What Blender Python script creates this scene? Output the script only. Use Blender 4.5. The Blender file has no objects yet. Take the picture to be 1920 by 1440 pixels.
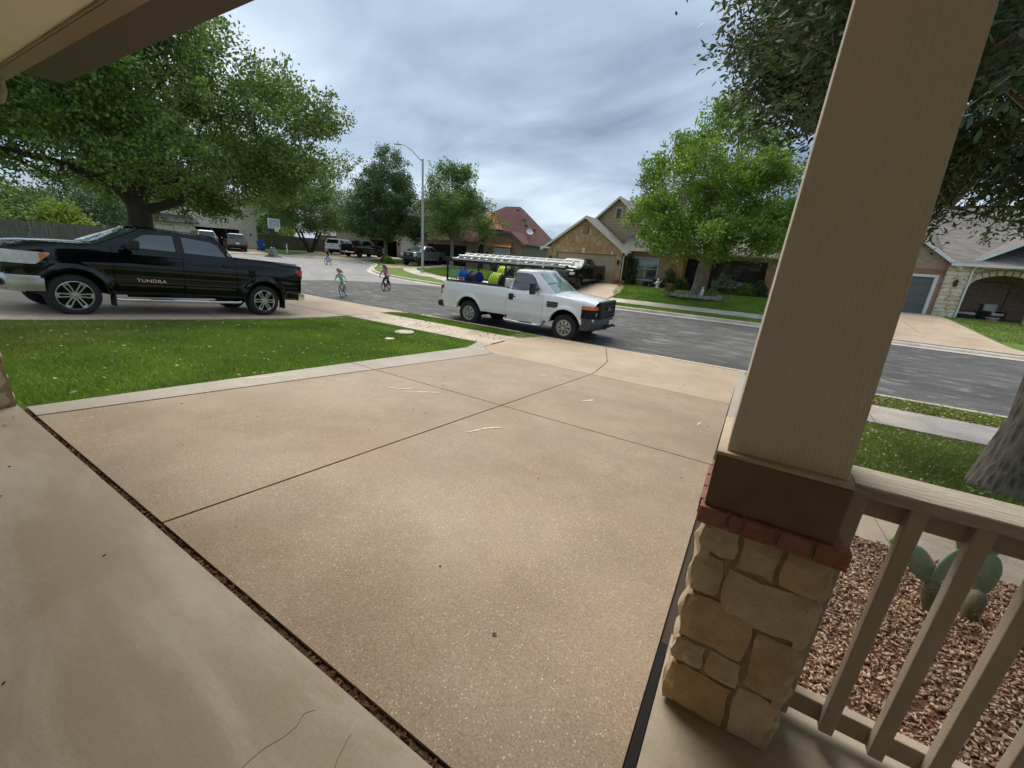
import bpy, bmesh, math, random
import numpy as np
from math import sin, cos, pi, radians, sqrt, atan2
from mathutils import Vector, Matrix, Euler
from mathutils.geometry import delaunay_2d_cdt

random.seed(7); RNG = np.random.default_rng(7)
SC = bpy.context.scene
COL = SC.collection

# ------------------------------------------------------------------ camera
# world axes: x along the house front, y towards the street, z up from the porch slab
FPX, VPX, VPY = 760.0, 788.0, 3118.0
dn = Vector((VPX-960, VPY-720, FPX)).normalized()
fw = (Vector((0, 0, 1)) - dn*dn.z).normalized()
rt = dn.cross(fw)
A30 = radians(30)
def cam_to_world(c):
    X, Y, Z = c.dot(rt), c.dot(fw), -c.dot(dn)
    return Vector((X*cos(A30)-Y*sin(A30), X*sin(A30)+Y*cos(A30), Z))
cr, cu, cb = (cam_to_world(Vector(a)) for a in ((1, 0, 0), (0, -1, 0), (0, 0, -1)))
EYE = Vector((0, 0, 1.55))
cam = bpy.data.objects.new('camera', bpy.data.cameras.new('camera')); COL.objects.link(cam)
M = Matrix((cr, cu, cb)).transposed().to_4x4(); M.translation = EYE
cam.matrix_world = M
cam.data.sensor_width = 36; cam.data.lens = 36*FPX/1920
cam.data.clip_start = .05; cam.data.clip_end = 3000
SC.camera = cam

# ------------------------------------------------------------------ sky, sun, exposure
SUN_EL, SUN_AZ = radians(58), radians(-48)      # high, behind thin cloud, over the street to the left
wd = bpy.data.worlds.new('World'); SC.world = wd; wd.use_nodes = True
nt = wd.node_tree; nt.nodes.clear()
def wn(t, **k):
    n = nt.nodes.new(t)
    for a, b in k.items(): setattr(n, a, b)
    return n
L = nt.links.new
def wmath(op, a, b=None, c=None):
    n = wn('ShaderNodeMath', operation=op)
    for i, x in enumerate((a, b, c)):
        if x is None: continue
        if hasattr(x, 'type'): L(x, n.inputs[i])
        else: n.inputs[i].default_value = x
    return n.outputs[0]
sky = wn('ShaderNodeTexSky', sky_type='NISHITA'); sky.sun_disc = False
sky.sun_elevation = SUN_EL; sky.sun_rotation = SUN_AZ; sky.dust_density = 2
skm = wn('ShaderNodeVectorMath', operation='SCALE'); L(sky.outputs[0], skm.inputs[0]); skm.inputs['Scale'].default_value = .05
tc = wn('ShaderNodeTexCoord'); sp = wn('ShaderNodeSeparateXYZ'); L(tc.outputs['Generated'], sp.inputs[0])
zz = wmath('ADD', wmath('MAXIMUM', sp.outputs[2], 0.0), .16)
px_, py_ = wmath('DIVIDE', sp.outputs[0], zz), wmath('DIVIDE', sp.outputs[1], zz)
cv = wn('ShaderNodeCombineXYZ'); L(px_, cv.inputs[0]); L(py_, cv.inputs[1])
mp = wn('ShaderNodeMapping'); L(cv.outputs[0], mp.inputs[0])
mp.inputs['Rotation'].default_value = (0, 0, radians(24)); mp.inputs['Scale'].default_value = (.75, 1.0, 1); mp.inputs['Location'].default_value = (3.6, 2.3, 0)
n1 = wn('ShaderNodeTexNoise'); L(mp.outputs[0], n1.inputs['Vector'])
n1.inputs['Scale'].default_value = .62; n1.inputs['Detail'].default_value = 5; n1.inputs['Roughness'].default_value = .45; n1.inputs['Distortion'].default_value = .25
n2 = wn('ShaderNodeTexNoise'); L(mp.outputs[0], n2.inputs['Vector'])
n2.inputs['Scale'].default_value = 1.5; n2.inputs['Detail'].default_value = 5; n2.inputs['Roughness'].default_value = .5; n2.inputs['Distortion'].default_value = .5
dens = wmath('ADD', wmath('MULTIPLY', n1.outputs['Fac'], .66), wmath('MULTIPLY', n2.outputs['Fac'], .34))
rp = wn('ShaderNodeValToRGB'); L(dens, rp.inputs[0])
cr_ = rp.color_ramp; cr_.elements[0].position = .33; cr_.elements[1].position = .62
cr_.elements[0].color = (.35, .395, .435, 1); cr_.elements[1].color = (.082, .112, .16, 1)
e = cr_.elements.new(.43); e.color = (.265, .318, .372, 1)
e = cr_.elements.new(.52); e.color = (.172, .218, .278, 1)
mx = wn('ShaderNodeMix', data_type='RGBA'); mx.inputs[0].default_value = .88
L(skm.outputs[0], mx.inputs[6]); L(rp.outputs[0], mx.inputs[7])
bg = wn('ShaderNodeBackground'); L(mx.outputs[2], bg.inputs[0]); bg.inputs[1].default_value = 1.0
L(bg.outputs[0], wn('ShaderNodeOutputWorld').inputs[0])

sl = bpy.data.lights.new('sun', 'SUN'); sl.energy = 1.5; sl.angle = radians(45); sl.color = (1, .93, .82)
so = bpy.data.objects.new('sun', sl); COL.objects.link(so)
sdir = Vector((sin(SUN_AZ)*cos(SUN_EL), cos(SUN_AZ)*cos(SUN_EL), sin(SUN_EL)))
so.rotation_euler = sdir.to_track_quat('Z', 'Y').to_euler()
vs = SC.view_settings; vs.view_transform = 'Standard'; vs.look = 'None'; vs.exposure = 1.42; vs.gamma = 1
SC.cycles.use_denoising = True
SC.cycles.max_bounces = 8; SC.cycles.diffuse_bounces = 4; SC.cycles.transparent_max_bounces = 6
SC.cycles.use_adaptive_sampling = True; SC.cycles.adaptive_threshold = .02

# ------------------------------------------------------------------ materials
def nodes_of(m):
    m.use_nodes = True; t = m.node_tree
    return t, t.nodes['Principled BSDF'], t.links.new
MATS = {}
def mat(name, col, rough=.7, metal=0, var=.0, vscale=3., bump=0., bscale=30., coat=0., spec=.5, col2=None, trans=0, stretch=None, detail=6):
    if name in MATS: return MATS[name]
    m = bpy.data.materials.new(name); t, b, l = nodes_of(m); MATS[name] = m
    b.inputs['Roughness'].default_value = rough; b.inputs['Metallic'].default_value = metal
    b.inputs['Specular IOR Level'].default_value = spec
    if coat: b.inputs['Coat Weight'].default_value = coat; b.inputs['Coat Roughness'].default_value = .03
    if trans: b.inputs['Transmission Weight'].default_value = trans
    c = (*col, 1); b.inputs['Base Color'].default_value = c; m.diffuse_color = c
    if var or bump:
        g = t.nodes.new('ShaderNodeNewGeometry'); src = g.outputs['Position']
        if stretch:
            mpn = t.nodes.new('ShaderNodeMapping'); l(src, mpn.inputs[0]); mpn.inputs['Scale'].default_value = stretch; src = mpn.outputs[0]
    if var:
        n = t.nodes.new('ShaderNodeTexNoise'); l(src, n.inputs['Vector']); n.inputs['Scale'].default_value = vscale; n.inputs['Detail'].default_value = detail
        n.inputs['Roughness'].default_value = .62
        r = t.nodes.new('ShaderNodeValToRGB'); l(n.outputs['Fac'], r.inputs[0])
        r.color_ramp.elements[0].position = .3; r.color_ramp.elements[1].position = .7
        if col2 is None:
            r.color_ramp.elements[0].color = (*[x*(1-var) for x in col], 1); r.color_ramp.elements[1].color = (*[min(1, x*(1+var)) for x in col], 1)
        else:
            r.color_ramp.elements[0].color = c; r.color_ramp.elements[1].color = (*col2, 1)
        l(r.outputs[0], b.inputs['Base Color'])
    if bump:
        n = t.nodes.new('ShaderNodeTexNoise'); l(src, n.inputs['Vector']); n.inputs['Scale'].default_value = bscale; n.inputs['Detail'].default_value = 5
        bp = t.nodes.new('ShaderNodeBump'); bp.inputs['Strength'].default_value = bump; bp.inputs['Distance'].default_value = .02
        l(n.outputs['Fac'], bp.inputs['Height']); l(bp.outputs[0], b.inputs['Normal'])
    return m
class NG:                                        # tiny node-graph helper for the richer materials
    def __init__(s, name, rough=.8):
        s.m = bpy.data.materials.new(name); MATS[name] = s.m; s.t, s.b, s.l = nodes_of(s.m); s.b.inputs['Roughness'].default_value = rough
        s.pos = s.t.nodes.new('ShaderNodeNewGeometry').outputs['Position']
    def n(s, ty, **k):
        n = s.t.nodes.new(ty)
        for a, b in k.items(): setattr(n, a, b)
        return n
    def put(s, sock, v):
        if hasattr(v, 'type') and hasattr(v, 'is_output'): s.l(v, sock)
        else: sock.default_value = v
    def mapping(s, v, scale=(1, 1, 1), rot=(0, 0, 0), loc=(0, 0, 0)):
        n = s.n('ShaderNodeMapping'); s.l(v, n.inputs[0]); n.inputs['Scale'].default_value = scale; n.inputs['Rotation'].default_value = rot; n.inputs['Location'].default_value = loc
        return n.outputs[0]
    def noise(s, scale, detail=6, rough=.6, v=None, dist=0):
        n = s.n('ShaderNodeTexNoise'); s.l(v or s.pos, n.inputs['Vector']); n.inputs['Scale'].default_value = scale; n.inputs['Detail'].default_value = detail
        n.inputs['Roughness'].default_value = rough; n.inputs['Distortion'].default_value = dist
        return n.outputs['Fac']
    def voro(s, scale, feature='F1', v=None, out='Distance', rand=1):
        n = s.n('ShaderNodeTexVoronoi', feature=feature); s.l(v or s.pos, n.inputs['Vector']); n.inputs['Scale'].default_value = scale; n.inputs['Randomness'].default_value = rand
        return n.outputs[out]
    def ramp(s, f, *stops):
        r = s.n('ShaderNodeValToRGB'); s.l(f, r.inputs[0]); e = r.color_ramp.elements
        while len(e) < len(stops): e.new(.5)
        for i, (p, c) in enumerate(stops):
            e[i].position = p; e[i].color = (c, c, c, 1) if isinstance(c, (int, float)) else (*c, 1)
        return r.outputs[0]
    def mix(s, f, a, b, mode='MIX'):
        n = s.n('ShaderNodeMix', data_type='RGBA', blend_type=mode)
        for i, v in ((0, f), (6, a), (7, b)):
            if isinstance(v, tuple): v = (*v, 1)
            s.put(n.inputs[i], v)
        return n.outputs[2]
    def math(s, op, a, b=0.):
        n = s.n('ShaderNodeMath', operation=op); s.put(n.inputs[0], a); s.put(n.inputs[1], b); return n.outputs[0]
    def bump(s, h, strength=.3, dist=.02):
        n = s.n('ShaderNodeBump'); n.inputs['Strength'].default_value = strength; n.inputs['Distance'].default_value = dist; s.l(h, n.inputs['Height']); s.l(n.outputs[0], s.b.inputs['Normal'])
    def color(s, c): s.l(c, s.b.inputs['Base Color'])
    def brick(s, v, scale, w, h, mortar, c1, c2, cm, offset=.5):
        n = s.n('ShaderNodeTexBrick'); s.l(v, n.inputs['Vector']); n.offset = offset
        n.inputs['Scale'].default_value = scale; n.inputs['Brick Width'].default_value = w; n.inputs['Row Height'].default_value = h
        n.inputs['Mortar Size'].default_value = mortar; n.inputs['Color1'].default_value = (*c1, 1); n.inputs['Color2'].default_value = (*c2, 1); n.inputs['Mortar'].default_value = (*cm, 1)
        n.inputs['Mortar Smooth'].default_value = .1; n.inputs['Bias'].default_value = 0
        return n
    def wallvec(s, alongy=False):                 # (horizontal, z) coordinates of an upright wall
        sp = s.n('ShaderNodeSeparateXYZ'); s.l(s.pos, sp.inputs[0]); c = s.n('ShaderNodeCombineXYZ')
        h = s.math('ADD', sp.outputs[0], sp.outputs[1])
        s.l(h, c.inputs[0]); s.l(sp.outputs[2], c.inputs[1]); return c.outputs[0]

def g_concrete(name, base, pale, speck=.0, wet=.0, stain=.5):
    g = NG(name, .75)
    big = g.noise(.55, 4, .6); mid = g.noise(3.2, 6, .65); fine = g.noise(110, 3, .7)
    c = g.mix(g.ramp(big, (.36, 0.), (.64, 1.)), base, pale)
    c = g.mix(g.ramp(g.noise(1.3, 5, .7, g.mapping(g.pos, loc=(7, 3, 0))), (.42, stain), (.56, 0.)), c, tuple(x*.66 for x in base))
    c = g.mix(g.ramp(mid, (.35, .22), (.65, 0.)), c, tuple(x*.6 for x in base))
    c = g.mix(.45, c, g.ramp(fine, (.3, .15), (.7, .9)), 'OVERLAY')
    if speck:
        cell = g.voro(92, out='Distance'); msk = g.ramp(cell, (.22, 1.), (.34, 0.))
        col = g.voro(92, out='Color'); sepc = g.n('ShaderNodeSeparateColor'); g.l(col, sepc.inputs[0])
        keep = g.ramp(sepc.outputs[0], (.50, 0.), (.95, 1.))
        dens = g.ramp(g.noise(.9, 3, .6, g.mapping(g.pos, loc=(2, 9, 0))), (.36, .35), (.62, 1.))
        f = g.math('MULTIPLY', g.math('MULTIPLY', msk, keep), g.math('MULTIPLY', dens, speck))
        c = g.mix(f, c, (.80, .73, .63))
        dk = g.math('MULTIPLY', msk, g.ramp(sepc.outputs[1], (.70, 0.), (.76, .75)))
        c = g.mix(dk, c, (.20, .14, .10))
    g.color(c)
    rr = g.ramp(g.noise(.8, 5, .6), (.35, .5-.3*wet), (.65, .85)); g.l(rr, g.b.inputs['Roughness'])
    g.bump(fine, .25, .004)
    return g.m
M_DRIVE = g_concrete('exposed_aggregate', (.315, .232, .157), (.365, .275, .19), speck=.9, stain=.35)
M_DRIVE2 = g_concrete('exposed_aggregate_pale', (.41, .31, .205), (.47, .365, .255), speck=.75, stain=.25)
M_DRIVE3 = g_concrete('aggregate_far', (.48, .36, .25), (.56, .44, .32), speck=.4, stain=.3)
M_RIBBON = g_concrete('grey_ribbon_concrete', (.36, .32, .27), (.44, .39, .32), stain=.25)
M_WALK = g_concrete('walk_concrete', (.50, .40, .29), (.58, .48, .37), stain=.55, wet=.6)
M_WALKB = g_concrete('walk_concrete_damp', (.40, .37, .34), (.48, .40, .32), stain=.6, wet=1)
M_CURB = g_concrete('curb_concrete', (.52, .45, .36), (.62, .56, .47), stain=.5)
def porch_mat():
    g = NG('porch_concrete', .6)
    v = g.mapping(g.pos, (.35, 1.9, 1), (0, 0, radians(-18)))
    c = g.mix(g.ramp(g.noise(.9, 6, .6, v, .6), (.38, 0.), (.62, 1.)), (.345, .285, .21), (.50, .445, .36))
    c = g.mix(g.ramp(g.noise(1.6, 6, .65, g.mapping(g.pos, (.5, 1.4, 1), loc=(4, 1, 0)), .8), (.42, .75), (.58, 0.)), c, (.325, .27, .185))
    c = g.mix(g.ramp(g.noise(1.1, 4, .6, g.mapping(g.pos, (1, 1, 1), loc=(9, 5, 0))), (.55, 0.), (.68, .6)), c, (.40, .30, .225))
    c = g.mix(g.ramp(g.noise(.75, 5, .6, g.mapping(g.pos, (.6, 1.2, 1), (0, 0, .5), (1.3, 6.2, 0)), .4), (.56, 0.), (.70, .7)), c, (.58, .54, .46))
    f = g.noise(75, 4, .7); c = g.mix(.16, c, g.ramp(f, (.3, .3), (.7, .8)), 'OVERLAY'); g.color(c)
    g.l(g.ramp(g.noise(1.4, 5), (.35, .42), (.65, .75)), g.b.inputs['Roughness']); g.bump(f, .12, .003)
    return g.m
M_PORCH = porch_mat()
def asphalt(name, c0, c1, streak, sc):
    g = NG(name, .85)
    v = g.mapping(g.pos, (.8, 1.15, 1), (0, 0, radians(4)))
    c = g.mix(g.ramp(g.noise(.8, 7, .7, v, .5), (.38, 0.), (.66, 1.)), c0, c1)
    c = g.mix(g.ramp(g.noise(2.3, 6, .7, g.mapping(g.pos, (.55, 1.2, 1), (0, 0, radians(-3)), (3, 4, 0)), .7), (.52, 0.), (.66, streak)), c, sc)
    f = g.noise(60, 3, .8); c = g.mix(.7, c, g.ramp(f, (.3, .18), (.7, .85)), 'OVERLAY')
    sp = g.ramp(g.voro(40), (.10, .7), (.16, 0.)); c = g.mix(g.math('MULTIPLY', sp, g.ramp(g.noise(1.2, 3), (.45, 0.), (.6, .6))), c, (.5, .46, .41))
    g.color(c); g.bump(f, .4, .006); return g.m
M_ASPH = asphalt('asphalt_dark', (.046, .045, .044), (.088, .086, .083), .8, (.215, .205, .195))
M_ASPHOLD = asphalt('asphalt_worn', (.20, .195, .19), (.29, .28, .27), .6, (.37, .36, .345))
def grass_ground(name, a, b, dry, amt):
    g = NG(name, .95)
    c = g.mix(g.ramp(g.noise(1.6, 6, .65), (.35, 0.), (.65, 1.)), a, b)
    c = g.mix(g.ramp(g.noise(.55, 5, .6, g.mapping(g.pos, loc=(5, 2, 0))), (.52, 0.), (.66, amt)), c, dry)
    f = g.noise(45, 4, .8); c = g.mix(.6, c, g.ramp(f, (.3, .2), (.7, .8)), 'OVERLAY'); g.color(c); g.bump(f, .8, .03); return g.m
M_LAWN = grass_ground('lawn_ground', (.085, .155, .02), (.125, .215, .03), (.20, .17, .07), .4)

def simple(name, col, rough=.6, **k): return mat(name, col, rough, **k)
M_BLACKP = mat('black_car_paint', (.002, .0025, .004), .06, spec=.45)
M_BLACKP2 = mat('black_car_paint_flat', (.004, .0045, .006), .10, spec=.5)
M_WHITEP = mat('white_car_paint', (.86, .87, .88), .22, coat=.8, var=.035, vscale=1.3)
M_GREYP = mat('grey_car_paint', (.27, .30, .32), .25, metal=.35, coat=.9)
M_GREENP = mat('grey_green_car_paint', (.13, .16, .15), .3, metal=.4, coat=.8)
M_PEARL = mat('pearl_white_car_paint', (.74, .76, .78), .2, coat=1)
M_TRIM = mat('black_plastic', (.016, .017, .018), .55, bump=.1, bscale=200)
M_RUBBER = mat('tyre_rubber', (.020, .020, .021), .78, var=.25, vscale=9)
M_CHROME = mat('chrome', (.70, .70, .70), .14, metal=1)
M_ALLOY = mat('alloy_wheel', (.56, .54, .52), .28, metal=.9)
M_STEEL = mat('painted_steel_wheel', (.55, .53, .49), .4, metal=.6, var=.2, vscale=14)
M_ALU = mat('ladder_aluminium', (.80, .81, .82), .4, metal=.5, var=.1, vscale=8)
M_GLASS = mat('tinted_glass', (.012, .017, .018), .03, spec=.9, coat=.6)
M_GLASSL = mat('windscreen_glass', (.10, .15, .15), .03, spec=1, coat=1)
M_WINDOW = mat('house_window_glass', (.06, .085, .095), .04, spec=1, coat=.6)
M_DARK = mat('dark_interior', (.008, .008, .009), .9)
M_REDL = mat('red_lens', (.55, .015, .02), .15, coat=1)
M_AMBER = mat('amber_lens', (.70, .20, .03), .18, coat=1)
M_LENS = mat('clear_lens', (.62, .62, .58), .12, coat=1, spec=.8, var=.2, vscale=25)
M_PLATE = mat('licence_plate', (.75, .75, .73), .5)

# ------------------------------------------------------------------ mesh builder
def link(name, me, m, parent=None, loc=None, rot=None):
    o = bpy.data.objects.new(name, me); COL.objects.link(o)
    if m is not None and me is not None and not me.materials: me.materials.append(m)
    if parent is not None: o.parent = parent
    if loc is not None: o.location = loc
    if rot is not None: o.rotation_euler = rot
    return o
def tag(o, label=None, cat=None, group=None, kind=None):
    for k, v in (('label', label), ('category', cat), ('group', group), ('kind', kind)):
        if v: o[k] = v
    return o
def empty(name, loc=(0, 0, 0), rot=(0, 0, 0), label=None, cat=None, group=None):
    o = bpy.data.objects.new(name, None); COL.objects.link(o); o.location = loc; o.rotation_euler = rot; o.empty_display_size = .1
    return tag(o, label, cat, group)
def copy_tree(o, parent=None):
    c = o.copy(); COL.objects.link(c); c.parent = parent
    for ch in list(o.children): copy_tree(ch, c)
    return c
class MB:
    def __init__(s): s.v = []; s.f = []
    def add(s, vs, fs):
        b = len(s.v); s.v.extend(tuple(map(float, p)) for p in vs); s.f.extend(tuple(i+b for i in f) for f in fs); return s
    def box(s, c, d, rz=0, R=None):
        x, y, z = (q/2 for q in d)
        R = R or Matrix.Rotation(rz, 3, 'Z'); c = Vector(c)
        return s.add([c + R @ Vector((a*x, b*y, e*z)) for a, b, e in ((-1,-1,-1),(1,-1,-1),(1,1,-1),(-1,1,-1),(-1,-1,1),(1,-1,1),(1,1,1),(-1,1,1))],
                     [(0,3,2,1),(4,5,6,7),(0,1,5,4),(1,2,6,5),(2,3,7,6),(3,0,4,7)])
    def box2(s, a, b): return s.box([(p+q)/2 for p, q in zip(a, b)], [abs(q-p) for p, q in zip(a, b)])
    def bar(s, a, b, w, h, up=(0, 0, 1)):
        a, b = Vector(a), Vector(b); d = b-a; x = d.normalized(); u = Vector(up); y = u.cross(x)
        if y.length < 1e-4: y = Vector((0, 1, 0)).cross(x)
        y.normalize(); z = x.cross(y)
        return s.box((a+b)/2, (d.length, w, h), R=Matrix((x, y, z)).transposed())
    def tube(s, pts, r, n=8, cap=True):
        pts = [Vector(p) for p in pts]; rs = r if isinstance(r, (list, tuple)) else [r]*len(pts); b = len(s.v); pu = None
        for i, p in enumerate(pts):
            t = (pts[min(i+1, len(pts)-1)] - pts[max(i-1, 0)]).normalized()
            if pu is None: pu = t.orthogonal().normalized()
            pu = (pu - t*pu.dot(t)); pu = pu.normalized() if pu.length > 1e-5 else t.orthogonal().normalized()
            w = t.cross(pu)
            for k in range(n):
                a = 2*pi*k/n; q = p + (pu*cos(a) + w*sin(a))*rs[i]; s.v.append((q.x, q.y, q.z))
        for i in range(len(pts)-1):
            for k in range(n): s.f.append((b+i*n+k, b+i*n+(k+1) % n, b+(i+1)*n+(k+1) % n, b+(i+1)*n+k))
        if cap: s.f.append(tuple(b+k for k in reversed(range(n)))); s.f.append(tuple(b+(len(pts)-1)*n+k for k in range(n)))
        return s
    def prism(s, poly, ax, a0, a1):                # polygon in the two other axes, extruded along ax
        o = {'x': lambda p, a: (a, p[0], p[1]), 'y': lambda p, a: (p[0], a, p[1]), 'z': lambda p, a: (p[0], p[1], a)}[ax]; n = len(poly)
        return s.add([o(p, a0) for p in poly] + [o(p, a1) for p in poly],
                     [tuple(reversed(range(n))), tuple(range(n, 2*n))] + [(i, (i+1) % n, n+(i+1) % n, n+i) for i in range(n)])
    def lathe(s, prof, n=24, ax='y', c=(0, 0, 0)):
        b = len(s.v)
        for r, h in prof:
            for k in range(n):
                a = 2*pi*k/n
                p = {'y': (r*cos(a), h, r*sin(a)), 'z': (r*cos(a), r*sin(a), h), 'x': (h, r*cos(a), r*sin(a))}[ax]
                s.v.append((p[0]+c[0], p[1]+c[1], p[2]+c[2]))
        for i in range(len(prof)-1):
            for k in range(n): s.f.append((b+i*n+k, b+i*n+(k+1) % n, b+(i+1)*n+(k+1) % n, b+(i+1)*n+k))
        return s
    def ball(s, c, r, n=10, m=7, R=None):
        c = Vector(c); r = (r, r, r) if isinstance(r, (int, float)) else r; b = len(s.v); R = R or Matrix.Identity(3)
        for i in range(m+1):
            t = pi*i/m
            for k in range(n):
                a = 2*pi*k/n; q = c + R @ Vector((r[0]*sin(t)*cos(a), r[1]*sin(t)*sin(a), r[2]*cos(t))); s.v.append((q.x, q.y, q.z))
        for i in range(m):
            for k in range(n): s.f.append((b+i*n+k, b+(i+1)*n+k, b+(i+1)*n+(k+1) % n, b+i*n+(k+1) % n))
        return s
    def mesh(s, name, smooth=False, fix=True):
        me = bpy.data.meshes.new(name); me.from_pydata(s.v, [], s.f)
        if fix and s.f:
            bm = bmesh.new(); bm.from_mesh(me); bmesh.ops.remove_doubles(bm, verts=bm.verts, dist=1e-5); bmesh.ops.recalc_face_normals(bm, faces=bm.faces); bm.to_mesh(me); bm.free()
        if smooth:
            me.polygons.foreach_set('use_smooth', [True]*len(me.polygons))
            if smooth is not True: me.set_sharp_from_angle(angle=radians(smooth))
        me.update(); return me
    def build(s, name, m, parent=None, smooth=False, loc=None, rot=None, bevel=0):
        o = link(name, s.mesh(name, smooth), m, parent, loc, rot)
        if bevel:
            md = o.modifiers.new('bevel', 'BEVEL'); md.width = bevel; md.segments = 2; md.limit_method = 'ANGLE'; md.angle_limit = radians(40)
        return o
def P(name, m, parent, fn, *a, smooth=False, bevel=0, **k):
    b = MB(); getattr(b, fn)(*a, **k); return b.build(name, m, parent, smooth, bevel=bevel)
def mesh_np(name, V, F, smooth=False):             # fast path: F is an (n,k) array
    me = bpy.data.meshes.new(name); n, k = F.shape
    me.vertices.add(len(V)); me.vertices.foreach_set('co', np.ascontiguousarray(V, np.float32).ravel())
    me.loops.add(n*k); me.loops.foreach_set('vertex_index', np.ascontiguousarray(F, np.int32).ravel())
    me.polygons.add(n); me.polygons.foreach_set('loop_start', np.arange(0, n*k, k, dtype=np.int32))
    if smooth: me.polygons.foreach_set('use_smooth', np.ones(n, bool))
    me.update(calc_edges=True); return me
def smooth01(t): t = min(1, max(0, t)); return t*t*(3-2*t)
def lerp(a, b, t): return a+(b-a)*t
def interp(x, pts):
    for (x0, y0), (x1, y1) in zip(pts, pts[1:]):
        if (x0 <= x <= x1) or (x1 <= x <= x0): return y0 if x1 == x0 else y0+(y1-y0)*(x-x0)/(x1-x0)
    return pts[0][1] if abs(x-pts[0][0]) < abs(x-pts[-1][0]) else pts[-1][1]
# ------------------------------------------------------------------ terrain: street, curbs, lawns, drives, walks
def arc(c, r, a0, a1, n): return [(c[0]+r*cos(radians(lerp(a0, a1, i/(n-1)))), c[1]+r*sin(radians(lerp(a0, a1, i/(n-1))))) for i in range(n)]
def catmull(P_, n=6):
    out = []
    for i in range(len(P_)-1):
        p0, p1, p2, p3 = P_[max(i-1, 0)], P_[i], P_[i+1], P_[min(i+2, len(P_)-1)]
        for k in range(n):
            t = k/n
            out.append(tuple(.5*((2*p1[j])+(-p0[j]+p2[j])*t+(2*p0[j]-5*p1[j]+4*p2[j]-p3[j])*t*t+(-p0[j]+3*p1[j]-3*p2[j]+p3[j])*t**3) for j in (0, 1)))
    return out+[P_[-1]]
NEAR, FAR = 10.72, 21.85
bulb = catmull([(-36, NEAR), (-40.5, 11.6), (-44.2, 14.5), (-46, 19), (-45.6, 24), (-43, 28), (-39, 30.3), (-35, 30), (-31.8, 27.6), (-29.2, 25), (-26.6, 23.1), (-23.5, 22.15), (-19, FAR)], 6)
curb_line = [(120, NEAR), (60, NEAR), (30, NEAR)] + [(x, NEAR) for x in np.arange(14, -36, -2)] + bulb + [(x, FAR) for x in np.arange(-17, 15, 2)] + [(30, FAR), (60, FAR), (120, FAR)]
CL = np.array(curb_line)
def sdist(pts):                                    # distance outside the street (negative inside)
    pts = np.asarray(pts, float).reshape(-1, 2); A, B = CL, np.roll(CL, -1, 0); best = np.full(len(pts), 1e9); ins = np.zeros(len(pts), bool)
    for a, b in zip(A, B):
        d = b-a; L2 = d@d
        t = np.clip(((pts-a)@d)/max(L2, 1e-9), 0, 1); q = a+t[:, None]*d
        if not (a[0] > 100 and b[0] > 100): best = np.minimum(best, np.hypot(*(pts-q).T))
        c = ((a[1] > pts[:, 1]) != (b[1] > pts[:, 1]))
        with np.errstate(divide='ignore', invalid='ignore'): c &= pts[:, 0] < (b[0]-a[0])*(pts[:, 1]-a[1])/(b[1]-a[1])+a[0]
        ins ^= c
    return np.where(ins, -best, best)
def zs_np(u): t = np.clip((-np.asarray(u, float)-14)/27, 0, 1); return -.78+.56*t*t*(3-2*t)
def Z_np(pts):
    pts = np.asarray(pts, float).reshape(-1, 2); d = sdist(pts); u, v = pts.T; zs = zs_np(u)
    ct = zs+.13; near = (v < 16) & (u > -40)
    fl = np.where(near, 2.72, 1.9); Ln = np.where(near, 10.06, 7.6)
    hl = np.where(near, 0., .12*np.clip((-u-30)/14, 0, 1)+.02)
    t = np.clip((d-fl)/(Ln-fl), 0, 1)
    z = ct+(hl-ct)*t
    z = np.where(near & (u < -9), z-.045*np.clip((-u-9)/2, 0, 1)*np.clip(t*4, 0, 1)*np.clip((1-t)*8, 0, 1), z)
    crown = .07*(1-np.clip(np.abs(v-16.2)/5.5, 0, 1)**2)
    return np.where(d < 0, zs+np.where(u > -18, crown, crown*np.clip((u+26)/8, 0, 1)), z)
def Z(u, v): return float(Z_np([(u, v)])[0])
def inside(pts, poly):
    pts = np.asarray(pts, float); ins = np.zeros(len(pts), bool); n = len(poly)
    for i in range(n):
        a, b = poly[i], poly[(i+1) % n]; c = ((a[1] > pts[:, 1]) != (b[1] > pts[:, 1]))
        if a[1] != b[1]: c &= pts[:, 0] < (b[0]-a[0])*(pts[:, 1]-a[1])/(b[1]-a[1])+a[0]; ins ^= c
    return ins
def densify(poly, step, closed=True):
    out = []; n = len(poly)
    for i in range(n if closed else n-1):
        a, b = np.array(poly[i], float), np.array(poly[(i+1) % n], float); k = max(1, int(np.hypot(*(b-a))/step))
        out += [tuple(a+(b-a)*j/k) for j in range(k)]
    return out if closed else out+[tuple(poly[-1])]
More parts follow.
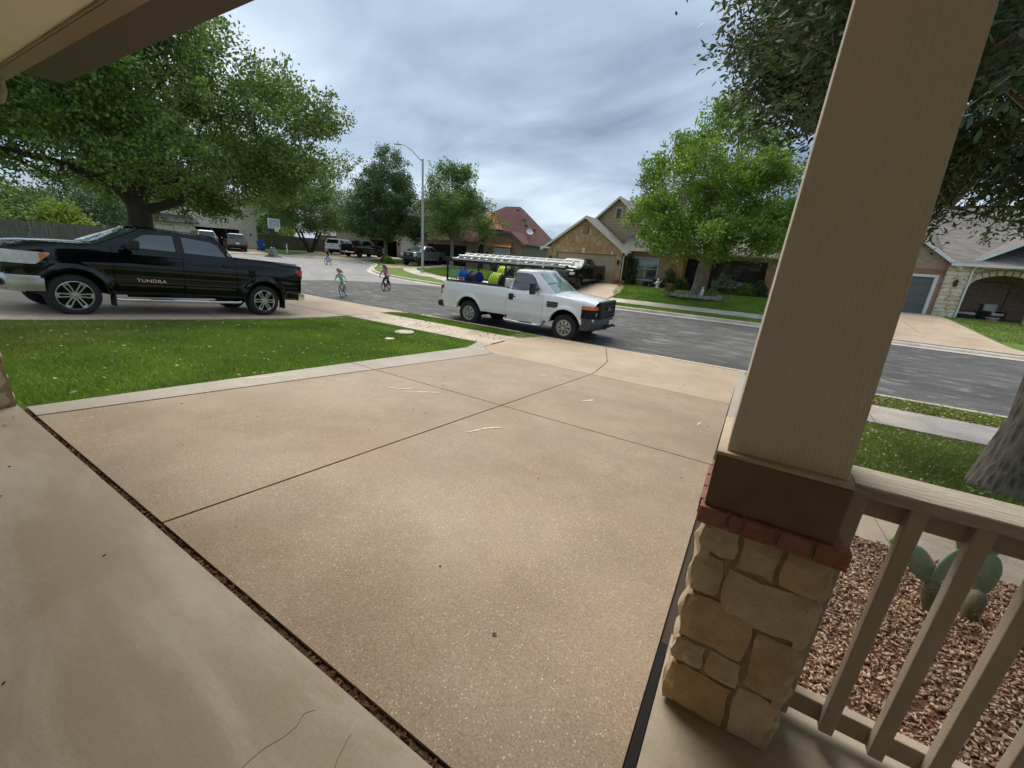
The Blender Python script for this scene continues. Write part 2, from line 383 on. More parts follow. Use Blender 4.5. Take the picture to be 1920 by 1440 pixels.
def drape(name, poly, m, dz=.012, step=.5, thick=0., zf=None, parent=None, kind='structure', label=None, pts=None):
    zf = zf or Z_np; bd = densify(poly, step); xs = [p[0] for p in bd]; ys = [p[1] for p in bd]
    gx, gy = np.meshgrid(np.arange(min(xs)+step/2, max(xs), step), np.arange(min(ys)+step/2, max(ys), step)); G = np.c_[gx.ravel(), gy.ravel()] if pts is None else pts
    if len(G): G = G[inside(G, poly)]
    allp = [Vector(p) for p in bd]+[Vector(p) for p in G]; n = len(bd)
    V, E_, F, *_ = delaunay_2d_cdt(allp, [(i, (i+1) % n) for i in range(n)], [], 1, 1e-4)
    V = np.array([tuple(p) for p in V]); z = zf(V)+dz; Fa = [tuple(f) for f in F]
    mb = MB(); mb.v = [(p[0], p[1], q) for p, q in zip(V, z)]; mb.f = Fa
    if thick:                                      # skirt
        zb = zf(np.array(bd))
        b = len(mb.v); mb.v += [(p[0], p[1], q+dz) for p, q in zip(bd, zb)]+[(p[0], p[1], q+dz-thick) for p, q in zip(bd, zb)]
        mb.f += [(b+i, b+(i+1) % n, b+n+(i+1) % n, b+n+i) for i in range(n)]
    o = link(name, mb.mesh(name, fix=True), m, parent)
    if o.data.polygons and sum(p.normal.z for p in o.data.polygons) < 0: o.data.flip_normals()
    if kind and parent is None: o['kind'] = kind
    return o
# offset of the curb line
def offset_line(line, d):
    a = np.array(line, float); t = np.zeros_like(a); t[1:-1] = a[2:]-a[:-2]; t[0] = a[1]-a[0]; t[-1] = a[-1]-a[-2]
    t /= np.linalg.norm(t, axis=1)[:, None]; nrm = np.c_[t[:, 1], -t[:, 0]]
    if sdist([a[5]+nrm[5]*.3])[0] < 0: nrm = -nrm
    return a+nrm*d
dcl = densify(curb_line, .8, closed=False)
inner, back_ = offset_line(dcl, -.45), offset_line(dcl, .15)
# ground sheet, reaching the horizon, with a hole where the street runs
def ground_sheet():
    hole = [tuple(p) for p in back_]
    box = [(-900, -600), (900, -600), (900, 1200), (-900, 1200)]
    pts = []
    for (x0, x1, y0, y1, s) in ((-20, 12, 1, 36, .9), (-70, 30, -8, 70, 3.), (-300, 300, -200, 400, 30)):
        gx, gy = np.meshgrid(np.arange(x0, x1, s), np.arange(y0, y1, s)); pts.append(np.c_[gx.ravel(), gy.ravel()])
    G = np.concatenate(pts); G = G[sdist(G) > .5]
    hs = hole+[(850, FAR+.15), (850, NEAR-.15)]
    n, k = len(box), len(hs)
    allp = [Vector(p) for p in box]+[Vector(p) for p in hs]+[Vector(p) for p in G]
    ed = [(i, (i+1) % n) for i in range(n)]+[(n+i, n+(i+1) % k) for i in range(k)]
    V, _, F, *_ = delaunay_2d_cdt(allp, ed, [], 1, 1e-4)
    V = np.array([tuple(p) for p in V]); F = np.array([tuple(f) for f in F]); cen = V[F].mean(1)
    F = F[~inside(cen, hs)]; z = Z_np(V)
    z = np.where(sdist(V) < .2, zs_np(V[:, 0])+.13, z)-.01
    return link('ground', mesh_np('ground', np.c_[V, z], F, True), M_LAWN)
tag(ground_sheet(), kind='structure')
# street: old worn pavement in the turning bulb, dark overlay along the street
street_poly = [tuple(p) for p in inner]
SEAM = [(-15.2, 22.5), (-19, 20.4), (-21.5, 17.5), (-22.6, 14.8), (-22.2, 12.6), (-20.5, 10.0)]
def clip_poly(keep_right):
    pts = densify(street_poly, 1.0, closed=False)
    sl_ = catmull(SEAM, 4)
    def sx(v): return interp(v, [(p[1], p[0]) for p in sl_])
    out = []
    if keep_right:
        out = [p for p in pts if p[0] > sx(p[1])]
    else:
        out = [p for p in pts if p[0] <= sx(p[1])]
    mid = [p for p in sl_ if sdist([p])[0] < -.5]
    return out, mid
def street_zone(right):
    pts, mid = clip_poly(right)
    if right: poly = [p for p in pts if p[1] < 16] + list(reversed(mid)) + [p for p in pts if p[1] >= 16]
    else: poly = pts + mid
    return poly
drape('street', street_zone(True), M_ASPH, .0, 1.0)
drape('street_worn', street_zone(False), M_ASPHOLD, -.004, 1.0)
# curb and gutter, cast in lengths
def curb_pieces():
    step = 4; idx = list(range(0, len(dcl)-1, step))
    root = tag(empty('curb'), kind='structure')
    for i in idx:
        j = min(i+step, len(dcl)-1)
        mid = dcl[(i+j)//2]
        if mid[0] > 40: continue
        drop = (-5.6 < mid[0] < -.1 and mid[1] < 12) or (-17.6 < mid[0] < -11 and mid[1] < 12) or (-13.5 < mid[0] < -8 and mid[1] > 20) or (4 < mid[0] < 9.3 and mid[1] > 20)
        sect = [(-.45, .0), (-.06, .012), (-.03, .06 if drop else .125), (.02, .10 if drop else .145), (.15, .118 if drop else .145), (.15, -.1), (-.45, -.1)]
        mb = MB(); n = len(sect); ln = {}
        for k, (o_, z_) in enumerate(sect): ln[k] = offset_line(dcl, o_)
        for q in range(i, j+1):
            for k, (o_, z_) in enumerate(sect):
                p = ln[k][q].copy()
                if q == i or q == j:
                    c = ln[k][(i+j)//2]; dd = c-p; L_ = np.hypot(*dd); p = p+dd/max(L_, 1e-6)*.006
                mb.v.append((p[0], p[1], float(zs_np(dcl[q][0]))+z_+.001))
        m_ = j-i
        for q in range(m_):
            for k in range(n): mb.f.append((q*n+k, q*n+(k+1) % n, (q+1)*n+(k+1) % n, (q+1)*n+k))
        mb.f.append(tuple(range(n))); mb.f.append(tuple(m_*n+k for k in range(n)))
        mb.build('curb_length', M_CURB, root)
curb_pieces()

# our driveway: slabs are parts, joints recessed
def zdrive(V):
    V = np.asarray(V, float); u, v = V.T; z = np.where(v < .66, 0., -.089*(v-.66))
    z = np.where(v > 7.9, -.6445-.004*(v-7.9), z)
    return z
drv = tag(empty('driveway'), kind='structure')
J = .009
DU = (-4.93, -2.56, -.05); DV = (.672, 4.2, 7.57)
for i in range(2):
    for j in range(2):
        drape('driveway_slab', [(DU[i]+J, DV[j]+J), (DU[i+1]-J, DV[j]+J), (DU[i+1]-J, DV[j+1]-J), (DU[i]+J, DV[j+1]-J)], M_DRIVE, .012, .35, .1, zdrive, drv)
drape('driveway_slab', [(-5.55, 7.57+J+.55), (-5.0, 7.57+J), (-2.56-J, 7.57+J), (-2.70-J, 9.0), (-3.3-J, 10.68), (-6.1, 10.68), (-5.75, 9.6), (-5.55, 9.0)], M_DRIVE2, .012, .35, .1, zdrive, drv)
drape('driveway_slab', [(-2.56+J, 7.57+J), (-.05-J, 7.57+J), (-.03, 10.68), (-3.3+J, 10.68), (-2.70+J, 9.0)], M_DRIVE2, .012, .35, .1, zdrive, drv)
for a, b in ((.672, 4.2), (4.2, 7.57)):
    k = .012*(a-.7); q = .012*(b-.7)
    x0a, x0b = (-5.31, -5.58) if a < 1 else (-5.58, -5.78)
    drape('ribbon_slab', [(-4.93-J, a+J), (-4.93-J, b-J), (x0b+.08, b-J), (x0a+.08, a+J)], M_RIBBON, .016, .35, .1, zdrive, drv)
drape('ribbon_slab', [(-4.93-J, 7.57+J), (-5.02, 7.57+J), (-5.56, 8.12), (-5.56, 8.45), (-6.0, 8.47), (-5.7, 7.57+J)], M_RIBBON, .016, .35, .1, zdrive, drv)
drape('joint_bed', [(-5.16, .63), (-.0, .63), (.02, 10.7), (-6.0, 10.7), (-5.62, 9.2), (-5.6, 7.57), (-5.4, 4.2)], mat('joint_dirt', (.055, .04, .03), .95), -.003, .5, 0, zdrive, drv)
# porch slab and entry walk
P('porch_slab', M_PORCH, None, 'box2', (-6.4, -4, -.25), (-.055, .648, .012))['kind'] = 'structure'
P('entry_slab', M_PORCH, None, 'box2', (-.018, -4, -.25), (7, 1.60, .004))['kind'] = 'structure'
entry = tag(empty('entry_walk'), kind='structure')
for k in range(4):
    drape('walk_slab', [(-.02+k*1.2, 3.5), (1.17+k*1.2, 3.5), (1.17+k*1.2, 4.6), (-.02+k*1.2, 4.6)], M_WALK, .015, .4, .12, None, entry)
drape('drive_edging', [(-.044, 4.62), (.11, 4.62), (.11, 10.55), (-.044, 10.55)], M_RIBBON, .024, .4, .08, lambda V: np.maximum(Z_np(V), zdrive(V)))
# the leaf-packed expansion gap in front of the porch slab
gb = MB()
for k in range(1100):
    u = random.uniform(-5.2, -.06); r = random.uniform(.006, .018); R = Euler((random.uniform(-.7, .7), random.uniform(-.7, .7), random.uniform(0, 6.3))).to_matrix()
    c = Vector((u, random.uniform(.650, .670), random.uniform(-.006, .003)))
    gb.add([c+R @ Vector(p) for p in ((-r*1.6, 0, 0), (0, -r*.5, .003), (r*1.6, 0, 0), (0, r*.5, -.002))], [(0, 1, 2, 3)])
gp = link('leaf_litter', gb.mesh('leaf_litter', fix=False), mat('dead_leaf', (.13, .06, .03), .9, var=.6, vscale=40), None); tag(gp, 'brown leaf litter packed in the gap before the porch slab', 'leaves', kind='stuff')
# sidewalks in slabs
def walk(name, pts, half, m, step=1.5, dz=.016, mats=None):
    root = tag(empty(name), kind='structure'); dl = densify(pts, step, closed=False); a = np.array(dl)
    t = np.gradient(a, axis=0); t /= np.linalg.norm(t, axis=1)[:, None]; nr = np.c_[-t[:, 1], t[:, 0]]
    for i in range(len(dl)-1):
        p, q = a[i]+t[i]*.008, a[i+1]-t[i+1]*.008
        drape('sidewalk_slab', [tuple(p-nr[i]*half), tuple(q-nr[i+1]*half), tuple(q+nr[i+1]*half), tuple(p+nr[i]*half)], random.choice(mats) if mats else m, dz, .7, .08, None, root)
walk('sidewalk', [(-5.62, 9.1), (-11.1, 9.1)], .64, M_WALK, 1.38)
walk('sidewalk', [(.05, 9.0), (14, 9.0)], .62, M_WALKB, 1.75)
walk('sidewalk', [(9.6, 24.3), (16, 24.3)], .55, M_CURB, 2)
walk('sidewalk', [(-7.8, 24.4), (4.2, 24.4)], .55, M_CURB, 2)
walk('sidewalk', catmull([(-13.4, 24.4), (-18, 24.4), (-22.5, 24.9), (-26, 26.6), (-28.6, 28.9), (-30.4, 31.2)], 4), .6, M_CURB, 2)
# neighbours' drives
def zshift(dz): return lambda V: Z_np(V)+dz
ndv = tag(empty('neighbour_driveway'), kind='structure')
for a, b in ((-2, 1.3), (1.3, 4.9), (4.9, 8.45)):
    drape('driveway_slab', [(-17.4, a+J), (-11.05 if b < 5 else -11.15, a+J), (-11.05 if b < 5 else -11.2, b-J), (-17.4, b-J)], M_DRIVE3, .012, .6, .1, None, ndv)
drape('driveway_slab', [(-17.4, 8.47), (-11.2, 8.47), (-11.05, 10.2), (-10.5, 10.6), (-18.2, 10.6), (-17.5, 10.2)], M_DRIVE3, .013, .6, .1, None, ndv)
def farpoly(name, polys, m=M_DRIVE3):
    r = tag(empty(name), kind='structure')
    for p in polys: drape('driveway_slab', p, m, .02, .8, .08, None, r)
farpoly('tan_house_driveway', [[(-13.4, 22.02), (-10.75, 22.02), (-10.75, 27), (-13.4, 27)], [(-10.73, 22.02), (-7.9, 22.02), (-7.9, 27), (-10.73, 27)], [(-14.8, 27.02), (-7.9, 27.02), (-8.9, 31.9), (-14.8, 31.9)]])
farpoly('stone_house_driveway', [[(3.9, 22.02), (9.4, 22.02), (8.8, 24.9), (4.0, 24.9)], [(4.0, 24.92), (6.4, 24.92), (6.0, 31.4), (2.6, 31.4)], [(6.42, 24.92), (8.8, 24.92), (8.1, 31.4), (6.02, 31.4)]])
farpoly('brick_house_driveway', [[(-33.4, 29.9), (-30.4, 26.9), (-28.6, 29.2), (-31.6, 32.2)], [(-31.5, 32.3), (-28.5, 29.3), (-26.6, 38.4), (-33.5, 38.4)]], g_concrete('reddish_drive', (.42, .28, .20), (.50, .35, .26)))
farpoly('pale_brick_house_driveway', [[(-45.2, 27.3), (-42.6, 29.4), (-38.6, 31.2), (-43.2, 43.8), (-51.8, 43.8), (-49.5, 33)]])
farpoly('cream_house_driveway', [[(-46.3, 21.2), (-45.6, 25.6), (-54.2, 28.2), (-54.2, 22.2)]])
# ------------------------------------------------------------------ our own porch: column, railing, roof, walls
def stone_mat(name, base, pale, rust, scale=6., amt=.7):
    g = NG(name, .9)
    oi = g.n('ShaderNodeObjectInfo'); off = g.n('ShaderNodeVectorMath', operation='SCALE'); cx = g.n('ShaderNodeCombineXYZ')
    for i in range(3): g.l(oi.outputs['Random'], cx.inputs[i])
    g.l(cx.outputs[0], off.inputs[0]); off.inputs['Scale'].default_value = 37
    ad = g.n('ShaderNodeVectorMath', operation='ADD'); g.l(g.pos, ad.inputs[0]); g.l(off.outputs[0], ad.inputs[1]); v = ad.outputs[0]
    c = g.mix(g.ramp(g.noise(scale, 7, .68, v), (.36, 0.), (.62, 1.)), base, pale)
    c = g.mix(g.ramp(g.noise(scale*.55, 5, .7, v), (.56, 0.), (.70, amt)), c, rust)
    c = g.mix(g.ramp(oi.outputs['Random'], (0., 0.), (1., .45)), c, tuple(x*1.12 for x in pale))
    c = g.mix(g.ramp(oi.outputs['Random'], (.62, 0.), (.95, .55)), c, rust)
    pit = g.ramp(g.noise(scale*9, 5, .8, v), (.33, .6), (.40, 0.)); c = g.mix(pit, c, tuple(x*.5 for x in base)); g.color(c)
    h = g.noise(scale*2.2, 9, .75, v); g.bump(h, 1., .022); return g.m
M_LIME = stone_mat('limestone', (.54, .40, .245), (.77, .65, .47), (.58, .30, .08), 7, .8)
M_MORTAR = mat('stone_mortar', (.40, .30, .20), .95, var=.2, vscale=25, bump=.5, bscale=120)
M_CAPBRICK = mat('cap_brick', (.24, .095, .07), .8, var=.35, vscale=9, bump=.5, bscale=60, col2=(.36, .16, .12))
def board_mat(name, col, var=.12):
    g = NG(name, .6)                                # fibre-cement boards: fine vertical grooving
    w = g.n('ShaderNodeTexWave', wave_type='BANDS', bands_direction='X'); g.l(g.mapping(g.wallvec(), (1, .02, 1)), w.inputs['Vector'])
    w.inputs['Scale'].default_value = 27; w.inputs['Distortion'].default_value = .6; w.inputs['Detail'].default_value = 2
    c = g.mix(g.ramp(g.noise(3, 5), (.35, 0.), (.65, 1.)), tuple(x*(1-var) for x in col), tuple(x*(1+var) for x in col))
    g.color(c); g.bump(w.outputs['Fac'], .40, .004); return g.m
M_POST = board_mat('tan_post_board', (.68, .61, .51), .03)
M_BROWN = mat('brown_base_trim', (.17, .115, .072), .55, var=.15, vscale=8)
M_RAILW = mat('taupe_rail_paint', (.46, .385, .30), .55, var=.10, vscale=6, bump=.12, bscale=90)
M_RAILTOP = mat('weathered_rail_top', (.40, .35, .28), .8, var=.3, vscale=9, stretch=(1.2, 14, 8), bump=.6, bscale=10, col2=(.56, .51, .43))
M_SOFFIT = board_mat('soffit_board', (.84, .76, .62), .03)
M_GUTTER = mat('brown_gutter', (.30, .22, .15), .4, var=.08)
M_WALLTAN = mat('tan_stucco', (.72, .64, .52), .85, var=.08, bump=.3, bscale=80)

def rough_stone(name, cx, cz, w, h, depth, front, m, parent, axis='y', sign=-1, seed=0, bulge=.014, nx=None, nz=None, wob=.007):
    """a hewn block: wobbling outline, bulging rough face; front = coordinate of the face plane"""
    r = random.Random(seed); nx = nx or max(3, int(w/.028)); nz = nz or max(3, int(h/.028)); mb = MB(); grid = {}
    ph = [r.uniform(0, 6.3) for _ in range(6)]
    for i in range(nx+1):
        for j in range(nz+1):
            s, t = i/nx*2-1, j/nz*2-1
            rr = max(abs(s), abs(t))
            k = .10                                  # round the corners
            ss = s*(1-k*.5*max(0, abs(s)+abs(t)-1.35)); tt = t*(1-k*.5*max(0, abs(s)+abs(t)-1.35))
            x = cx+ss*w/2+wob*sin(ph[0]+tt*3+s*2)*.6*abs(s)**3+wob*r.uniform(-.35, .35); z = cz+tt*h/2+wob*sin(ph[1]+ss*4)*.6*abs(t)**3+wob*r.uniform(-.35, .35)
            edge = max(0, 1-rr**9)
            d = bulge*edge*(.75+.5*sin(ph[2]+s*3.1+t)+.4*sin(ph[3]+t*4.3-s*2))+r.uniform(-.006, .006)*min(1, w/.2+.4)-(.004 if rr > .99 else 0)
            grid[i, j] = len(mb.v)
            q = front+sign*d
            mb.v.append((x, q, z) if axis == 'y' else (q, x, z))
    for i in range(nx):
        for j in range(nz): mb.f.append((grid[i, j], grid[i+1, j], grid[i+1, j+1], grid[i, j+1]))
    ring = [grid[i, 0] for i in range(nx)]+[grid[nx, j] for j in range(nz)]+[grid[i, nz] for i in range(nx, 0, -1)]+[grid[0, j] for j in range(nz, 0, -1)]
    b = len(mb.v)
    for q in ring:
        p = list(mb.v[q]); p[1 if axis == 'y' else 0] = front-sign*depth; mb.v.append(tuple(p))
    n = len(ring)
    for i in range(n): mb.f.append((ring[i], ring[(i+1) % n], b+(i+1) % n, b+i))
    return mb.build(name, m, parent, smooth=32)

C0, C1, F0, F1 = 0.0, .345, 1.275, 1.60             # stone pier footprint
colm = empty('porch_column', (.17, 1.43, 0), label='square tan porch post on a limestone pier with red brick cap beside the railing', cat='column')
def cpart(name, m, *bx, bevel=0):
    mb = MB()
    for a, b in bx: mb.box2([a[i]-(.17, 1.43, 0)[i] for i in range(3)], [b[i]-(.17, 1.43, 0)[i] for i in range(3)])
    return mb.build(name, m, colm, bevel=bevel)
core = cpart('mortar_core', M_MORTAR, ((C0+.018, F0+.020, 0), (C1-.018, F1-.020, .80)))
def cst(cx, cz, w, h, seed, face='near'):
    if face == 'near': o = rough_stone('stone', cx-.17, cz, w, h, .03, F0+.008-1.43, M_LIME, colm, 'y', -1, seed, bulge=.012)
    elif face == 'street': o = rough_stone('stone', cx-.17, cz, w, h, .03, F1-.008-1.43, M_LIME, colm, 'y', 1, seed)
    elif face == 'left': o = rough_stone('stone', cx-1.43, cz, w, h, .03, C0+.006-.17, M_LIME, colm, 'x', -1, seed)
    else: o = rough_stone('stone', cx-1.43, cz, w, h, .03, C1-.006-.17, M_LIME, colm, 'x', 1, seed)
    return o
# the near face, block by block as laid
for k, (x0, x1, z0, z1) in enumerate([(.000, .105, .685, .795), (.118, .215, .665, .785), (.228, .345, .655, .785),
        (.000, .085, .525, .672), (.098, .345, .480, .648), (.000, .205, .325, .512), (.222, .345, .240, .466),
        (.000, .095, .215, .312), (.108, .208, .160, .300), (.000, .20, .02, .200), (.214, .345, .02, .226)]):
    if k == 8: x1, z1, z0 = .208, .312, .212
    cst((x0+x1)/2, (z0+z1)/2, x1-x0, z1-z0, 100+k)
z = .02
for k, h in enumerate((.185, .115, .19, .14, .13)):
    m = F0+(F1-F0)*(.5 if k % 2 else .42)
    cst((F0+m)/2, z+h/2, m-F0-.012, h-.012, 200+k, 'left'); cst((F1+m)/2, z+h/2, F1-m-.012, h-.012, 220+k, 'left')
    cst((F0+m)/2, z+h/2, m-F0-.012, h-.012, 240+k, 'right'); cst((F1+m)/2, z+h/2, F1-m-.012, h-.012, 260+k, 'right')
    xm = C0+(C1-C0)*(.6 if k % 2 else .4)
    cst((C0+xm)/2, z+h/2, xm-C0-.012, h-.012, 280+k, 'street'); cst((C1+xm)/2, z+h/2, C1-xm-.012, h-.012, 300+k, 'street'); z += h
# brick cap course, bricks on each face
cpart('cap_mortar', M_MORTAR, ((C0-.016, F0-.016, .795), (C1-.012, F1+.016, .856)))
x = C0-.022; xs = [.078, .030, .079, .079, .076]
for w in xs:
    P('brick', M_CAPBRICK, colm, 'box2', (x-.17, F0-.028-1.43, .800), (x+w-.17, F0+.02-1.43, .858), bevel=.004)
    P('brick', M_CAPBRICK, colm, 'box2', (x-.17, F1-.02-1.43, .800), (x+w-.17, F1+.028-1.43, .858), bevel=.004); x += w+.0085
y = F0+.024
for w in (.085,)*3:
    P('brick', M_CAPBRICK, colm, 'box2', (C0-.028-.17, y-1.43, .800), (C0+.02-.17, y+w-1.43, .858), bevel=.004)
    P('brick', M_CAPBRICK, colm, 'box2', (C1-.06-.17, y-1.43, .800), (C1-.004-.17, y+w-1.43, .858), bevel=.004); y += w+.0085
cpart('base_trim', M_BROWN, ((C0-.012, F0-.012, .8585), (C1-.03, F1+.012, 1.03)), bevel=.003)
cpart('trim_ledge', mat('pale_ledge', (.50, .42, .30), .7, var=.2), ((C0-.012, F0-.012, 1.0305), (C1-.03, F1+.012, 1.042)), bevel=.002)
pm = MB()
def taper(b0, b1, z0, z1):
    v = [(b0[0], b0[1], z0), (b0[2], b0[1], z0), (b0[2], b0[3], z0), (b0[0], b0[3], z0), (b1[0], b1[1], z1), (b1[2], b1[1], z1), (b1[2], b1[3], z1), (b1[0], b1[3], z1)]
    pm.add([(p[0]-.17, p[1]-1.43, p[2]) for p in v], [(0, 3, 2, 1), (4, 5, 6, 7), (0, 1, 5, 4), (1, 2, 6, 5), (2, 3, 7, 6), (3, 0, 4, 7)])
taper((.012, F0+.012, .302, F1-.012), (.052, F0+.05, .262, F1-.05), 1.0425, 2.62)
pm.build('post', M_POST, colm, bevel=.003)
# corner boards of the post
# railing
rail = empty('porch_railing', (.36, 1.5, 0), label='taupe wooden porch railing with square balusters and weathered top rail', cat='railing')
RY0, RY1 = 1.475, 1.515
def rp_(name, m, a, b, bevel=.004): return P(name, m, rail, 'box2', (a[0]-.36, a[1]-1.5, a[2]), (b[0]-.36, b[1]-1.5, b[2]), bevel=bevel)
rp_('top_rail', M_RAILTOP, (.349, 1.415, .955), (3.6, 1.565, .993))
rp_('upper_rail', M_RAILW, (.349, 1.476, .875), (3.6, 1.514, .954))
rp_('bottom_rail', M_RAILW, (.349, 1.476, .055), (3.6, 1.514, .135))
bal = None
for k in range(24):
    x = .375+.133*k
    if bal is None: bal = rp_('baluster', M_RAILW, (x-.02, 1.4355, .060), (x+.02, 1.4755, .953)); bx0 = x
    else: c = bal.copy(); COL.objects.link(c); c.location = (x-bx0, 0, 0)
# ceiling, beam, gutter and the walls behind us
roof = empty('porch_roof', (0, 0, 2.7), label='porch roof with pale soffit and brown gutter over the garage apron', cat='roof')
def rpt(name, m, a, b): return P(name, m, roof, 'box2', (a[0], a[1], a[2]-2.7), (b[0], b[1], b[2]-2.7))
rpt('soffit', M_SOFFIT, (-7.4, -4, 2.765), (7, 1.18, 2.80))
rpt('porch_soffit', M_SOFFIT, (-.4, 1.182, 2.765), (7, 1.70, 2.80))
rpt('porch_beam', M_POST, (-.06, 1.30, 2.60), (7, 1.58, 2.764))
rpt('fascia', M_GUTTER, (-7.4, 1.165, 2.752), (-.42, 1.1795, 2.90))
gm = MB(); gm.prism([(1.182, .05), (1.285, .05), (1.315, .10), (1.30, .15), (1.31, .17), (1.182, .17)], 'x', -7.4, -.42); gm.build('gutter', M_GUTTER, roof)
dm = MB(); dm.tube([(-6.30, 1.235, .06), (-6.30, 1.235, -.04), (-6.32, 1.215, -.10), (-6.38, 1.16, -.135), (-6.6, 1.0, -.17), (-7.0, .78, -.21), (-7.1, .70, -.30), (-7.1, .70, -2.6)], .045, 10); dm.build('downspout', M_GUTTER, roof, smooth=50)
rpt('roof_deck', mat('roof_shingle_own', (.12, .10, .08), .9), (-6.6, -6, 2.92), (7, 1.75, 3.0))
hw = empty('house_wall', (0, -2.6, 0), label='tan stucco house wall behind the porch', cat='wall')
P('wall', M_WALLTAN, hw, 'box2', (-6.3, -.2, 0), (7, 0, 2.765))
P('side_wall', M_WALLTAN, hw, 'box2', (-6.32, .001, 0), (-6.12, 2.55, 2.764))
# stone pier at the far side of the apron
pier = empty('garage_pier', (-5.52, .44, 0), label='limestone garage pier with rust stained block at the end of the leaf filled joint', cat='pier')
P('mortar_core', M_MORTAR, pier, 'box2', (-.2, -.2, 0), (.2, .2, 2.76))
z = .0; k = 0
for h in (.17, .20, .15, .19, .16, .21, .15, .18, .2, .16, .19, .17, .2, .18, .14):
    m = .02 if k % 2 else -.06
    rough_stone('stone', (-.2+m)/2, z+h/2, m+.2-.012, h-.012, .03, .2, M_LIME, pier, 'x', 1, 400+k, nx=4, nz=4, bulge=.012)
    rough_stone('stone', (m+.2)/2, z+h/2, .2-m-.012, h-.012, .03, .2, M_LIME, pier, 'x', 1, 430+k, nx=4, nz=4, bulge=.012)
    rough_stone('stone', 0, z+h/2, .40-.012, h-.012, .03, .2, M_LIME, pier, 'y', 1, 460+k, nx=6, nz=4, bulge=.012)
    z += h; k += 1
# black edging in the joint by the column
P('joint_strip', mat('black_joint_strip', (.006, .006, .006), .9), drv, 'box2', (-.050, .63, -.12), (-.022, 1.56, -.022))
# ------------------------------------------------------------------ vehicles
def wheel_meshes(kind, R, W):
    """tyre, rim meshes around the y axis; outer face at y = 0, inner at y = W"""
    t = MB(); rr = {'steel': .60, 'alloy12': .70, 'alloy5': .62}[kind]*R
    t.lathe([(rr*.98, .045), (rr, .006), (rr*1.03, .0), (R*.86, -.008), (R*.93, .004), (R*.975, .022), (R, .05), (R, W*.5), (R, W-.05), (R*.96, W-.01), (R*.85, W), (rr, W), (rr, W*.8)], 40, 'y')
    for k in range(40):                              # tread blocks
        a = 2*pi*k/40
        for yy in (W*.25, W*.55, W*.8):
            c = (R*cos(a), yy, R*sin(a)); t.box(c, (.008, W*.2, R*.11), R=Matrix.Rotation(-a, 3, 'Y'))
    r = MB()
    if kind == 'steel':
        r.lathe([(rr, .03), (rr*1.01, .004), (rr*.96, .0), (rr*.93, .02), (rr*.88, .045), (rr*.80, .05), (rr*.76, .035)], 40, 'y')
        r.lathe([(rr*.52, .012), (rr*.45, .004), (rr*.40, .02), (rr*.36, .02)], 32, 'y')
        for k in range(8):
            a = 2*pi*k/8+.2; a2 = a+2*pi/8*.56; n = 4; b = len(r.v)
            for i in range(n+1):
                q = a+(a2-a)*i/n
                for f, y in ((.53, .014), (.77, .036)): r.v.append((rr*f*cos(q), y, rr*f*sin(q)))
            for i in range(n): r.f.append((b+2*i, b+2*i+2, b+2*i+3, b+2*i+1))
    elif kind == 'alloy12':
        r.lathe([(rr, .05), (rr*1.01, .006), (rr*.97, .0), (rr*.93, .012), (rr*.92, .06)], 40, 'y')
        r.lathe([(rr*.30, .03), (rr*.26, .012), (.0, .010)], 24, 'y')
        for k in range(6):
            for s in (-1, 1):
                a = 2*pi*k/6; d = Vector((cos(a), 0, sin(a))); n = Vector((-sin(a), 0, cos(a)))
                p0 = d*rr*.20+n*s*rr*.085+Vector((0, .022, 0)); p1 = d*rr*.94+n*s*rr*.14+Vector((0, .014, 0)); r.bar(p0, p1, rr*.085, .03, up=(0, 1, 0))
            for a_ in (2*pi*k/6,): r.bar(Vector((cos(a_), 0, sin(a_)))*rr*.80+Vector((0, .018, 0)), Vector((cos(a_), 0, sin(a_)))*rr*.95+Vector((0, .012, 0)), rr*.26, .02, up=(0, 1, 0))
    else:
        r.lathe([(rr, .05), (rr*1.01, .006), (rr*.96, .0), (rr*.93, .012), (rr*.92, .06)], 32, 'y')
        r.lathe([(rr*.28, .03), (rr*.24, .012), (.0, .010)], 20, 'y')
        for k in range(6):
            a = 2*pi*k/6+.3; d = Vector((cos(a), 0, sin(a))); r.bar(d*rr*.2+Vector((0, .02, 0)), d*rr*.95+Vector((0, .014, 0)), rr*.20, .03, up=(0, 1, 0))
    h = MB(); h.lathe([(rr*.94, .055), (rr*.94, .10), (0, .10)], 24, 'y')
    return t.mesh('tyre', 40), r.mesh('rim', 40), h.mesh('brake_drum', 40)
WHEELS = {}
def add_wheels(root, kind, R, W, half, xs, rimmat):
    key = (kind, R, W)
    if key not in WHEELS: WHEELS[key] = wheel_meshes(*key)
    t, r, h = WHEELS[key]
    for x in xs:
        for s in (-1, 1):
            o = link('wheel', t, M_RUBBER, root, (x, s*half, R), (0, 0, 0 if s < 0 else pi))
            ri = link('rim', r, rimmat, o); link('brake_drum', h, M_DARK, o)
            if kind == 'steel':
                c = MB(); c.lathe([(R*.17, .03), (R*.17, -.015), (R*.13, -.035), (0, -.04)], 20, 'y'); link('hub_cap', c.mesh('hub_cap', 40), mat('hub_cap_paint', (.5, .46, .33) if x > -1 else (.5, .49, .47), .35, metal=.4), o)
            else:
                c = MB(); c.lathe([(R*.11, .015), (R*.10, .002), (0, .0)], 18, 'y'); link('hub_cap', c.mesh('hub_cap', 40), M_ALLOY, o)

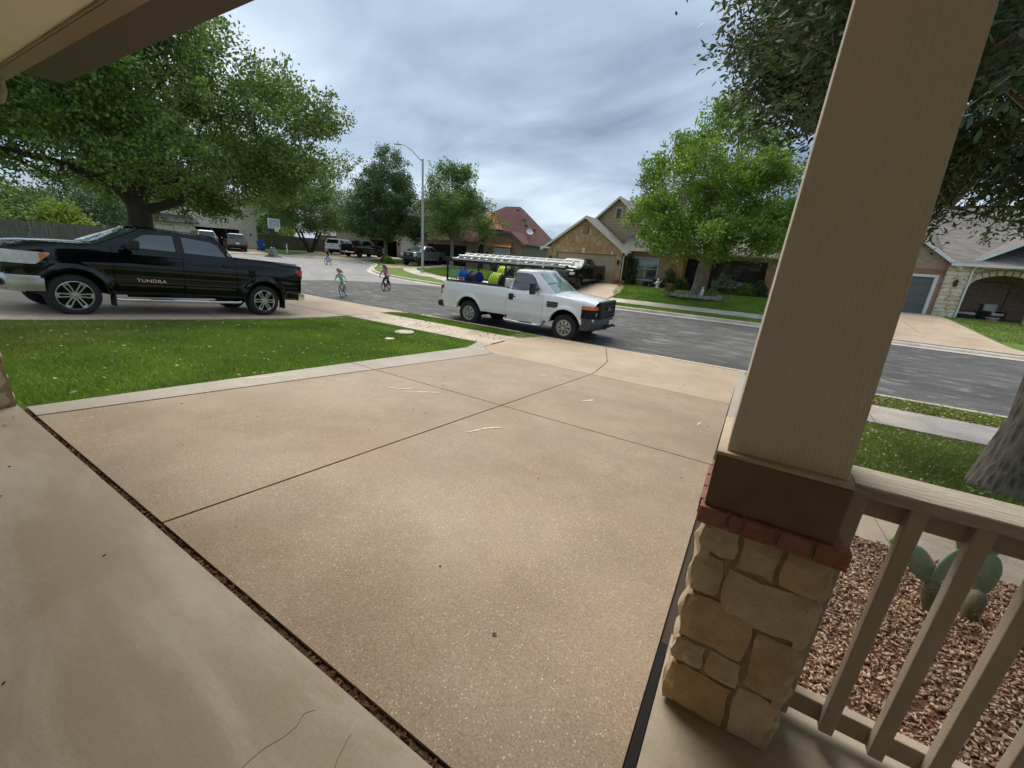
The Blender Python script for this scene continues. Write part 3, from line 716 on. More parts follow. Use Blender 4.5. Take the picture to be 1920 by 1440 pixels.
def vehicle(name, p, loc, heading, label, cat, group=None, pitch=0):
    """p: profile of a truck or wagon; x forward from the front axle, z from the ground"""
    root = empty(name, loc, Euler((0, pitch, heading)), label, cat, group)
    wb, R, hw = p['wb'], p['R'], p['W']/2; z0 = p['z0']; xf, xr = p['xf'], p['xr']
    top = p['top']                                   # [(x, z)] from nose to tail
    arches = [(0, p['Ra']), (-wb, p['Rb'])]; zc = p.get('zc', R)
    def zt(x): return interp(x, top)
    def zb(x):
        z = z0+.0
        for xc, ra in arches:
            if abs(x-xc) < ra: z = max(z, zc+sqrt(ra*ra-(x-xc)**2))
        if x > xf-.25: z = max(z, z0+.02)
        return z
    def width(x):
        w = hw
        if x > xf-.9: w -= p.get('nose_in', .10)*((x-(xf-.9))/.9)**2.2
        if x < xr+.5: w -= .03*((xr+.5-x)/.5)**2
        return w
    prof = [(0, .055), (.05, .03), (.18, .012), (.30, .004), (.42, .014), (.52, .0), (.66, .0), (.80, .018), (.92, .035), (.98, .055), (1., .085)]
    def yside(x, z):
        t = max(0, min(1, (z-z0)/max(.05, zt(x)-z0))); y = width(x)-interp(t, prof)
        for xc, ra in arches:
            d = sqrt((x-xc)**2+(z-zc)**2)-ra
            if z > zc-.3 and -.03 < d < .25: y += p.get('flare', .028)*math.exp(-((max(d, 0)-.03)/.055)**2)
        return y
    NT = 16
    def side(name_, x0, x1, s, m, gap=.005, zmin=None, parent=root, step=.045):
        xs = list(np.linspace(x1+gap, x0-gap, max(2, int((x0-x1)/step))))
        for xc, ra in arches:
            for q in (xc-ra, xc+ra):
                if x1 < q < x0: xs += [q-.001, q+.001]
        xs = sorted(set(xs)); mb = MB()
        for x in xs:
            b_, t_ = zb(x), zt(x)
            if zmin is not None: b_ = max(b_, zmin)
            for k in range(NT):
                z = b_+(t_-b_)*k/(NT-1); mb.v.append((x, s*yside(x, z), z))
        n = len(xs)
        for i in range(n-1):
            for k in range(NT-1): mb.f.append((i*NT+k, (i+1)*NT+k, (i+1)*NT+k+1, i*NT+k+1))
        # returned edges so that seams read as gaps
        for i in (0, n-1):
            b = len(mb.v)
            for k in range(NT): q = mb.v[i*NT+k]; mb.v.append((q[0], q[1]-s*.05, q[2]))
            for k in range(NT-1): mb.f.append((i*NT+k, i*NT+k+1, b+k+1, b+k))
        b = len(mb.v)                                # lower lip, turned in
        for i in range(n): q = mb.v[i*NT]; mb.v.append((q[0], q[1]-s*.09, q[2]+.005))
        for i in range(n-1): mb.f.append((i*NT, b+i, b+i+1, (i+1)*NT))
        return mb.build(name_, m, parent, smooth=35)
    paint = p['paint']; dx = p['doors']              # door seams from the front, e.g. [-.7,-1.9,-3.0]
    xcb = p['xcab']                                  # back of the cab
    for s in (-1, 1):
        side('front_fender', xf, dx[0], s, paint)
        for a, b in zip(dx, dx[1:]):
            d = side('door', a, b, s, paint)
            hm = MB(); hz = zt(b)-.20; hx = b+.22
            hm.bar((hx-.09, s*(yside(hx, hz)+.03), hz), (hx+.09, s*(yside(hx, hz)+.03), hz+.006), .03, .035); hm.box((hx-.08, s*(yside(hx, hz)+.01), hz), (.03, .05, .03)); hm.box((hx+.08, s*(yside(hx, hz)+.01), hz), (.03, .05, .03))
            hm.build('door_handle', p.get('handle', M_TRIM), d, bevel=.004)
            if p.get('pocket'): P('handle_pocket', M_TRIM, d, 'box', (hx-.06, s*(yside(hx, hz)+.004), hz-.02), (.17, .02, .20), bevel=.01)
        side('bed_side' if p['bed'] else 'rear_quarter', dx[-1], xr, s, paint)
    # dark core behind the seams, underbody
    cm = MB(); cm.box2((xf-.55, -hw+.10, z0+.05), (xr+.12, hw-.10, min(z for x, z in top)-.22)); 
    for xc, ra in arches: pass
    core_ = MB(); core_.box2((-p['Ra'], -hw+.12, z0), (-wb+p['Rb'], hw-.12, z0+.5)); core_.box2((xr+.1, -hw*.55, z0-.02), (xf-.2, hw*.55, z0+.42))
    core_.box2((-.35, -hw+.34, zc-.1), (.35, hw-.34, 1.0)); core_.box2((-wb-.35, -hw+.34, zc-.1), (-wb+.35, hw-.34, .9))
    core_.build('underbody', M_DARK, root)
    ax = MB(); ax.tube([(0, -hw+.25, R), (0, hw-.25, R)], .05, 8); ax.tube([(-wb, -hw+.25, R), (-wb, hw-.25, R)], .06, 8); ax.ball((-wb, 0, R), .14); ax.tube([(-wb-.9, .4, .42), (-wb+1.2, .4, .40), (-1, .35, .38)], .035, 8); ax.build('axles', M_DARK, root)
    # hood / deck lofts across the width
    def deck(name_, x0, x1, m, crown=.02, step=.07, power=1.0, rise=None):
        mb = MB(); xs = np.linspace(x0, x1, max(3, int(abs(x0-x1)/step))); N = 14
        for x in xs:
            y1 = yside(x, zt(x)); z1 = zt(x)
            for k in range(N+1):
                t = -1+2*k/N; dz = crown*(1-abs(t)**2.6)
                if rise: dz += rise(x, t)
                mb.v.append((x, y1*t, z1+dz))
        for i in range(len(xs)-1):
            for k in range(N): mb.f.append((i*(N+1)+k, i*(N+1)+k+1, (i+1)*(N+1)+k+1, (i+1)*(N+1)+k))
        return mb.build(name_, m, root, smooth=40)
    deck('hood', xf-.01, p['xA']-.18, paint, p.get('hood_crown', .05), rise=p.get('hood_rise'))
    # nose
    nm = MB(); zn = zt(xf); yn = yside(xf, zn-.1)
    N = 12; zs_ = np.linspace(p.get('znose', .62), zn, 8)
    for z in zs_:
        for k in range(N+1):
            t = -1+2*k/N; nm.v.append((xf-.002-.05*(abs(t)**3)+.01*(1-((z-zs_[0])/(zn-zs_[0])*2-1)**2), yside(xf, z)*t, z+(p.get('hood_crown', .05)*(1-abs(t)**2.6) if z == zs_[-1] else 0)))
    for i in range(len(zs_)-1):
        for k in range(N): nm.f.append((i*(N+1)+k, i*(N+1)+k+1, (i+1)*(N+1)+k+1, (i+1)*(N+1)+k))
    nm.build('nose_panel', p.get('nosemat', paint), root, smooth=40)
    # greenhouse
    xA, xRf, xRr, xC = p['xA'], p['xRf'], p['xRr'], p['xC']; zr = p['zr']; yb0 = p.get('yb', hw-.085); yr = p.get('yr', hw-.26)
    def zbelt(x): return zt(x)
    def gx(t, front):
        if front: return lerp(xA, xRf, t**.93)
        return lerp(xC, xRr, t**1.15)
    def gy(t): return lerp(yb0, yr, t**1.25)
    def gz(t, x): return lerp(zbelt(x)-.01, zr-.07, t)
    def ringpt(t, a):                                # a in 0..1 round the plan: rounded rectangle
        x0, x1, y = gx(t, True), gx(t, False), gy(t)
        return x0, x1, y
    def plan(t, n=8, rad=.13, bow=.10):
        x0, x1, y = gx(t, True), gx(t, False), gy(t); pts = []
        for k in range(n+1):                         # front edge, right to left
            s = -1+2*k/n; pts.append((x0+bow*(1-s*s)-.0*abs(s), s*(y-rad*.35)))
        m_ = 6
        for k in range(1, m_): pts.append((lerp(x0-.06, x1+.05, k/m_), y))
        for k in range(n+1):
            s = 1-2*k/n; pts.append((x1-.035*(1-s*s), s*(y-rad*.3)))
        for k in range(1, m_): pts.append((lerp(x1+.05, x0-.06, k/m_), -y))
        return pts
    gm = MB(); ts = [0, .15, .3, .45, .6, .75, .9, 1.]; cnt = None
    for t in ts:
        q = plan(t); cnt = len(q)
        for x, y in q: gm.v.append((x, y, lerp(zbelt(max(min(x, xA-.1), xC))-.015, zr-.075, t)))
    for sh, up in ((.03, .035), (.09, .058), (.22, .072), (.45, .078)):
        q = plan(1.); xm = (gx(1, True)+gx(1, False))/2
        for x, y in q: gm.v.append((x-(x-xm)*sh*.9, y*(1-sh), zr-.075+up))
    rows = len(gm.v)//cnt
    for i in range(rows-1):
        for k in range(cnt): gm.f.append((i*cnt+k, i*cnt+(k+1) % cnt, (i+1)*cnt+(k+1) % cnt, (i+1)*cnt+k))
    gm.f.append(tuple((rows-1)*cnt+k for k in range(cnt)))
    cab = gm.build('cab', paint, root, smooth=38)
    # glass
    def tz(x, z): zb_ = zbelt(max(min(x, xA-.1), xC))-.015; return (z-zb_)/(zr-.075-zb_)
    def side_glass(poly, s, m):
        mb = MB(); za, zb_ = min(q[1] for q in poly), max(q[1] for q in poly); nr, nc = 10, 8
        for i in range(nr+1):
            z = lerp(za+.001, zb_-.001, i/nr); xs = [xa+(xb-xa)*(z-z1_)/(z2_-z1_) for (xa, z1_), (xb, z2_) in zip(poly, poly[1:]+poly[:1]) if (z1_-z)*(z2_-z) <= 0 and z1_ != z2_]
            for k in range(nc+1): x = lerp(min(xs), max(xs), k/nc); mb.v.append((x, s*(gy(tz(x, z))+.009), z))
        for i in range(nr):
            for k in range(nc): q = i*(nc+1)+k; mb.f.append((q, q+1, q+nc+2, q+nc+1))
        return mb.build('side_window', m, root, smooth=True)
    def frame_strip(poly, s):
        mb = MB(); c = np.mean(poly, axis=0); pl = densify(poly, .06); nP = len(pl)
        out = [(x+(.022 if x > c[0] else -.022)*min(1, abs(x-c[0])/.25), z+(.022 if z > c[1] else -.02)*min(1, abs(z-c[1])/.12)) for x, z in pl]
        for a, e_ in ((out, .005), (pl, .013)):
            for x, z in a: mb.v.append((x, s*(gy(tz(x, z))+e_), z))
        for k in range(nP): mb.f.append((k, (k+1) % nP, nP+(k+1) % nP, nP+k))
        mb.build('window_trim', M_TRIM, root)
    for w in p['windows']:
        for s in (-1, 1): side_glass(w, s, p.get('glass', M_GLASS)); frame_strip(w, s)
    def screen(front, t0, t1, sy, m, name_):
        mb = MB(); nr, nc = 6, 10
        for i in range(nr+1):
            t = lerp(t0, t1, i/nr)
            for k in range(nc+1):
                s = (-1+2*k/nc)
                if front: x = gx(t, True)+.10*(1-s*s)+.008; y = s*(gy(t)-.045)*sy
                else: x = gx(t, False)-.035*(1-s*s)-.008; y = s*(gy(t)-.04)*sy
                xb = max(min(x, xA-.1), xC); mb.v.append((x, y, lerp(zbelt(xb)-.015, zr-.075, t)+(.006 if front else 0)))
        for i in range(nr):
            for k in range(nc): a = i*(nc+1)+k; mb.f.append((a, a+1, a+nc+2, a+nc+1))
        return mb.build(name_, m, root, smooth=True)
    screen(True, .06, .97, .95, p.get('wsglass', M_GLASSL), 'windscreen')
    t = .075
    for s0 in (-.15, .55):
        wp = MB()
        xx = gx(t, True)+.10; zz_ = zbelt(xA-.1)+.035
        wp.bar((xx+.02, s0*yb0, zz_), (gx(.12, True)+.075, (s0+.42)*yb0, zz_+.045), .018, .014)
        wp.build('wiper', M_TRIM, root)
    screen(False, p.get('rw0', .22), .90, .88, p.get('glass', M_GLASS), 'rear_window')
    # mirrors
    if p.get('mirror'):
        mxx, mz, mw, mh, md = p['mirror']
        for s in (-1, 1):
            mb = MB(); y0 = gy(.1)+.01
            mb.bar((mxx, s*y0, mz-.02), (mxx-.02, s*(y0+.16), mz-.02), .05, .04); mb.bar((mxx, s*y0, mz-.08), (mxx-.02, s*(y0+.16), mz-.07), .05, .03)
            mo = mb.build('mirror', p.get('mirrormat', M_TRIM), root)
            mb = MB(); mb.box((mxx-.03, s*(y0+.15+mw/2), mz), (md, mw, mh)); h_ = mb.build('mirror_housing', p.get('mirrormat', M_TRIM), mo, bevel=.03)
            P('mirror_glass', M_CHROME, mo, 'box', (mxx-.03-md/2-.002, s*(y0+.15+mw/2), mz), (.004, mw*.8, mh*.8))
    # bed
    if p['bed']:
        zb_ = p['bedz']; x0, x1 = xcb-.03, xr+.03; yi = hw-.20
        for s in (-1, 1):
            rails = MB()
            mb_pts = np.linspace(x0, x1, 12)
            for a, b in zip(mb_pts, mb_pts[1:]):
                ya, yb_ = yside(a, zt(a)), yside(b, zt(b))
                rails.add([(a, s*(ya+.006), zt(a)+.004), (b, s*(yb_+.006), zt(b)+.004), (b, s*(yb_-.12), zt(b)+.016), (a, s*(ya-.12), zt(a)+.016), (b, s*(yb_-.12), zb_), (a, s*(ya-.12), zb_)], [(0, 1, 2, 3), (3, 2, 4, 5)])
            rails.build('bed_rail', p.get('railmat', M_TRIM), root)
        P('bed_floor', p.get('bedmat', M_TRIM), root, 'box2', (x0, -yi, zb_-.05), (x1, yi, zb_))
        P('bed_front', paint, root, 'box2', (x0-.02, -yi-.06, zb_), (x0+.02, yi+.06, zt(x0)-.02))
        if p.get('cover'): P('bed_cover', mat('bed_cover_vinyl', (.012, .012, .013), .5), root, 'box2', (x0, -yi-.05, zt(x0)+.005), (x1+.03, yi+.05, zt(x0)+.03), bevel=.01)
    # tail
    tb = MB(); zt_ = zt(xr); yy = yside(xr, zt_-.2)
    tb.box2((xr-.02, -yy+.01, p.get('ztail', .60)), (xr+.05, yy-.01, zt_-.01)); tb.build('tailgate', paint, root, bevel=.012)
    P('tailgate_handle', M_TRIM, root, 'box', (xr-.028, 0, zt_-.16), (.02, .22, .07))
    P('licence_plate', M_PLATE, root, 'box', (xr-.135 if p['bed'] else xr-.03, 0, .62 if p['bed'] else .8), (.012, .31, .155))
    for s in (-1, 1):
        l0, l1 = p['tail']
        mb = MB(); mb.box2((xr-.035, s*(yy-.14), l0), (xr+p.get('tailx', .10), s*(yy+.016), l1)); mb.build('tail_light', M_REDL, root, bevel=.012)
    return root, dict(zt=zt, yside=yside, gy=gy, tz=tz, xf=xf, hw=hw, gx=gx, width=width, zn=zn)

def profile_bumper(root, name, m, sect, hw, curve, n=14, wrap=0, smooth=40):
    """bumper: cross-section in (x, z) swept across y with a curved front and wrapped ends"""
    mb = MB(); k = len(sect); N = n
    for i in range(N+1):
        t = -1+2*i/N; y = t*hw; off = -curve*abs(t)**2.4
        for x, z in sect: mb.v.append((x+off, y, z))
    for i in range(N):
        for j in range(k): mb.f.append((i*k+j, i*k+(j+1) % k, (i+1)*k+(j+1) % k, (i+1)*k+j))
    mb.f.append(tuple(range(k))); mb.f.append(tuple(N*k+j for j in range(k)))
    return mb.build(name, m, root, smooth=smooth)
def text_mesh(name, body, size, m, parent, loc, rot, depth=.004, align='CENTER', spacing=1.0, shear=0, sx=1.):
    cu = bpy.data.curves.new(name, 'FONT'); cu.body = body; cu.size = size; cu.extrude = depth; cu.align_x = align; cu.align_y = 'CENTER'; cu.space_character = spacing; cu.shear = shear
    o = bpy.data.objects.new(name, cu); COL.objects.link(o); bpy.context.view_layer.update()
    me = bpy.data.meshes.new_from_object(o.evaluated_get(bpy.context.evaluated_depsgraph_get())); bpy.data.objects.remove(o)
    for v in me.vertices: v.co.x *= sx
    return link(name, me, m, parent, loc, rot)

# ---- the black crew-cab pickup on the neighbour's drive
TUN = dict(wb=3.72, R=.405, W=2.03, z0=.45, zc=.42, xf=.86, xr=-4.80, Ra=.50, Rb=.50, flare=.04, paint=M_BLACKP, nose_in=.16,
    top=[(.86, 1.22), (.80, 1.285), (.55, 1.335), (.10, 1.385), (-.45, 1.43), (-.75, 1.44), (-3.05, 1.45), (-3.07, 1.45), (-4.80, 1.43)],
    doors=[-.62, -1.86, -3.02], xcab=-3.05, bed=True, bedz=.95, cover=True, xA=-.34, xRf=-1.22, xRr=-2.72, xC=-3.02, zr=1.95, hood_crown=.07, yr=.745,
    windows=[[(-.78, 1.46), (-1.20, 1.745), (-1.40, 1.80), (-1.76, 1.815), (-1.76, 1.46)], [(-1.93, 1.46), (-1.93, 1.815), (-2.52, 1.79), (-2.66, 1.73), (-2.80, 1.50), (-2.80, 1.46)]],
    mirror=(-.88, 1.52, .20, .20, .20), tail=(1.06, 1.32), tailx=.17, handle=M_TRIM, mirrormat=M_TRIM, glass=mat('tinted_glass_blue', (.03, .045, .055), .03, spec=1, coat=1), wsglass=mat('windscreen_green', (.055, .11, .085), .03, spec=.8, coat=.6), znose=.80)
GA = math.atan(.083)
tun, T = vehicle('pickup_truck', TUN, (-12.80, 2.57, -.225), -pi/2, 'black crew cab pickup with chrome step bars parked beyond the near lawn', 'truck', pitch=-GA)
add_wheels(tun, 'alloy12', .405, .275, 1.0, (0, -3.72), M_ALLOY)
# grille, lights, bumpers
def nose_box(root, name, m, y0, y1, z0, z1, x, d, bevel=.01, parent=None): return P(name, m, parent or root, 'box2', (x-d, y0, z0), (x, y1, z1), bevel=bevel)
gr = nose_box(tun, 'grille', M_TRIM, -.50, .50, .82, 1.19, .93, .08)
for sgn in (-1, 1): P('grille_frame', M_CHROME, gr, 'box2', (.86, sgn*.50, .80), (.945, sgn*.56, 1.21), bevel=.012)
P('grille_frame', M_CHROME, gr, 'box2', (.86, -.56, 1.19), (.945, .56, 1.26), bevel=.012)
for k in range(4): P('grille_bar', M_TRIM, gr, 'box2', (.93, -.49, .86+k*.08), (.942, .49, .88+k*.08))
for s in (-1, 1):
    def wrap(zlo, zhi, off, m, par, nm, xa, y0, xe=TUN['xf'], xb=None, nz=4):
        mb = MB(); xb = xe if xb is None else xb; cols = np.linspace(xa, xb, 10)
        for x in cols:
            for z in np.linspace(zlo(x), zhi(x), nz): mb.v.append((x, s*(T['yside'](x, z)+off), z))
        if xb == xe:
            for y in np.linspace(T['yside'](xe, 1.0)-.01, y0, 5):
                for z in np.linspace(zlo(xe), zhi(xe), nz): mb.v.append((xe+.012+off+.06*(1-abs(y)), s*y, z))
        n = len(mb.v)//nz
        for i in range(n-1):
            for k in range(nz-1): mb.f.append((i*nz+k, (i+1)*nz+k, (i+1)*nz+k+1, i*nz+k+1))
        return mb.build(nm, m, par, smooth=60)
    h = wrap(lambda x: .97 if x > .48 else lerp(1.17, .97, (x-.28)/.20), lambda x: 1.20, .010, M_LENS, tun, 'headlight', .28, .58)
    wrap(lambda x: lerp(1.165, 1.04, (x-.29)/.13), lambda x: 1.19, .018, M_AMBER, h, 'indicator', .29, .58, xb=.42)
    wrap(lambda x: .80, lambda x: .955, .006, M_BLACKP, tun, 'lamp_filler', .56, .5)
    mb = MB(); mb.lathe([(.075, .0), (.08, .03), (.06, .035), (0, .02)], 18, 'x', (.93, s*.70, .60)); fg = mb.build('fog_light', M_DARK, tun, smooth=40)
    mb = MB(); mb.lathe([(.078, .0), (.092, .03), (.082, .04)], 18, 'x', (.925, s*.70, .60)); mb.build('fog_ring', M_CHROME, fg, smooth=40)
M_BUMP = mat('bumper_chrome', (.50, .50, .49), .30, metal=.85)
profile_bumper(tun, 'front_bumper', M_BUMP, [(.80, .44), (.94, .45), (.99, .52), (1.0, .68), (.97, .76), (.80, .76)], .90, .16)
profile_bumper(tun, 'bumper_top', M_BLACKP, [(.70, .762), (.97, .762), (.93, .83), (.80, .90), (.70, .90)], .93, .17)
for s in (-1, 1):
    mb = MB(); N_ = 8
    for i in range(N_+1):
        x = lerp(.40, .86, i/N_); y = 1.012-.13*((x-.40)/.46)**1.8
        for z, e_ in ((.45, -.06), (.46, -.012), (.52, .0), (.70, .004), (.755, -.012), (.76, -.06)): mb.v.append((x, s*(y+e_), z+.02*(1-i/N_)*(z < .5)))
    for i in range(N_):
        for k in range(5): mb.f.append((i*6+k, (i+1)*6+k, (i+1)*6+k+1, i*6+k+1))
    mb.build('bumper_corner', M_BUMP, tun, smooth=40)
profile_bumper(tun, 'rear_bumper', M_CHROME, [(-4.78, .44), (-4.95, .46), (-4.97, .62), (-4.78, .66)], .985, -.06)
for s in (-1, 1):
    mb = MB(); ystep = s*1.0
    mb.tube([(-.62, ystep, .36), (-.70, ystep+s*.03, .345), (-3.02, ystep+s*.03, .345), (-3.10, ystep, .36)], .036, 10); st = mb.build('step_bar', M_CHROME, tun, smooth=40)
    for x0, x1 in ((-1.18, -1.62), (-2.35, -2.75)): P('step_pad', M_TRIM, st, 'box2', (x0, ystep+s*.002, .352), (x1, ystep+s*.058, .386), bevel=.006)
    for x, xx in ((-.60, .0), (-4.28, .0)):
        P('mud_flap', M_TRIM, tun, 'box2', (x-.02, s*.74, .20), (x+.015, s*1.0, .52), bevel=.01)
    # moulding along the doors
    for a, b in ((-.66, -1.83), (-1.89, -2.99)):
        mb = MB(); xs = np.linspace(a, b, 8)
        for x in xs:
            y = T['yside'](x, .66)
            mb.v += [(x, s*(y-.005), .645), (x, s*(y+.014), .65), (x, s*(y+.014), .69), (x, s*(y-.005), .70)]
        for i in range(7):
            for j in range(3): mb.f.append((i*4+j, i*4+j+1, (i+1)*4+j+1, (i+1)*4+j))
        mb.build('door_moulding', M_BLACKP, tun, smooth=40)
text_mesh('model_lettering', 'TUNDRA', .10, M_CHROME, tun, (-1.24, T['yside'](-1.24, .76)+.012, .775), (pi/2, 0, pi), .005, spacing=1.05, sx=1.25)
text_mesh('model_lettering', 'TUNDRA', .10, M_CHROME, tun, (-1.24, -T['yside'](-1.24, .76)-.012, .775), (pi/2, 0, 0), .005, spacing=1.05, sx=1.25)
for s in (-1, 1):
    mb = MB(); yq = T['gy'](T['tz'](-2.90, 1.55))+.01
    mb.lathe([(.050, -.004), (.052, .004), (.038, .006), (.036, -.004)], 20, 'y', (-2.905, 0, 1.545)); mb.tube([(-2.94, .004, 1.565), (-2.905, .006, 1.545), (-2.87, .004, 1.565)], .006, 6); mb.tube([(-2.905, .004, 1.59), (-2.905, .006, 1.51)], .006, 6)
    for i, v in enumerate(mb.v): mb.v[i] = (v[0], s*(yq+abs(v[1])*1.0), v[2])
    mb.build('round_badge', M_CHROME, tun, smooth=40)
    mb = MB(); mb.lathe([(.075, 0), (.075, .012), (0, .014)], 20, 'y', (0, 0, 0))
    P('fuel_door', M_BLACKP, tun, 'box', (-3.40, s*(T['yside'](-3.4, 1.12)+.002), 1.12), (.17, .008, .17), bevel=.03)
# things seen through the windscreen: steering wheel and seats
sw = MB(); R_ = Matrix.Rotation(radians(65), 3, 'Y')
N_ = 18; pts = [Vector((-.98, .40, 1.36))+R_ @ Vector((.19*cos(2*pi*k/N_), .19*sin(2*pi*k/N_), 0)) for k in range(N_+1)]; sw.tube(pts, .016, 6); sw.build('steering_wheel', M_TRIM, tun)

# ---- the white work pickup at the kerb
FRD = dict(wb=3.50, R=.395, W=2.03, z0=.52, zc=.44, xf=.86, xr=-4.66, Ra=.50, Rb=.50, flare=.045, paint=M_WHITEP, nose_in=.13,
    top=[(.86, 1.15), (.55, 1.22), (.05, 1.28), (-.50, 1.315), (-.72, 1.325), (-2.03, 1.33), (-2.05, 1.36), (-4.66, 1.36)],
    doors=[-.74, -2.02], xcab=-2.04, bed=True, bedz=.92, xA=-.38, xRf=-1.12, xRr=-1.84, xC=-2.0, zr=1.955, hood_crown=.075, yr=.76,
    windows=[[(-.90, 1.42), (-1.16, 1.70), (-1.30, 1.80), (-1.45, 1.825), (-1.76, 1.825), (-1.83, 1.78), (-1.86, 1.36), (-1.50, 1.355)]],
    mirror=(-.98, 1.44, .23, .34, .12), tail=(.92, 1.22), pocket=True, glass=mat('tinted_glass_grey', (.022, .026, .028), .03, spec=1, coat=1), wsglass=mat('windscreen_pale', (.20, .30, .29), .03, spec=1, coat=1), znose=.78, nosemat=M_TRIM)
ZS = -.778
frd, T2 = vehicle('pickup_truck', FRD, (-4.77, 12.03, ZS), 0, 'white single cab work pickup with a ladder rack parked at the kerb', 'truck')
add_wheels(frd, 'steel', .395, .25, .985, (0, -3.50), M_STEEL)
gr = nose_box(frd, 'grille', M_TRIM, -.60, .60, .74, 1.20, .95, .10, .03)
for k in range(3): P('grille_bar', M_TRIM, gr, 'box2', (.945, -.52, .80+k*.125), (.985, .52, .86+k*.125), bevel=.012)
for s in (-1, 1): P('grille_surround', M_TRIM, gr, 'box2', (.86, s*.53, .72), (.99, s*.63, 1.215), bevel=.025)
P('grille_surround', M_TRIM, gr, 'box2', (.85, -.62, 1.16), (.985, .62, 1.235), bevel=.025)
mb = MB(); mb.lathe([(.0, .004), (.115, .0), (.118, -.012)], 28, 'x', (1.004, 0, 1.0))
for i, v in enumerate(mb.v): mb.v[i] = (v[0], v[1], 1.0+(v[2]-1.0)*.42)
bd = mb.build('oval_badge', mat('badge_blue', (.01, .03, .16), .2, coat=1), gr, smooth=40)
mb = MB(); mb.lathe([(.118, -.006), (.122, .004), (.112, .006)], 28, 'x', (1.003, 0, 1.0))
for i, v in enumerate(mb.v): mb.v[i] = (v[0], v[1], 1.0+(v[2]-1.0)*.43)
mb.build('badge_ring', M_CHROME, bd, smooth=40)
text_mesh('badge_script', 'Ford', .085, M_CHROME, bd, (1.010, 0, 1.0), (pi/2, 0, pi/2), .002, shear=.3)
for s in (-1, 1):
    def lamp(z0_, z1_, off, m, par, nm, xa=.50, y0=.645):
        mb = MB(); cols = [(x, None) for x in np.linspace(xa, FRD['xf'], 7)]; zz2 = np.linspace(z0_, z1_, 4); xe = FRD['xf']
        for x, _ in cols:
            for z in zz2: mb.v.append((x, s*(T2['yside'](x, min(z, T2['zt'](x)-.05))+off), z))
        for y in np.linspace(T2['yside'](xe, .9)-.01, y0, 4):
            for z in zz2: mb.v.append((xe+.012+off+.03*(1-abs(y)), s*y, z))
        n = len(mb.v)//4
        for i in range(n-1):
            for k in range(3): mb.f.append((i*4+k, (i+1)*4+k, (i+1)*4+k+1, i*4+k+1))
        o = mb.build(nm, m, par, smooth=60); return o
    h = lamp(.745, 1.10, .010, M_DARK, frd, 'headlight'); lamp(1.0, 1.095, .018, M_AMBER, h, 'indicator', .515, .66)
    mb = MB(); mb.ball((.86, s*.76, .87), (.05, .09, .075)); mb.build('lamp_reflector', mat('lamp_grey', (.2, .2, .19), .15, coat=1), h, smooth=True)
    # side vent, step tube
    vt = P('fender_vent', M_TRIM, frd, 'box', (-.42, s*(T2['yside'](-.42, 1.02)+.001), 1.03), (.36, .02, .17), bevel=.012)
    for k in range(2): P('vent_bar', M_CHROME, vt, 'box', (-.42, s*(T2['yside'](-.42, 1.02)+.012), .995+k*.06), (.30, .012, .016))
    mb = MB(); mb.tube([(-.70, s*.86, .48), (-.76, s*1.02, .38), (-.90, s*1.045, .365), (-1.95, s*1.045, .365), (-2.06, s*1.02, .38), (-2.10, s*.86, .48)], .04, 10); st = mb.build('step_bar', M_CHROME, frd, smooth=40)
    P('step_pad', M_TRIM, st, 'box', (-1.25, s*1.045, .40), (.45, .07, .02))
profile_bumper(frd, 'front_bumper', mat('charcoal_bumper', (.05, .055, .06), .5), [(.72, .40), (.95, .40), (1.03, .50), (1.04, .66), (1.0, .74), (.72, .74)], .98, .24)
P('lower_intake', M_DARK, frd, 'box', (1.03, 0, .50), (.06, .7, .10), bevel=.01)
P('licence_plate', M_PLATE, frd, 'box', (1.052, .12, .60), (.012, .31, .155))
for yy in (-.42, .42): P('tow_hook', M_TRIM, frd, 'box', (1.05, yy, .47), (.12, .04, .06), bevel=.01)
profile_bumper(frd, 'rear_bumper', M_TRIM, [(-4.66, .50), (-4.86, .50), (-4.88, .66), (-4.66, .72)], .99, -.05)
P('hitch', M_TRIM, frd, 'box', (-4.80, .1, .44), (.5, .3, .05))
# sun strip and mirror inside
an = MB(); an.tube([(-.30, -.80, 1.32), (-.34, -.82, 1.95)], .004, 5); an.build('antenna', M_TRIM, frd)

# ladder rack: bolted to the bed
rackm = mat('rack_black', (.012, .012, .012), .45)
rk = MB(); ry = .90; rz = 2.02
for s in (-1, 1):
    rk.bar((-4.50, s*ry, 1.38), (-4.50, s*ry, rz), .05, .05); rk.bar((-2.22, s*ry, 1.38), (-2.16, s*ry, rz), .05, .05)
    rk.bar((-4.62, s*ry, rz+.02), (-.62, s*ry*.90, rz+.03), .045, .06)
    rk.bar((-.62, s*ry*.90, rz+.03), (-.56, s*.6, rz+.03), .045, .05)
for x in (-4.5, -3.3, -2.16, -.66): rk.bar((x, -ry, rz+.035), (x, ry, rz+.035), .045, .04)
rk.bar((-4.62, -ry, rz+.08), (-4.50, ry, rz+.08), .04, .10); rk.bar((-4.50, -ry, 1.40), (-2.2, -ry, 1.40), .06, .04); rk.bar((-4.50, ry, 1.40), (-2.2, ry, 1.40), .06, .04)
rk.build('ladder_rack', rackm, frd)
for x in (-2.72, -1.80, -.92):
    b = MB(); b.box((x, -.82, rz+.10), (.05, .05, .16)); b.box((x, -.82, rz+.18), (.09, .07, .02)); b.build('rack_clamp', M_ALU, frd)
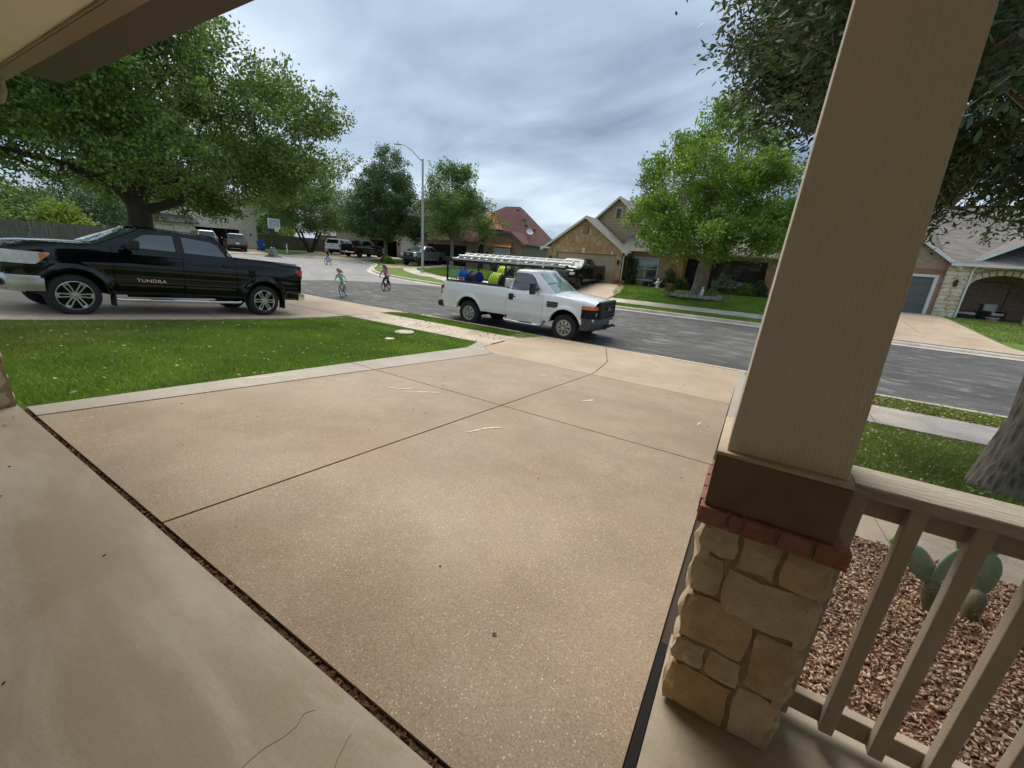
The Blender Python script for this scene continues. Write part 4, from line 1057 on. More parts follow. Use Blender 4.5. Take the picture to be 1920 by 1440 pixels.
# the ladder itself is a separate thing
lad = empty('extension_ladder', (-4.77, 12.03, ZS+rz+.20), (radians(14), 0, 0), 'long aluminium extension ladder lying on the rack of the white pickup', 'ladder')
for sec, (x0, x1, w, zz_) in enumerate(((-4.62, -.30, .44, 0.), (-4.3, -.05, .35, .08))):
    for s in (-1, 1):
        b = MB(); b.bar((x0, -.36+s*w/2, zz_+.025), (x1, -.36+s*w/2, zz_+.025+.02), .025, .055); b.build('ladder_rail', M_ALU, lad)
    rung = MB(); rung.tube([(0, -.36-w/2, zz_+.035), (0, -.36+w/2, zz_+.035)], .016, 8); rme = rung.mesh('rung', 40)
    n = int((x1-x0)/.30)
    for k in range(n): link('rung', rme, M_ALU, lad, (x0+.2+k*.30, 0, .003*k*.3))
for s in (-1, 1): P('ladder_foot', M_TRIM, lad, 'box', (-.27, -.36+s*.22, .03), (.10, .05, .10), bevel=.01)

# load in the bed
BX, BY = -4.77, 12.03; BZ = ZS+.92
jug = empty('water_jug', (BX-4.05, BY-.58, BZ+.36), (0, 0, 0), 'blue plastic water jug with a red and white label in the white pickup bed', 'jug')
mb = MB(); mb.box2((-.15, -.12, 0), (.15, .12, .36)); b1 = mb.build('body', mat('blue_jug_plastic', (.01, .13, .52), .35), jug, bevel=.04)
mb = MB(); mb.add([(-.15, -.12, .355), (.15, -.12, .355), (.15, .12, .355), (-.15, .12, .355), (-.05, -.05, .50), (.09, -.05, .50), (.09, .05, .50), (-.05, .05, .50)], [(0, 1, 5, 4), (1, 2, 6, 5), (2, 3, 7, 6), (3, 0, 4, 7), (4, 5, 6, 7)]); mb.build('shoulder', MATS['blue_jug_plastic'], jug, bevel=.03)
mb = MB(); mb.tube([(-.12, 0, .38), (-.10, 0, .50), (.0, 0, .535), (.04, 0, .51)], .022, 8); mb.build('handle', MATS['blue_jug_plastic'], jug, smooth=True)
mb = MB(); mb.lathe([(.045, .50), (.045, .56), (0, .565)], 16, 'z', (.05, 0, 0)); mb.build('cap', M_TRIM, jug, smooth=40)
lb = P('label_panel', mat('label_white', (.8, .8, .8), .6), jug, 'box', (0, -.1215, .17), (.22, .003, .12)); P('label_band', mat('label_red', (.6, .03, .03), .6), lb, 'box', (0, -.1245, .185), (.17, .003, .05)); P('label_band', MATS['blue_jug_plastic'], lb, 'box', (0, -.1245, .13), (.20, .003, .02))
def hose_reel(name, loc, R, W, hosem, flangem, label, turns, hr, stand):
    r = empty(name, loc, (0, 0, 0), label, 'hose reel', 'hose reels in the white pickup bed')
    for s in (-1, 1):
        b = MB(); b.lathe([(.03, s*W/2), (R, s*W/2), (R+.012, s*(W/2+.008)), (R, s*(W/2+.016)), (.03, s*(W/2+.016))], 32, 'x'); b.build('flange', flangem, r, smooth=40) if False else None
        b = MB(); N = 28; b.tube([(s*W/2, R*cos(2*pi*k/N), R*sin(2*pi*k/N)) for k in range(N+1)], .012, 6)
        for k in range(6): a = 2*pi*k/6; b.tube([(s*W/2, 0, 0), (s*W/2, R*cos(a), R*sin(a))], .008, 5)
        b.build('flange', flangem, r, smooth=40)
    if flangem is MATS.get('reel_blue'):
        for s in (-1, 1): b = MB(); b.lathe([(0, s*(W/2-.004)), (R*.97, s*(W/2-.004)), (R*.97, s*W/2), (0, s*W/2)], 28, 'x'); b.build('disc', flangem, r, smooth=40)
    b = MB(); pts = []; rows = max(4, int(W/(hr*2.6)))
    for lay in range(turns):
        for q in range(rows):
            rr = R*.86-lay*hr*1.8
            for k in range(15):
                a = 2*pi*k/14; x = -W/2+hr+(q+k/14)*(W-2*hr)/rows; pts.append((x, rr*cos(a), rr*sin(a)))
    b.tube(pts, hr, 6, cap=True); b.build('hose', hosem, r, smooth=True)
    b = MB(); b.lathe([(.05, -W/2-.03), (.05, -W/2+.01), (R*.80, -W/2+.01), (R*.80, W/2-.01), (.05, W/2-.01), (.05, W/2+.03)], 20, 'x'); b.build('drum', M_TRIM, r, smooth=40)
    b = MB(); dz = loc[2]-BZ
    for s in (-1, 1):
        x = s*(W/2+.05); b.bar((x, -R*.7, -dz+.005), (x, 0, .03), .04, .03, up=(1, 0, 0)); b.bar((x, R*.7, -dz+.005), (x, 0, .03), .04, .03, up=(1, 0, 0)); b.bar((x, -R*.75, -dz+.02), (x, R*.75, -dz+.02), .04, .03)
    b.build('stand', stand, r)
    return r
reel_blue = mat('reel_blue', (.012, .035, .22), .4)
hose_g = mat('lime_hose', (.50, .66, .03), .45, var=.08); hose_k = mat('black_hose', (.015, .015, .016), .5)
hose_reel('hose_reel', (BX-3.62, BY-.52, BZ+.50), .31, .30, hose_k, reel_blue, 'black hose wound on a blue reel in the white pickup bed', 3, .017, reel_blue)
hose_reel('hose_reel', (BX-2.72, BY-.42, BZ+.47), .40, .46, hose_g, rackm, 'lower front lime hose reel on a black stand in the white pickup bed', 1, .033, rackm)
r3 = hose_reel('hose_reel', (BX-2.95, BY+.34, BZ+.72), .34, .42, hose_g, rackm, 'upper rear lime hose reel behind another in the white pickup bed', 1, .033, rackm)
tk = empty('spray_tank', (BX-2.25, BY-.50, BZ), (0, 0, 0), 'white plastic tank standing behind the cab in the white pickup bed', 'tank')
mb = MB(); mb.lathe([(0, 0), (.17, 0), (.19, .03), (.19, .62), (.16, .69), (.06, .72)], 24, 'z'); mb.build('body', mat('white_tank_plastic', (.7, .7, .67), .4), tk, smooth=40)
mb = MB(); mb.lathe([(.075, .71), (.075, .76), (0, .77)], 16, 'z'); mb.build('cap', M_TRIM, tk, smooth=40)
pump = empty('pump', (BX-3.18, BY-.45, BZ), (0, 0, 0), 'small grey pump motor between the hose reels in the white pickup bed', 'pump')
mb = MB(); mb.lathe([(0, -.16), (.10, -.16), (.11, -.13), (.11, .12), (.07, .15), (0, .16)], 18, 'x', (0, 0, .42)); mb.build('motor', M_ALU, pump, smooth=40)
P('base', M_TRIM, pump, 'box', (0, 0, .15), (.35, .25, .30)); mb = MB(); mb.tube([(.1, 0, .5), (.14, -.05, .56), (.20, -.05, .50), (.22, 0, .35)], .02, 8); mb.build('pipe', M_CHROME, pump, smooth=True)
bxt = empty('tool_box', (BX-3.6, BY-.62, BZ), (0, 0, 0), 'low blue plastic tray at the bed wall of the white pickup', 'box')
P('tray', reel_blue, bxt, 'box', (.05, -.02, .18), (.62, .20, .36), bevel=.01); P('lid', mat('tray_pale_blue', (.25, .42, .6), .4), bxt, 'box', (-.08, -.03, .385), (.22, .12, .05), bevel=.01)
hh = MB(); 
for k in range(3): hh.tube([(-.09+.07*k, -.05, .0), (-.09+.09*k, -.04+.03*k, .25), (-.07+.09*k, -.02+.02*k, .50)], .017, 8)
ho = empty('teal_pole_set', (BX-4.42, BY-.62, BZ+.30), (0, 0, 0), 'pale teal poles leaning at the tail corner of the white pickup bed', 'poles'); hh.build('pole_bundle', mat('teal_paint', (.10, .42, .46), .4), ho, smooth=True)

# ---- the other vehicles in the street
def common_front(root, p, T_, style, badge=None):
    xf, hw = p['xf'], p['W']/2; zn = T_['zn']; lo = p.get('znose', .62)
    g_ = nose_box(root, 'grille', M_TRIM, -hw*.55, hw*.55, lo+.10, zn-.05, xf+.05, .10, .03)
    for k in range(4): P('grille_bar', style, g_, 'box2', (xf+.045, -hw*.5, lo+.16+k*.09), (xf+.07, hw*.5, lo+.185+k*.09))
    P('grille_surround', style, g_, 'box2', (xf+.0, -hw*.58, zn-.05), (xf+.06, hw*.58, zn-.005), bevel=.01)
    for s in (-1, 1):
        P('headlight', M_LENS, root, 'box2', (xf-.22, s*hw*.60, zn-.24), (xf+.02, s*(hw-.10), zn-.07), bevel=.02)
    profile_bumper(root, 'front_bumper', style if style is M_CHROME else M_TRIM, [(xf-.2, lo-.16), (xf+.08, lo-.16), (xf+.14, lo-.06), (xf+.12, lo+.08), (xf-.2, lo+.08)], hw-.03, .18)
    profile_bumper(root, 'rear_bumper', style if style is M_CHROME else M_TRIM, [(p['xr']+.06, .48), (p['xr']-.10, .48), (p['xr']-.12, .64), (p['xr']+.06, .68)], hw-.03, -.05)
    if badge: P('badge', badge, g_, 'box', (xf+.075, 0, (zn+lo)/2+.08), (.01, .24, .07), bevel=.004)
PK = dict(TUN); PK.pop('cover')
# black pickup nosed out of the tan house drive
bt = dict(PK, paint=M_BLACKP2, glass=M_GLASS, wsglass=mat('windscreen_bluegrey', (.06, .10, .11), .08, spec=.35), top=[(.86, 1.22), (.70, 1.27), (.30, 1.36), (-.45, 1.42), (-.75, 1.43), (-3.05, 1.45), (-3.07, 1.47), (-4.80, 1.48)], zr=1.97, znose=.72)
vx, vy = -11.55, 26.3
v3, T3 = vehicle('pickup_truck', bt, (vx, vy, Z(vx, vy)+.02), radians(-91), 'black crew cab pickup parked nose out before the tan garage door', 'truck', pitch=radians(1.5))
add_wheels(v3, 'alloy5', .405, .27, .99, (0, -3.72), mat('black_alloy', (.05, .05, .05), .35, metal=.6)); common_front(v3, bt, T3, mat('satin_grey_trim', (.22, .23, .24), .3, metal=.7))
# grey pickup in front of the brick house
gt = dict(PK, paint=M_GREYP, glass=M_GLASS, z0=.56, zc=.46, R=.43, Ra=.54, Rb=.54, top=[(.86, 1.25), (.70, 1.31), (.30, 1.36), (-.45, 1.42), (-.75, 1.43), (-3.05, 1.45), (-3.07, 1.47), (-4.70, 1.48)], zr=1.99, znose=.78)
v4, T4 = vehicle('pickup_truck', gt, (-31.4, 32.2, Z(-31.4, 32.2)+.03), radians(-80), 'grey crew cab pickup parked beyond the lamp post with its nose to the street', 'truck')
add_wheels(v4, 'alloy5', .43, .28, 1.0, (0, -3.72), MATS['black_alloy']); common_front(v4, gt, T4, M_TRIM, mat('pale_badge', (.6, .6, .6), .3))
# black pickup seen from behind
b2 = dict(PK, paint=M_BLACKP2, glass=M_GLASS)
v5, T5 = vehicle('pickup_truck', b2, (-44.25, 38.23, Z(-43.4, 34.5)+.03), radians(100), 'black pickup with chrome rear bumper backed to the street beside the white wagon', 'truck')
add_wheels(v5, 'alloy5', .405, .27, .99, (0, -3.72), M_ALLOY); common_front(v5, b2, T5, M_CHROME)
# white full-size wagon
SUV = dict(wb=3.07, R=.40, W=2.04, z0=.48, zc=.42, xf=.88, xr=-4.25, Ra=.48, Rb=.48, flare=.03, paint=M_PEARL, nose_in=.16,
    top=[(.88, 1.12), (.70, 1.18), (.20, 1.24), (-.45, 1.28), (-4.25, 1.30)], doors=[-.55, -1.65, -2.70], xcab=-4.2, bed=False, xA=-.30, xRf=-1.10, xRr=-3.95, xC=-4.22, zr=1.90, hood_crown=.06, yr=.78,
    windows=[[(-.72, 1.30), (-1.14, 1.62), (-1.30, 1.70), (-1.58, 1.71), (-1.58, 1.30)], [(-1.72, 1.30), (-1.72, 1.71), (-2.62, 1.71), (-2.62, 1.30)], [(-2.78, 1.30), (-2.78, 1.71), (-3.70, 1.69), (-3.95, 1.32)]],
    mirror=(-.80, 1.36, .17, .17, .12), tail=(.92, 1.22), ztail=.55, rw0=.06, znose=.65)
v6, T6 = vehicle('wagon', SUV, (-48.92, 37.80, Z(-47, 35)+.03), radians(118), 'white full size wagon with rear window to the street beside the wooden fence', 'car')
add_wheels(v6, 'alloy5', .40, .27, .99, (0, -3.07), M_ALLOY); common_front(v6, SUV, T6, M_TRIM)
# older grey-green wagon before the open stone garage
S2 = dict(SUV, paint=M_GREENP, W=1.85, xr=-3.75, wb=2.68, zr=1.78, doors=[-.5, -1.5, -2.3], xC=-3.72, xRr=-3.42, yr=.70, ztail=.62,
    top=[(.80, 1.02), (.70, 1.06), (.20, 1.13), (-.45, 1.17), (-3.75, 1.19)], xf=.80,
    windows=[[(-.66, 1.19), (-1.05, 1.50), (-1.20, 1.58), (-1.44, 1.59), (-1.44, 1.19)], [(-1.56, 1.19), (-1.56, 1.59), (-2.26, 1.59), (-2.26, 1.19)], [(-2.4, 1.19), (-2.4, 1.59), (-3.2, 1.57), (-3.4, 1.2)]], mirror=(-.72, 1.26, .15, .16, .1), tail=(.80, 1.12), xcab=-3.7)
v7, T7 = vehicle('wagon', S2, (-51.87, 25.00, Z(-49, 24)+.03), radians(160), 'older grey green wagon parked nose in before the open garage of the cream stone house', 'car')
add_wheels(v7, 'alloy5', .385, .26, .90, (0, -2.68), M_ALLOY); common_front(v7, S2, T7, M_TRIM)
S3 = dict(S2, paint=mat('silver_car_paint', (.42, .43, .44), .25, metal=.6, coat=.8))
v8, T8 = vehicle('wagon', S3, (-53.0, 22.0, Z(-52, 22)+.03), radians(171), 'silver wagon showing only its roof behind the near black pickup', 'car')
add_wheels(v8, 'alloy5', .385, .26, .90, (0, -2.68), M_ALLOY); common_front(v8, S3, T8, M_TRIM)
# ------------------------------------------------------------------ houses
def shingle(name, c):
    g = NG(name, .95)
    b = g.brick(g.wallvec(), 1, .32, .13, .006, tuple(x*.75 for x in c), tuple(x*1.2 for x in c), tuple(x*.4 for x in c)); col = g.mix(g.ramp(g.noise(1.2, 5), (.35, 0.), (.65, .5)), b.outputs['Color'], tuple(x*.8 for x in c))
    col = g.mix(.4, col, g.ramp(g.noise(60, 3), (.3, .25), (.7, .8)), 'OVERLAY'); g.color(col); g.bump(b.outputs['Fac'], -.4, .02); return g.m
def brickwall(name, c1, c2, cm, w=.21, h=.073, mo=.010):
    g = NG(name, .9); b = g.brick(g.wallvec(), 1, w, h, mo, c1, c2, cm)
    col = g.mix(g.ramp(g.noise(6, 4), (.4, 0.), (.62, .55)), b.outputs['Color'], tuple(x*.6 for x in c1)); col = g.mix(g.ramp(g.noise(1.1, 4), (.3, .25), (.7, 0.)), col, tuple(x*.7 for x in cm)); g.color(col); g.bump(b.outputs['Fac'], -.6, .015); return g.m
M_SHRED = shingle('red_brown_shingle', (.12, .046, .042)); M_SHGREY = shingle('grey_shingle', (.19, .17, .155)); M_SHTAN = shingle('taupe_shingle', (.23, .205, .185)); M_SHDK = shingle('dark_shingle', (.10, .085, .08))
M_BRICK = brickwall('brown_brick', (.32, .17, .11), (.24, .125, .08), (.40, .33, .26)); M_BRICKP = brickwall('pink_brick', (.42, .24, .18), (.33, .18, .135), (.55, .49, .42)); M_BRICKL = brickwall('pale_brick', (.42, .32, .23), (.33, .25, .18), (.52, .46, .38))
M_CREAM = brickwall('cream_limestone_blocks', (.84, .78, .65), (.74, .66, .52), (.62, .55, .43), .52, .22, .018)
M_FLAGM = mat('flagstone_mortar', (.40, .29, .17), .95, var=.15, vscale=9)
M_FLAG = stone_mat('flagstone', (.42, .25, .115), (.58, .42, .24), (.48, .19, .065), 2.2, .85)
M_BLOCK = stone_mat('pale_block_stone', (.56, .48, .35), (.76, .70, .58), (.55, .35, .15), 2.5, .7)
M_TANSID = mat('tan_siding', (.42, .33, .20), .75, var=.06); M_TANDOOR = mat('tan_garage_door', (.47, .36, .215), .6); M_CREAMTRIM = mat('cream_trim', (.74, .68, .56), .6); M_WHITETRIM = mat('white_trim', (.74, .74, .72), .55); M_BROWNTRIM = mat('brown_fascia', (.15, .11, .085), .6)
M_WHITESID = mat('white_siding', (.60, .62, .64), .7); M_GREYSID = mat('grey_siding', (.17, .16, .15), .75, var=.08)
M_COPPER = mat('copper_sheet', (.62, .27, .15), .42, metal=.55, var=.2, vscale=2.5); M_GDOOR = mat('slate_garage_door', (.115, .128, .13), .55); M_DOOR = mat('dark_door', (.025, .018, .014), .5)
class House:
    def __init__(s, name, loc, rz, label): s.r = empty(name, loc, (0, 0, rz), label, 'house')
    def box(s, nm, m, a, b, bevel=0, parent=None): return P(nm, m, parent or s.r, 'box2', a, b, bevel=bevel)
    def wall(s, nm, m, outline, openings, y0, thick=.2, axis='y'):
        """upright wall in (x,z) with rectangular openings; outline = top polyline [(x,z)...], base z=-.3; front face at y0, body behind"""
        xs = sorted(set([p[0] for p in outline]+[v for o in openings for v in (o[0], o[1])])); mb = MB(); zb0 = -.4
        def tp(x): return interp(x, outline)
        def prism(q):
            n = len(q)
            f = (lambda p, d: (p[0], y0+d, p[1])) if axis == 'y' else (lambda p, d: (y0+d, p[0], p[1]))
            mb.add([f(p, 0) for p in q]+[f(p, thick) for p in q], [tuple(range(n)), tuple(reversed(range(n, 2*n)))]+[(i, n+i, n+(i+1) % n, (i+1) % n) for i in range(n)])
        for x0, x1 in zip(xs, xs[1:]):
            if x1-x0 < 1e-6 or x0 < outline[0][0]-1e-6 or x1 > outline[-1][0]+1e-6: continue
            ops = sorted([(o[2], o[3]) for o in openings if o[0] <= x0+1e-6 and o[1] >= x1-1e-6]); z = zb0
            for a, b in ops:
                if a > z+1e-4: prism([(x0, z), (x1, z), (x1, a), (x0, a)])
                z = b
            prism([(x0, z), (x1, z), (x1, tp(x1)), (x0, tp(x0))])
        me = MB.mesh(mb, nm, fix=False); o = link(nm, me, m, s.r); return o
    def window(s, x0, x1, z0, z1, y, nx=2, nz=2, m=None, fr=.05, axis='y', sgn=-1, glass=None):
        m = m or M_WHITETRIM
        def bx(nm, mm, xa, xb, za, zb, ya, yb, par):
            return P(nm, mm, par, 'box2', *(((xa, ya, za), (xb, yb, zb)) if axis == 'y' else ((ya, xa, za), (yb, xb, zb))))
        w = bx('window', glass or M_WINDOW, x0, x1, z0, z1, y-sgn*.05, y-sgn*.07, s.r)
        for a, b, c, d in ((x0, x1, z1-fr, z1), (x0, x1, z0, z0+fr), (x0, x0+fr, z0+fr, z1-fr), (x1-fr, x1, z0+fr, z1-fr)): bx('window_frame', m, a, b, c, d, y-sgn*.049, y+sgn*.015, w)
        for k in range(1, nx): xx = lerp(x0, x1, k/nx); bx('mullion', m, xx-.022, xx+.022, z0+fr, z1-fr, y-sgn*.049, y-sgn*.01, w)
        for k in range(1, nz): zz = lerp(z0, z1, k/nz); bx('mullion', m, x0+fr, x1-fr, zz-.02, zz+.02, y-sgn*.049, y-sgn*.012, w)
        return w
    def slab(s, nm, m, pts, th=.09, parent=None):
        pts = [Vector(p) for p in pts]; n = (pts[1]-pts[0]).cross(pts[2]-pts[0]).normalized()
        if n.z < 0: pts.reverse(); n = -n
        k = len(pts); mb = MB(); mb.add(pts+[p-n*th for p in pts], [tuple(range(k)), tuple(reversed(range(k, 2*k)))]+[(i, k+i, k+(i+1) % k, (i+1) % k) for i in range(k)]); return mb.build(nm, m, parent or s.r)
    def gable_roof(s, x0, x1, ze, zr, y0, y1, m, over=.4, fas=None, xr=None, oy=.35, fw=.18):
        """ridge along y"""
        xm = (x0+x1)/2 if xr is None else xr; sl = (zr-ze)/(xm-x0); xa, xb = x0-over, x1+over; za = ze-over*sl; zb = ze-over*(zr-ze)/(x1-xm)
        rf = s.slab('roof', m, [(xa, y0-oy, za), (xm, y0-oy, zr), (xm, y1, zr), (xa, y1, za)]); s.slab('roof', m, [(xm, y0-oy, zr), (xb, y0-oy, zb), (xb, y1, zb), (xm, y1, zr)])
        if fas:
            for (xs, zs), (xe, ze_) in (((xa, za), (xm, zr)), ((xm, zr), (xb, zb))):
                mb = MB(); mb.prism([(xs, zs-.02), (xe, ze_-.02), (xe, ze_-.02-fw), (xs, zs-.02-fw)], 'y', y0-oy-.035, y0-oy-.004); mb.build('rake_board', fas, rf)
        return rf
    def garage_door(s, x0, x1, z0, z1, y, m, rows=4, cols=4, axis='y', sgn=-1):
        def bx(nm, mm, xa, xb, za, zb, ya, yb, par): return P(nm, mm, par, 'box2', *(((xa, ya, za), (xb, yb, zb)) if axis == 'y' else ((ya, xa, za), (yb, xb, zb))), bevel=.008)
        g_ = bx('garage_door', m, x0, x1, z0, z1, y-sgn*.12, y-sgn*.16, s.r)
        dx, dz = (x1-x0)/cols, (z1-z0)/rows
        for i in range(cols):
            for j in range(rows): bx('door_panel', m, x0+i*dx+.05, x0+(i+1)*dx-.05, z0+j*dz+.045, z0+(j+1)*dz-.045, y-sgn*.13, y-sgn*.105, g_)
        for j in range(1, rows): bx('door_rail', m, x0, x1, z0+j*dz-.008, z0+j*dz+.008, y-sgn*.119, y-sgn*.115, g_)
        return g_
    def boards(s, nm, m, outline, z0, step, y, th=.02, x_gaps=()):
        """lap siding boards, each its own part, clipped to the gable outline"""
        z = z0
        def span(zq):
            xs = []
            for (xa, za), (xb, zb) in zip(outline, outline[1:]):
                if (za-zq)*(zb-zq) <= 0 and za != zb: xs.append(xa+(xb-xa)*(zq-za)/(zb-za))
            return (min(xs), max(xs)) if len(xs) >= 2 else None
        zmax = max(p[1] for p in outline)
        while z < zmax-.05:
            a = span(max(z, outline[0][1]+.001)) if z > outline[0][1] else (outline[0][0], outline[-1][0]); b = span(min(z+step, zmax-.01)) if z+step > outline[0][1] else (outline[0][0], outline[-1][0])
            if a and b:
                mb = MB(); mb.add([(a[0], y-th, z), (a[1], y-th, z), (b[1], y-.004, z+step), (b[0], y-.004, z+step), (a[0], y, z), (a[1], y, z), (b[1], y, z+step), (b[0], y, z+step)], [(0, 1, 2, 3), (4, 7, 6, 5), (0, 4, 5, 1), (1, 5, 6, 2), (3, 2, 6, 7), (0, 3, 7, 4)]); mb.build(nm, m, s.r)
            z += step
    def gutter(s, a, b, m, parent=None):
        mb = MB(); mb.bar(a, b, .11, .12); return mb.build('gutter', m, parent or s.r)
    def downspout(s, pts, m): mb = MB(); mb.tube(pts, .045, 8); return mb.build('downspout', m, s.r, smooth=40)
    def lantern(s, x, y, z, sgn=-1):
        mb = MB(); mb.box((x, y+sgn*.09, z), (.13, .13, .24)); mb.add([(x-.1, y+sgn*.09-.1, z+.12), (x+.1, y+sgn*.09-.1, z+.12), (x+.1, y+sgn*.09+.1, z+.12), (x-.1, y+sgn*.09+.1, z+.12), (x, y+sgn*.09, z+.26)], [(0, 1, 4), (1, 2, 4), (2, 3, 4), (3, 0, 4), (0, 3, 2, 1)]); mb.box((x, y+sgn*.02, z+.05), (.06, .06, .18)); return mb.build('wall_lantern', M_DOOR, s.r)
def voronoi_stones(house, m, x0, x1, z0, z1, y, n, keep, seed, proud=.035, gap=.022):
    """irregular flagstones: clipped voronoi cells, each a part"""
    r = random.Random(seed); pts = []
    tries = 0
    dmin = .72*sqrt((x1-x0)*(z1-z0)/n)
    while len(pts) < n and tries < 9000:
        tries += 1; p = (r.uniform(x0, x1), r.uniform(z0, z1))
        if keep(*p) and all((p[0]-q[0])**2+(p[1]-q[1])**2 > dmin*dmin for q in pts): pts.append(p)
    for i, p in enumerate(pts):
        poly = [(x0, z0), (x1, z0), (x1, z1), (x0, z1)]
        near = sorted((q for j, q in enumerate(pts) if j != i), key=lambda q: (q[0]-p[0])**2+(q[1]-p[1])**2)[:14]
        cuts = [((p[0]+q[0])/2, (p[1]+q[1])/2, q[0]-p[0], q[1]-p[1], gap/2) for q in near]+house.clips
        for cx, cz, nx_, nz_, gp_ in cuts:
            L_ = sqrt(nx_**2+nz_**2) or 1; nx_, nz_ = nx_/L_, nz_/L_; out = []
            def dd(v): return (v[0]-cx)*nx_+(v[1]-cz)*nz_+gp_
            for a, b in zip(poly, poly[1:]+poly[:1]):
                da, db = dd(a), dd(b)
                if da <= 0: out.append(a)
                if da*db < 0: t = da/(da-db); out.append((a[0]+(b[0]-a[0])*t, a[1]+(b[1]-a[1])*t))
            poly = out
            if len(poly) < 3: break
        if len(poly) < 3: continue
        k = len(poly); c = (sum(v[0] for v in poly)/k, sum(v[1] for v in poly)/k); pr = proud*r.uniform(.6, 1.2)
        ins = [(c[0]+(v[0]-c[0])*.93, c[1]+(v[1]-c[1])*.93) for v in poly]
        mb = MB(); mb.add([(a, y, b) for a, b in poly]+[(a, y-pr*.75, b) for a, b in poly]+[(a, y-pr, b) for a, b in ins], [(i_, (i_+1) % k, k+(i_+1) % k, k+i_) for i_ in range(k)]+[(k+i_, k+(i_+1) % k, 2*k+(i_+1) % k, 2*k+i_) for i_ in range(k)]+[tuple(2*k+i_ for i_ in range(k))])
        mb.build('stone', m, house.r)

# ---- tan house across the street (local x = world x + 12, y = world y - 31.5)
H = House('house', (-12, 31.5, 0), 0, 'tan house with flagstone garage gable behind the bright green tree'); r = H.r
gx0, gx1 = -3.75, 2.55; gax = -.55
H.wall('wall', M_FLAGM, [(gx0, 2.55), (gax, 4.75), (gx1, 2.60)], [(-2.85, 2.05, -.4, 2.12)], 0, .2)
H.clips = [(gax, 4.62, -(4.75-2.55), (gax-gx0), .03), (gax, 4.62, (4.75-2.6), (gx1-gax), .03)]
vent = (-.75, -.35, 3.55, 4.15)
kp = lambda x, z: not (-2.9 < x < 2.1 and z < 2.33) and z < 4.6-(abs(x-gax)*.70) and not (vent[0]-.02 < x < vent[1]+.02 and vent[2] < z < vent[3])
H2c = H.clips; H.clips = H2c+[(0, 2.33, 0, -1, 0)]
voronoi_stones(H, M_FLAG, gx0, gx1, 2.33, 4.7, 0, 58, kp, 5)
H.clips = [(-2.9, 0, 1, 0, 0)]; voronoi_stones(H, M_FLAG, gx0, -2.9, -.2, 2.33, 0, 14, lambda x, z: True, 6)
H.clips = [(2.1, 0, -1, 0, 0)]; voronoi_stones(H, M_FLAG, 2.1, gx1, -.2, 2.33, 0, 14, lambda x, z: True, 8)
H.box('lintel', M_FLAG, (-2.9, -.05, 2.125), (2.1, .0, 2.325))
for x, w, h in ((-.55, .20, .36), (-2.0, .13, .2), (1.75, .16, .24)): H.box('keystone', M_CREAMTRIM, (x-w/2, -.075, 2.14), (x+w/2, -.0505, 2.14+h), .008)
g_ = H.garage_door(-2.85, 2.05, -.05, 2.12, 0, M_TANDOOR, 4, 4)
for q in range(8): P('vent_slat', M_TANSID, r, 'box', ((vent[0]+vent[1])/2, -.085, vent[2]+.04+q*.075), (.36, .05, .045), R=Matrix.Rotation(.5, 3, 'X'))
H.box('vent_frame', M_BROWNTRIM, (vent[0]-.03, -.06, vent[2]-.03), (vent[1]+.03, -.005, vent[3]+.05))
H.gable_roof(gx0, gx1, 2.62, 4.83, 0, 5, M_SHTAN, .45, M_CREAMTRIM, xr=gax)
for s_, xx in ((-1, gx0), (1, gx1)): H.box('eave_return', M_CREAMTRIM, (xx-.05 if s_ > 0 else xx-.5, -.38, 2.30), (xx+.62 if s_ > 0 else xx+.35, .05, 2.44), .01)
H.wall('side_wall', M_TANSID, [(.2, 2.6), (3, 2.6)], [], gx1-.2, .2, axis='x')
# upper storey gable, lap siding
uo = [(-2.45, 3.4), (1.0, 6.42), (4.45, 3.4)]
H.wall('upper_wall', M_TANSID, [(-2.45, 3.45), (1.0, 6.42), (4.45, 3.45)], [], 2.6, .15)
H.boards('siding_board', M_TANSID, uo, 2.9, .23, 2.6, .05)
H.gable_roof(-2.45, 4.45, 3.5, 6.55, 2.6, 9, M_SHTAN, .5, M_CREAMTRIM)
H.box('vent_frame', M_CREAMTRIM, (.75, 2.56, 4.95), (1.25, 2.575, 5.75))
for q in range(8): P('vent_slat', M_BROWNTRIM, r, 'box', (1.0, 2.535, 5.03+q*.085), (.38, .05, .05), R=Matrix.Rotation(.5, 3, 'X'))
# main wall with window, entry and porch
H.wall('wall', M_FLAGM, [(2.56, 2.7), (12.6, 2.7)], [(3.15, 5.0, .45, 2.10), (6.95, 8.0, -.4, 2.2), (8.6, 12.0, -.4, 2.25)], 1.2, .2)
H.clips = [(3.1, 0, 1, 0, 0)]; voronoi_stones(H, M_FLAG, 2.56, 3.1, -.1, 2.6, 1.2, 12, lambda x, z: True, 9)
H.clips = [(5.05, 0, -1, 0, 0), (6.9, 0, 1, 0, 0)]; voronoi_stones(H, M_FLAG, 5.05, 6.9, -.1, 2.6, 1.2, 26, lambda x, z: True, 10)
H.clips = [(12.0, 0, -1, 0, 0)]; voronoi_stones(H, M_FLAG, 12.0, 12.6, -.1, 2.6, 1.2, 14, lambda x, z: True, 11)
H.window(3.15, 5.0, .45, 2.10, 1.2, 2, 2, fr=.06)
wgl = H.window(8.9, 11.7, .75, 2.05, 2.9, 3, 2, M_BROWNTRIM)
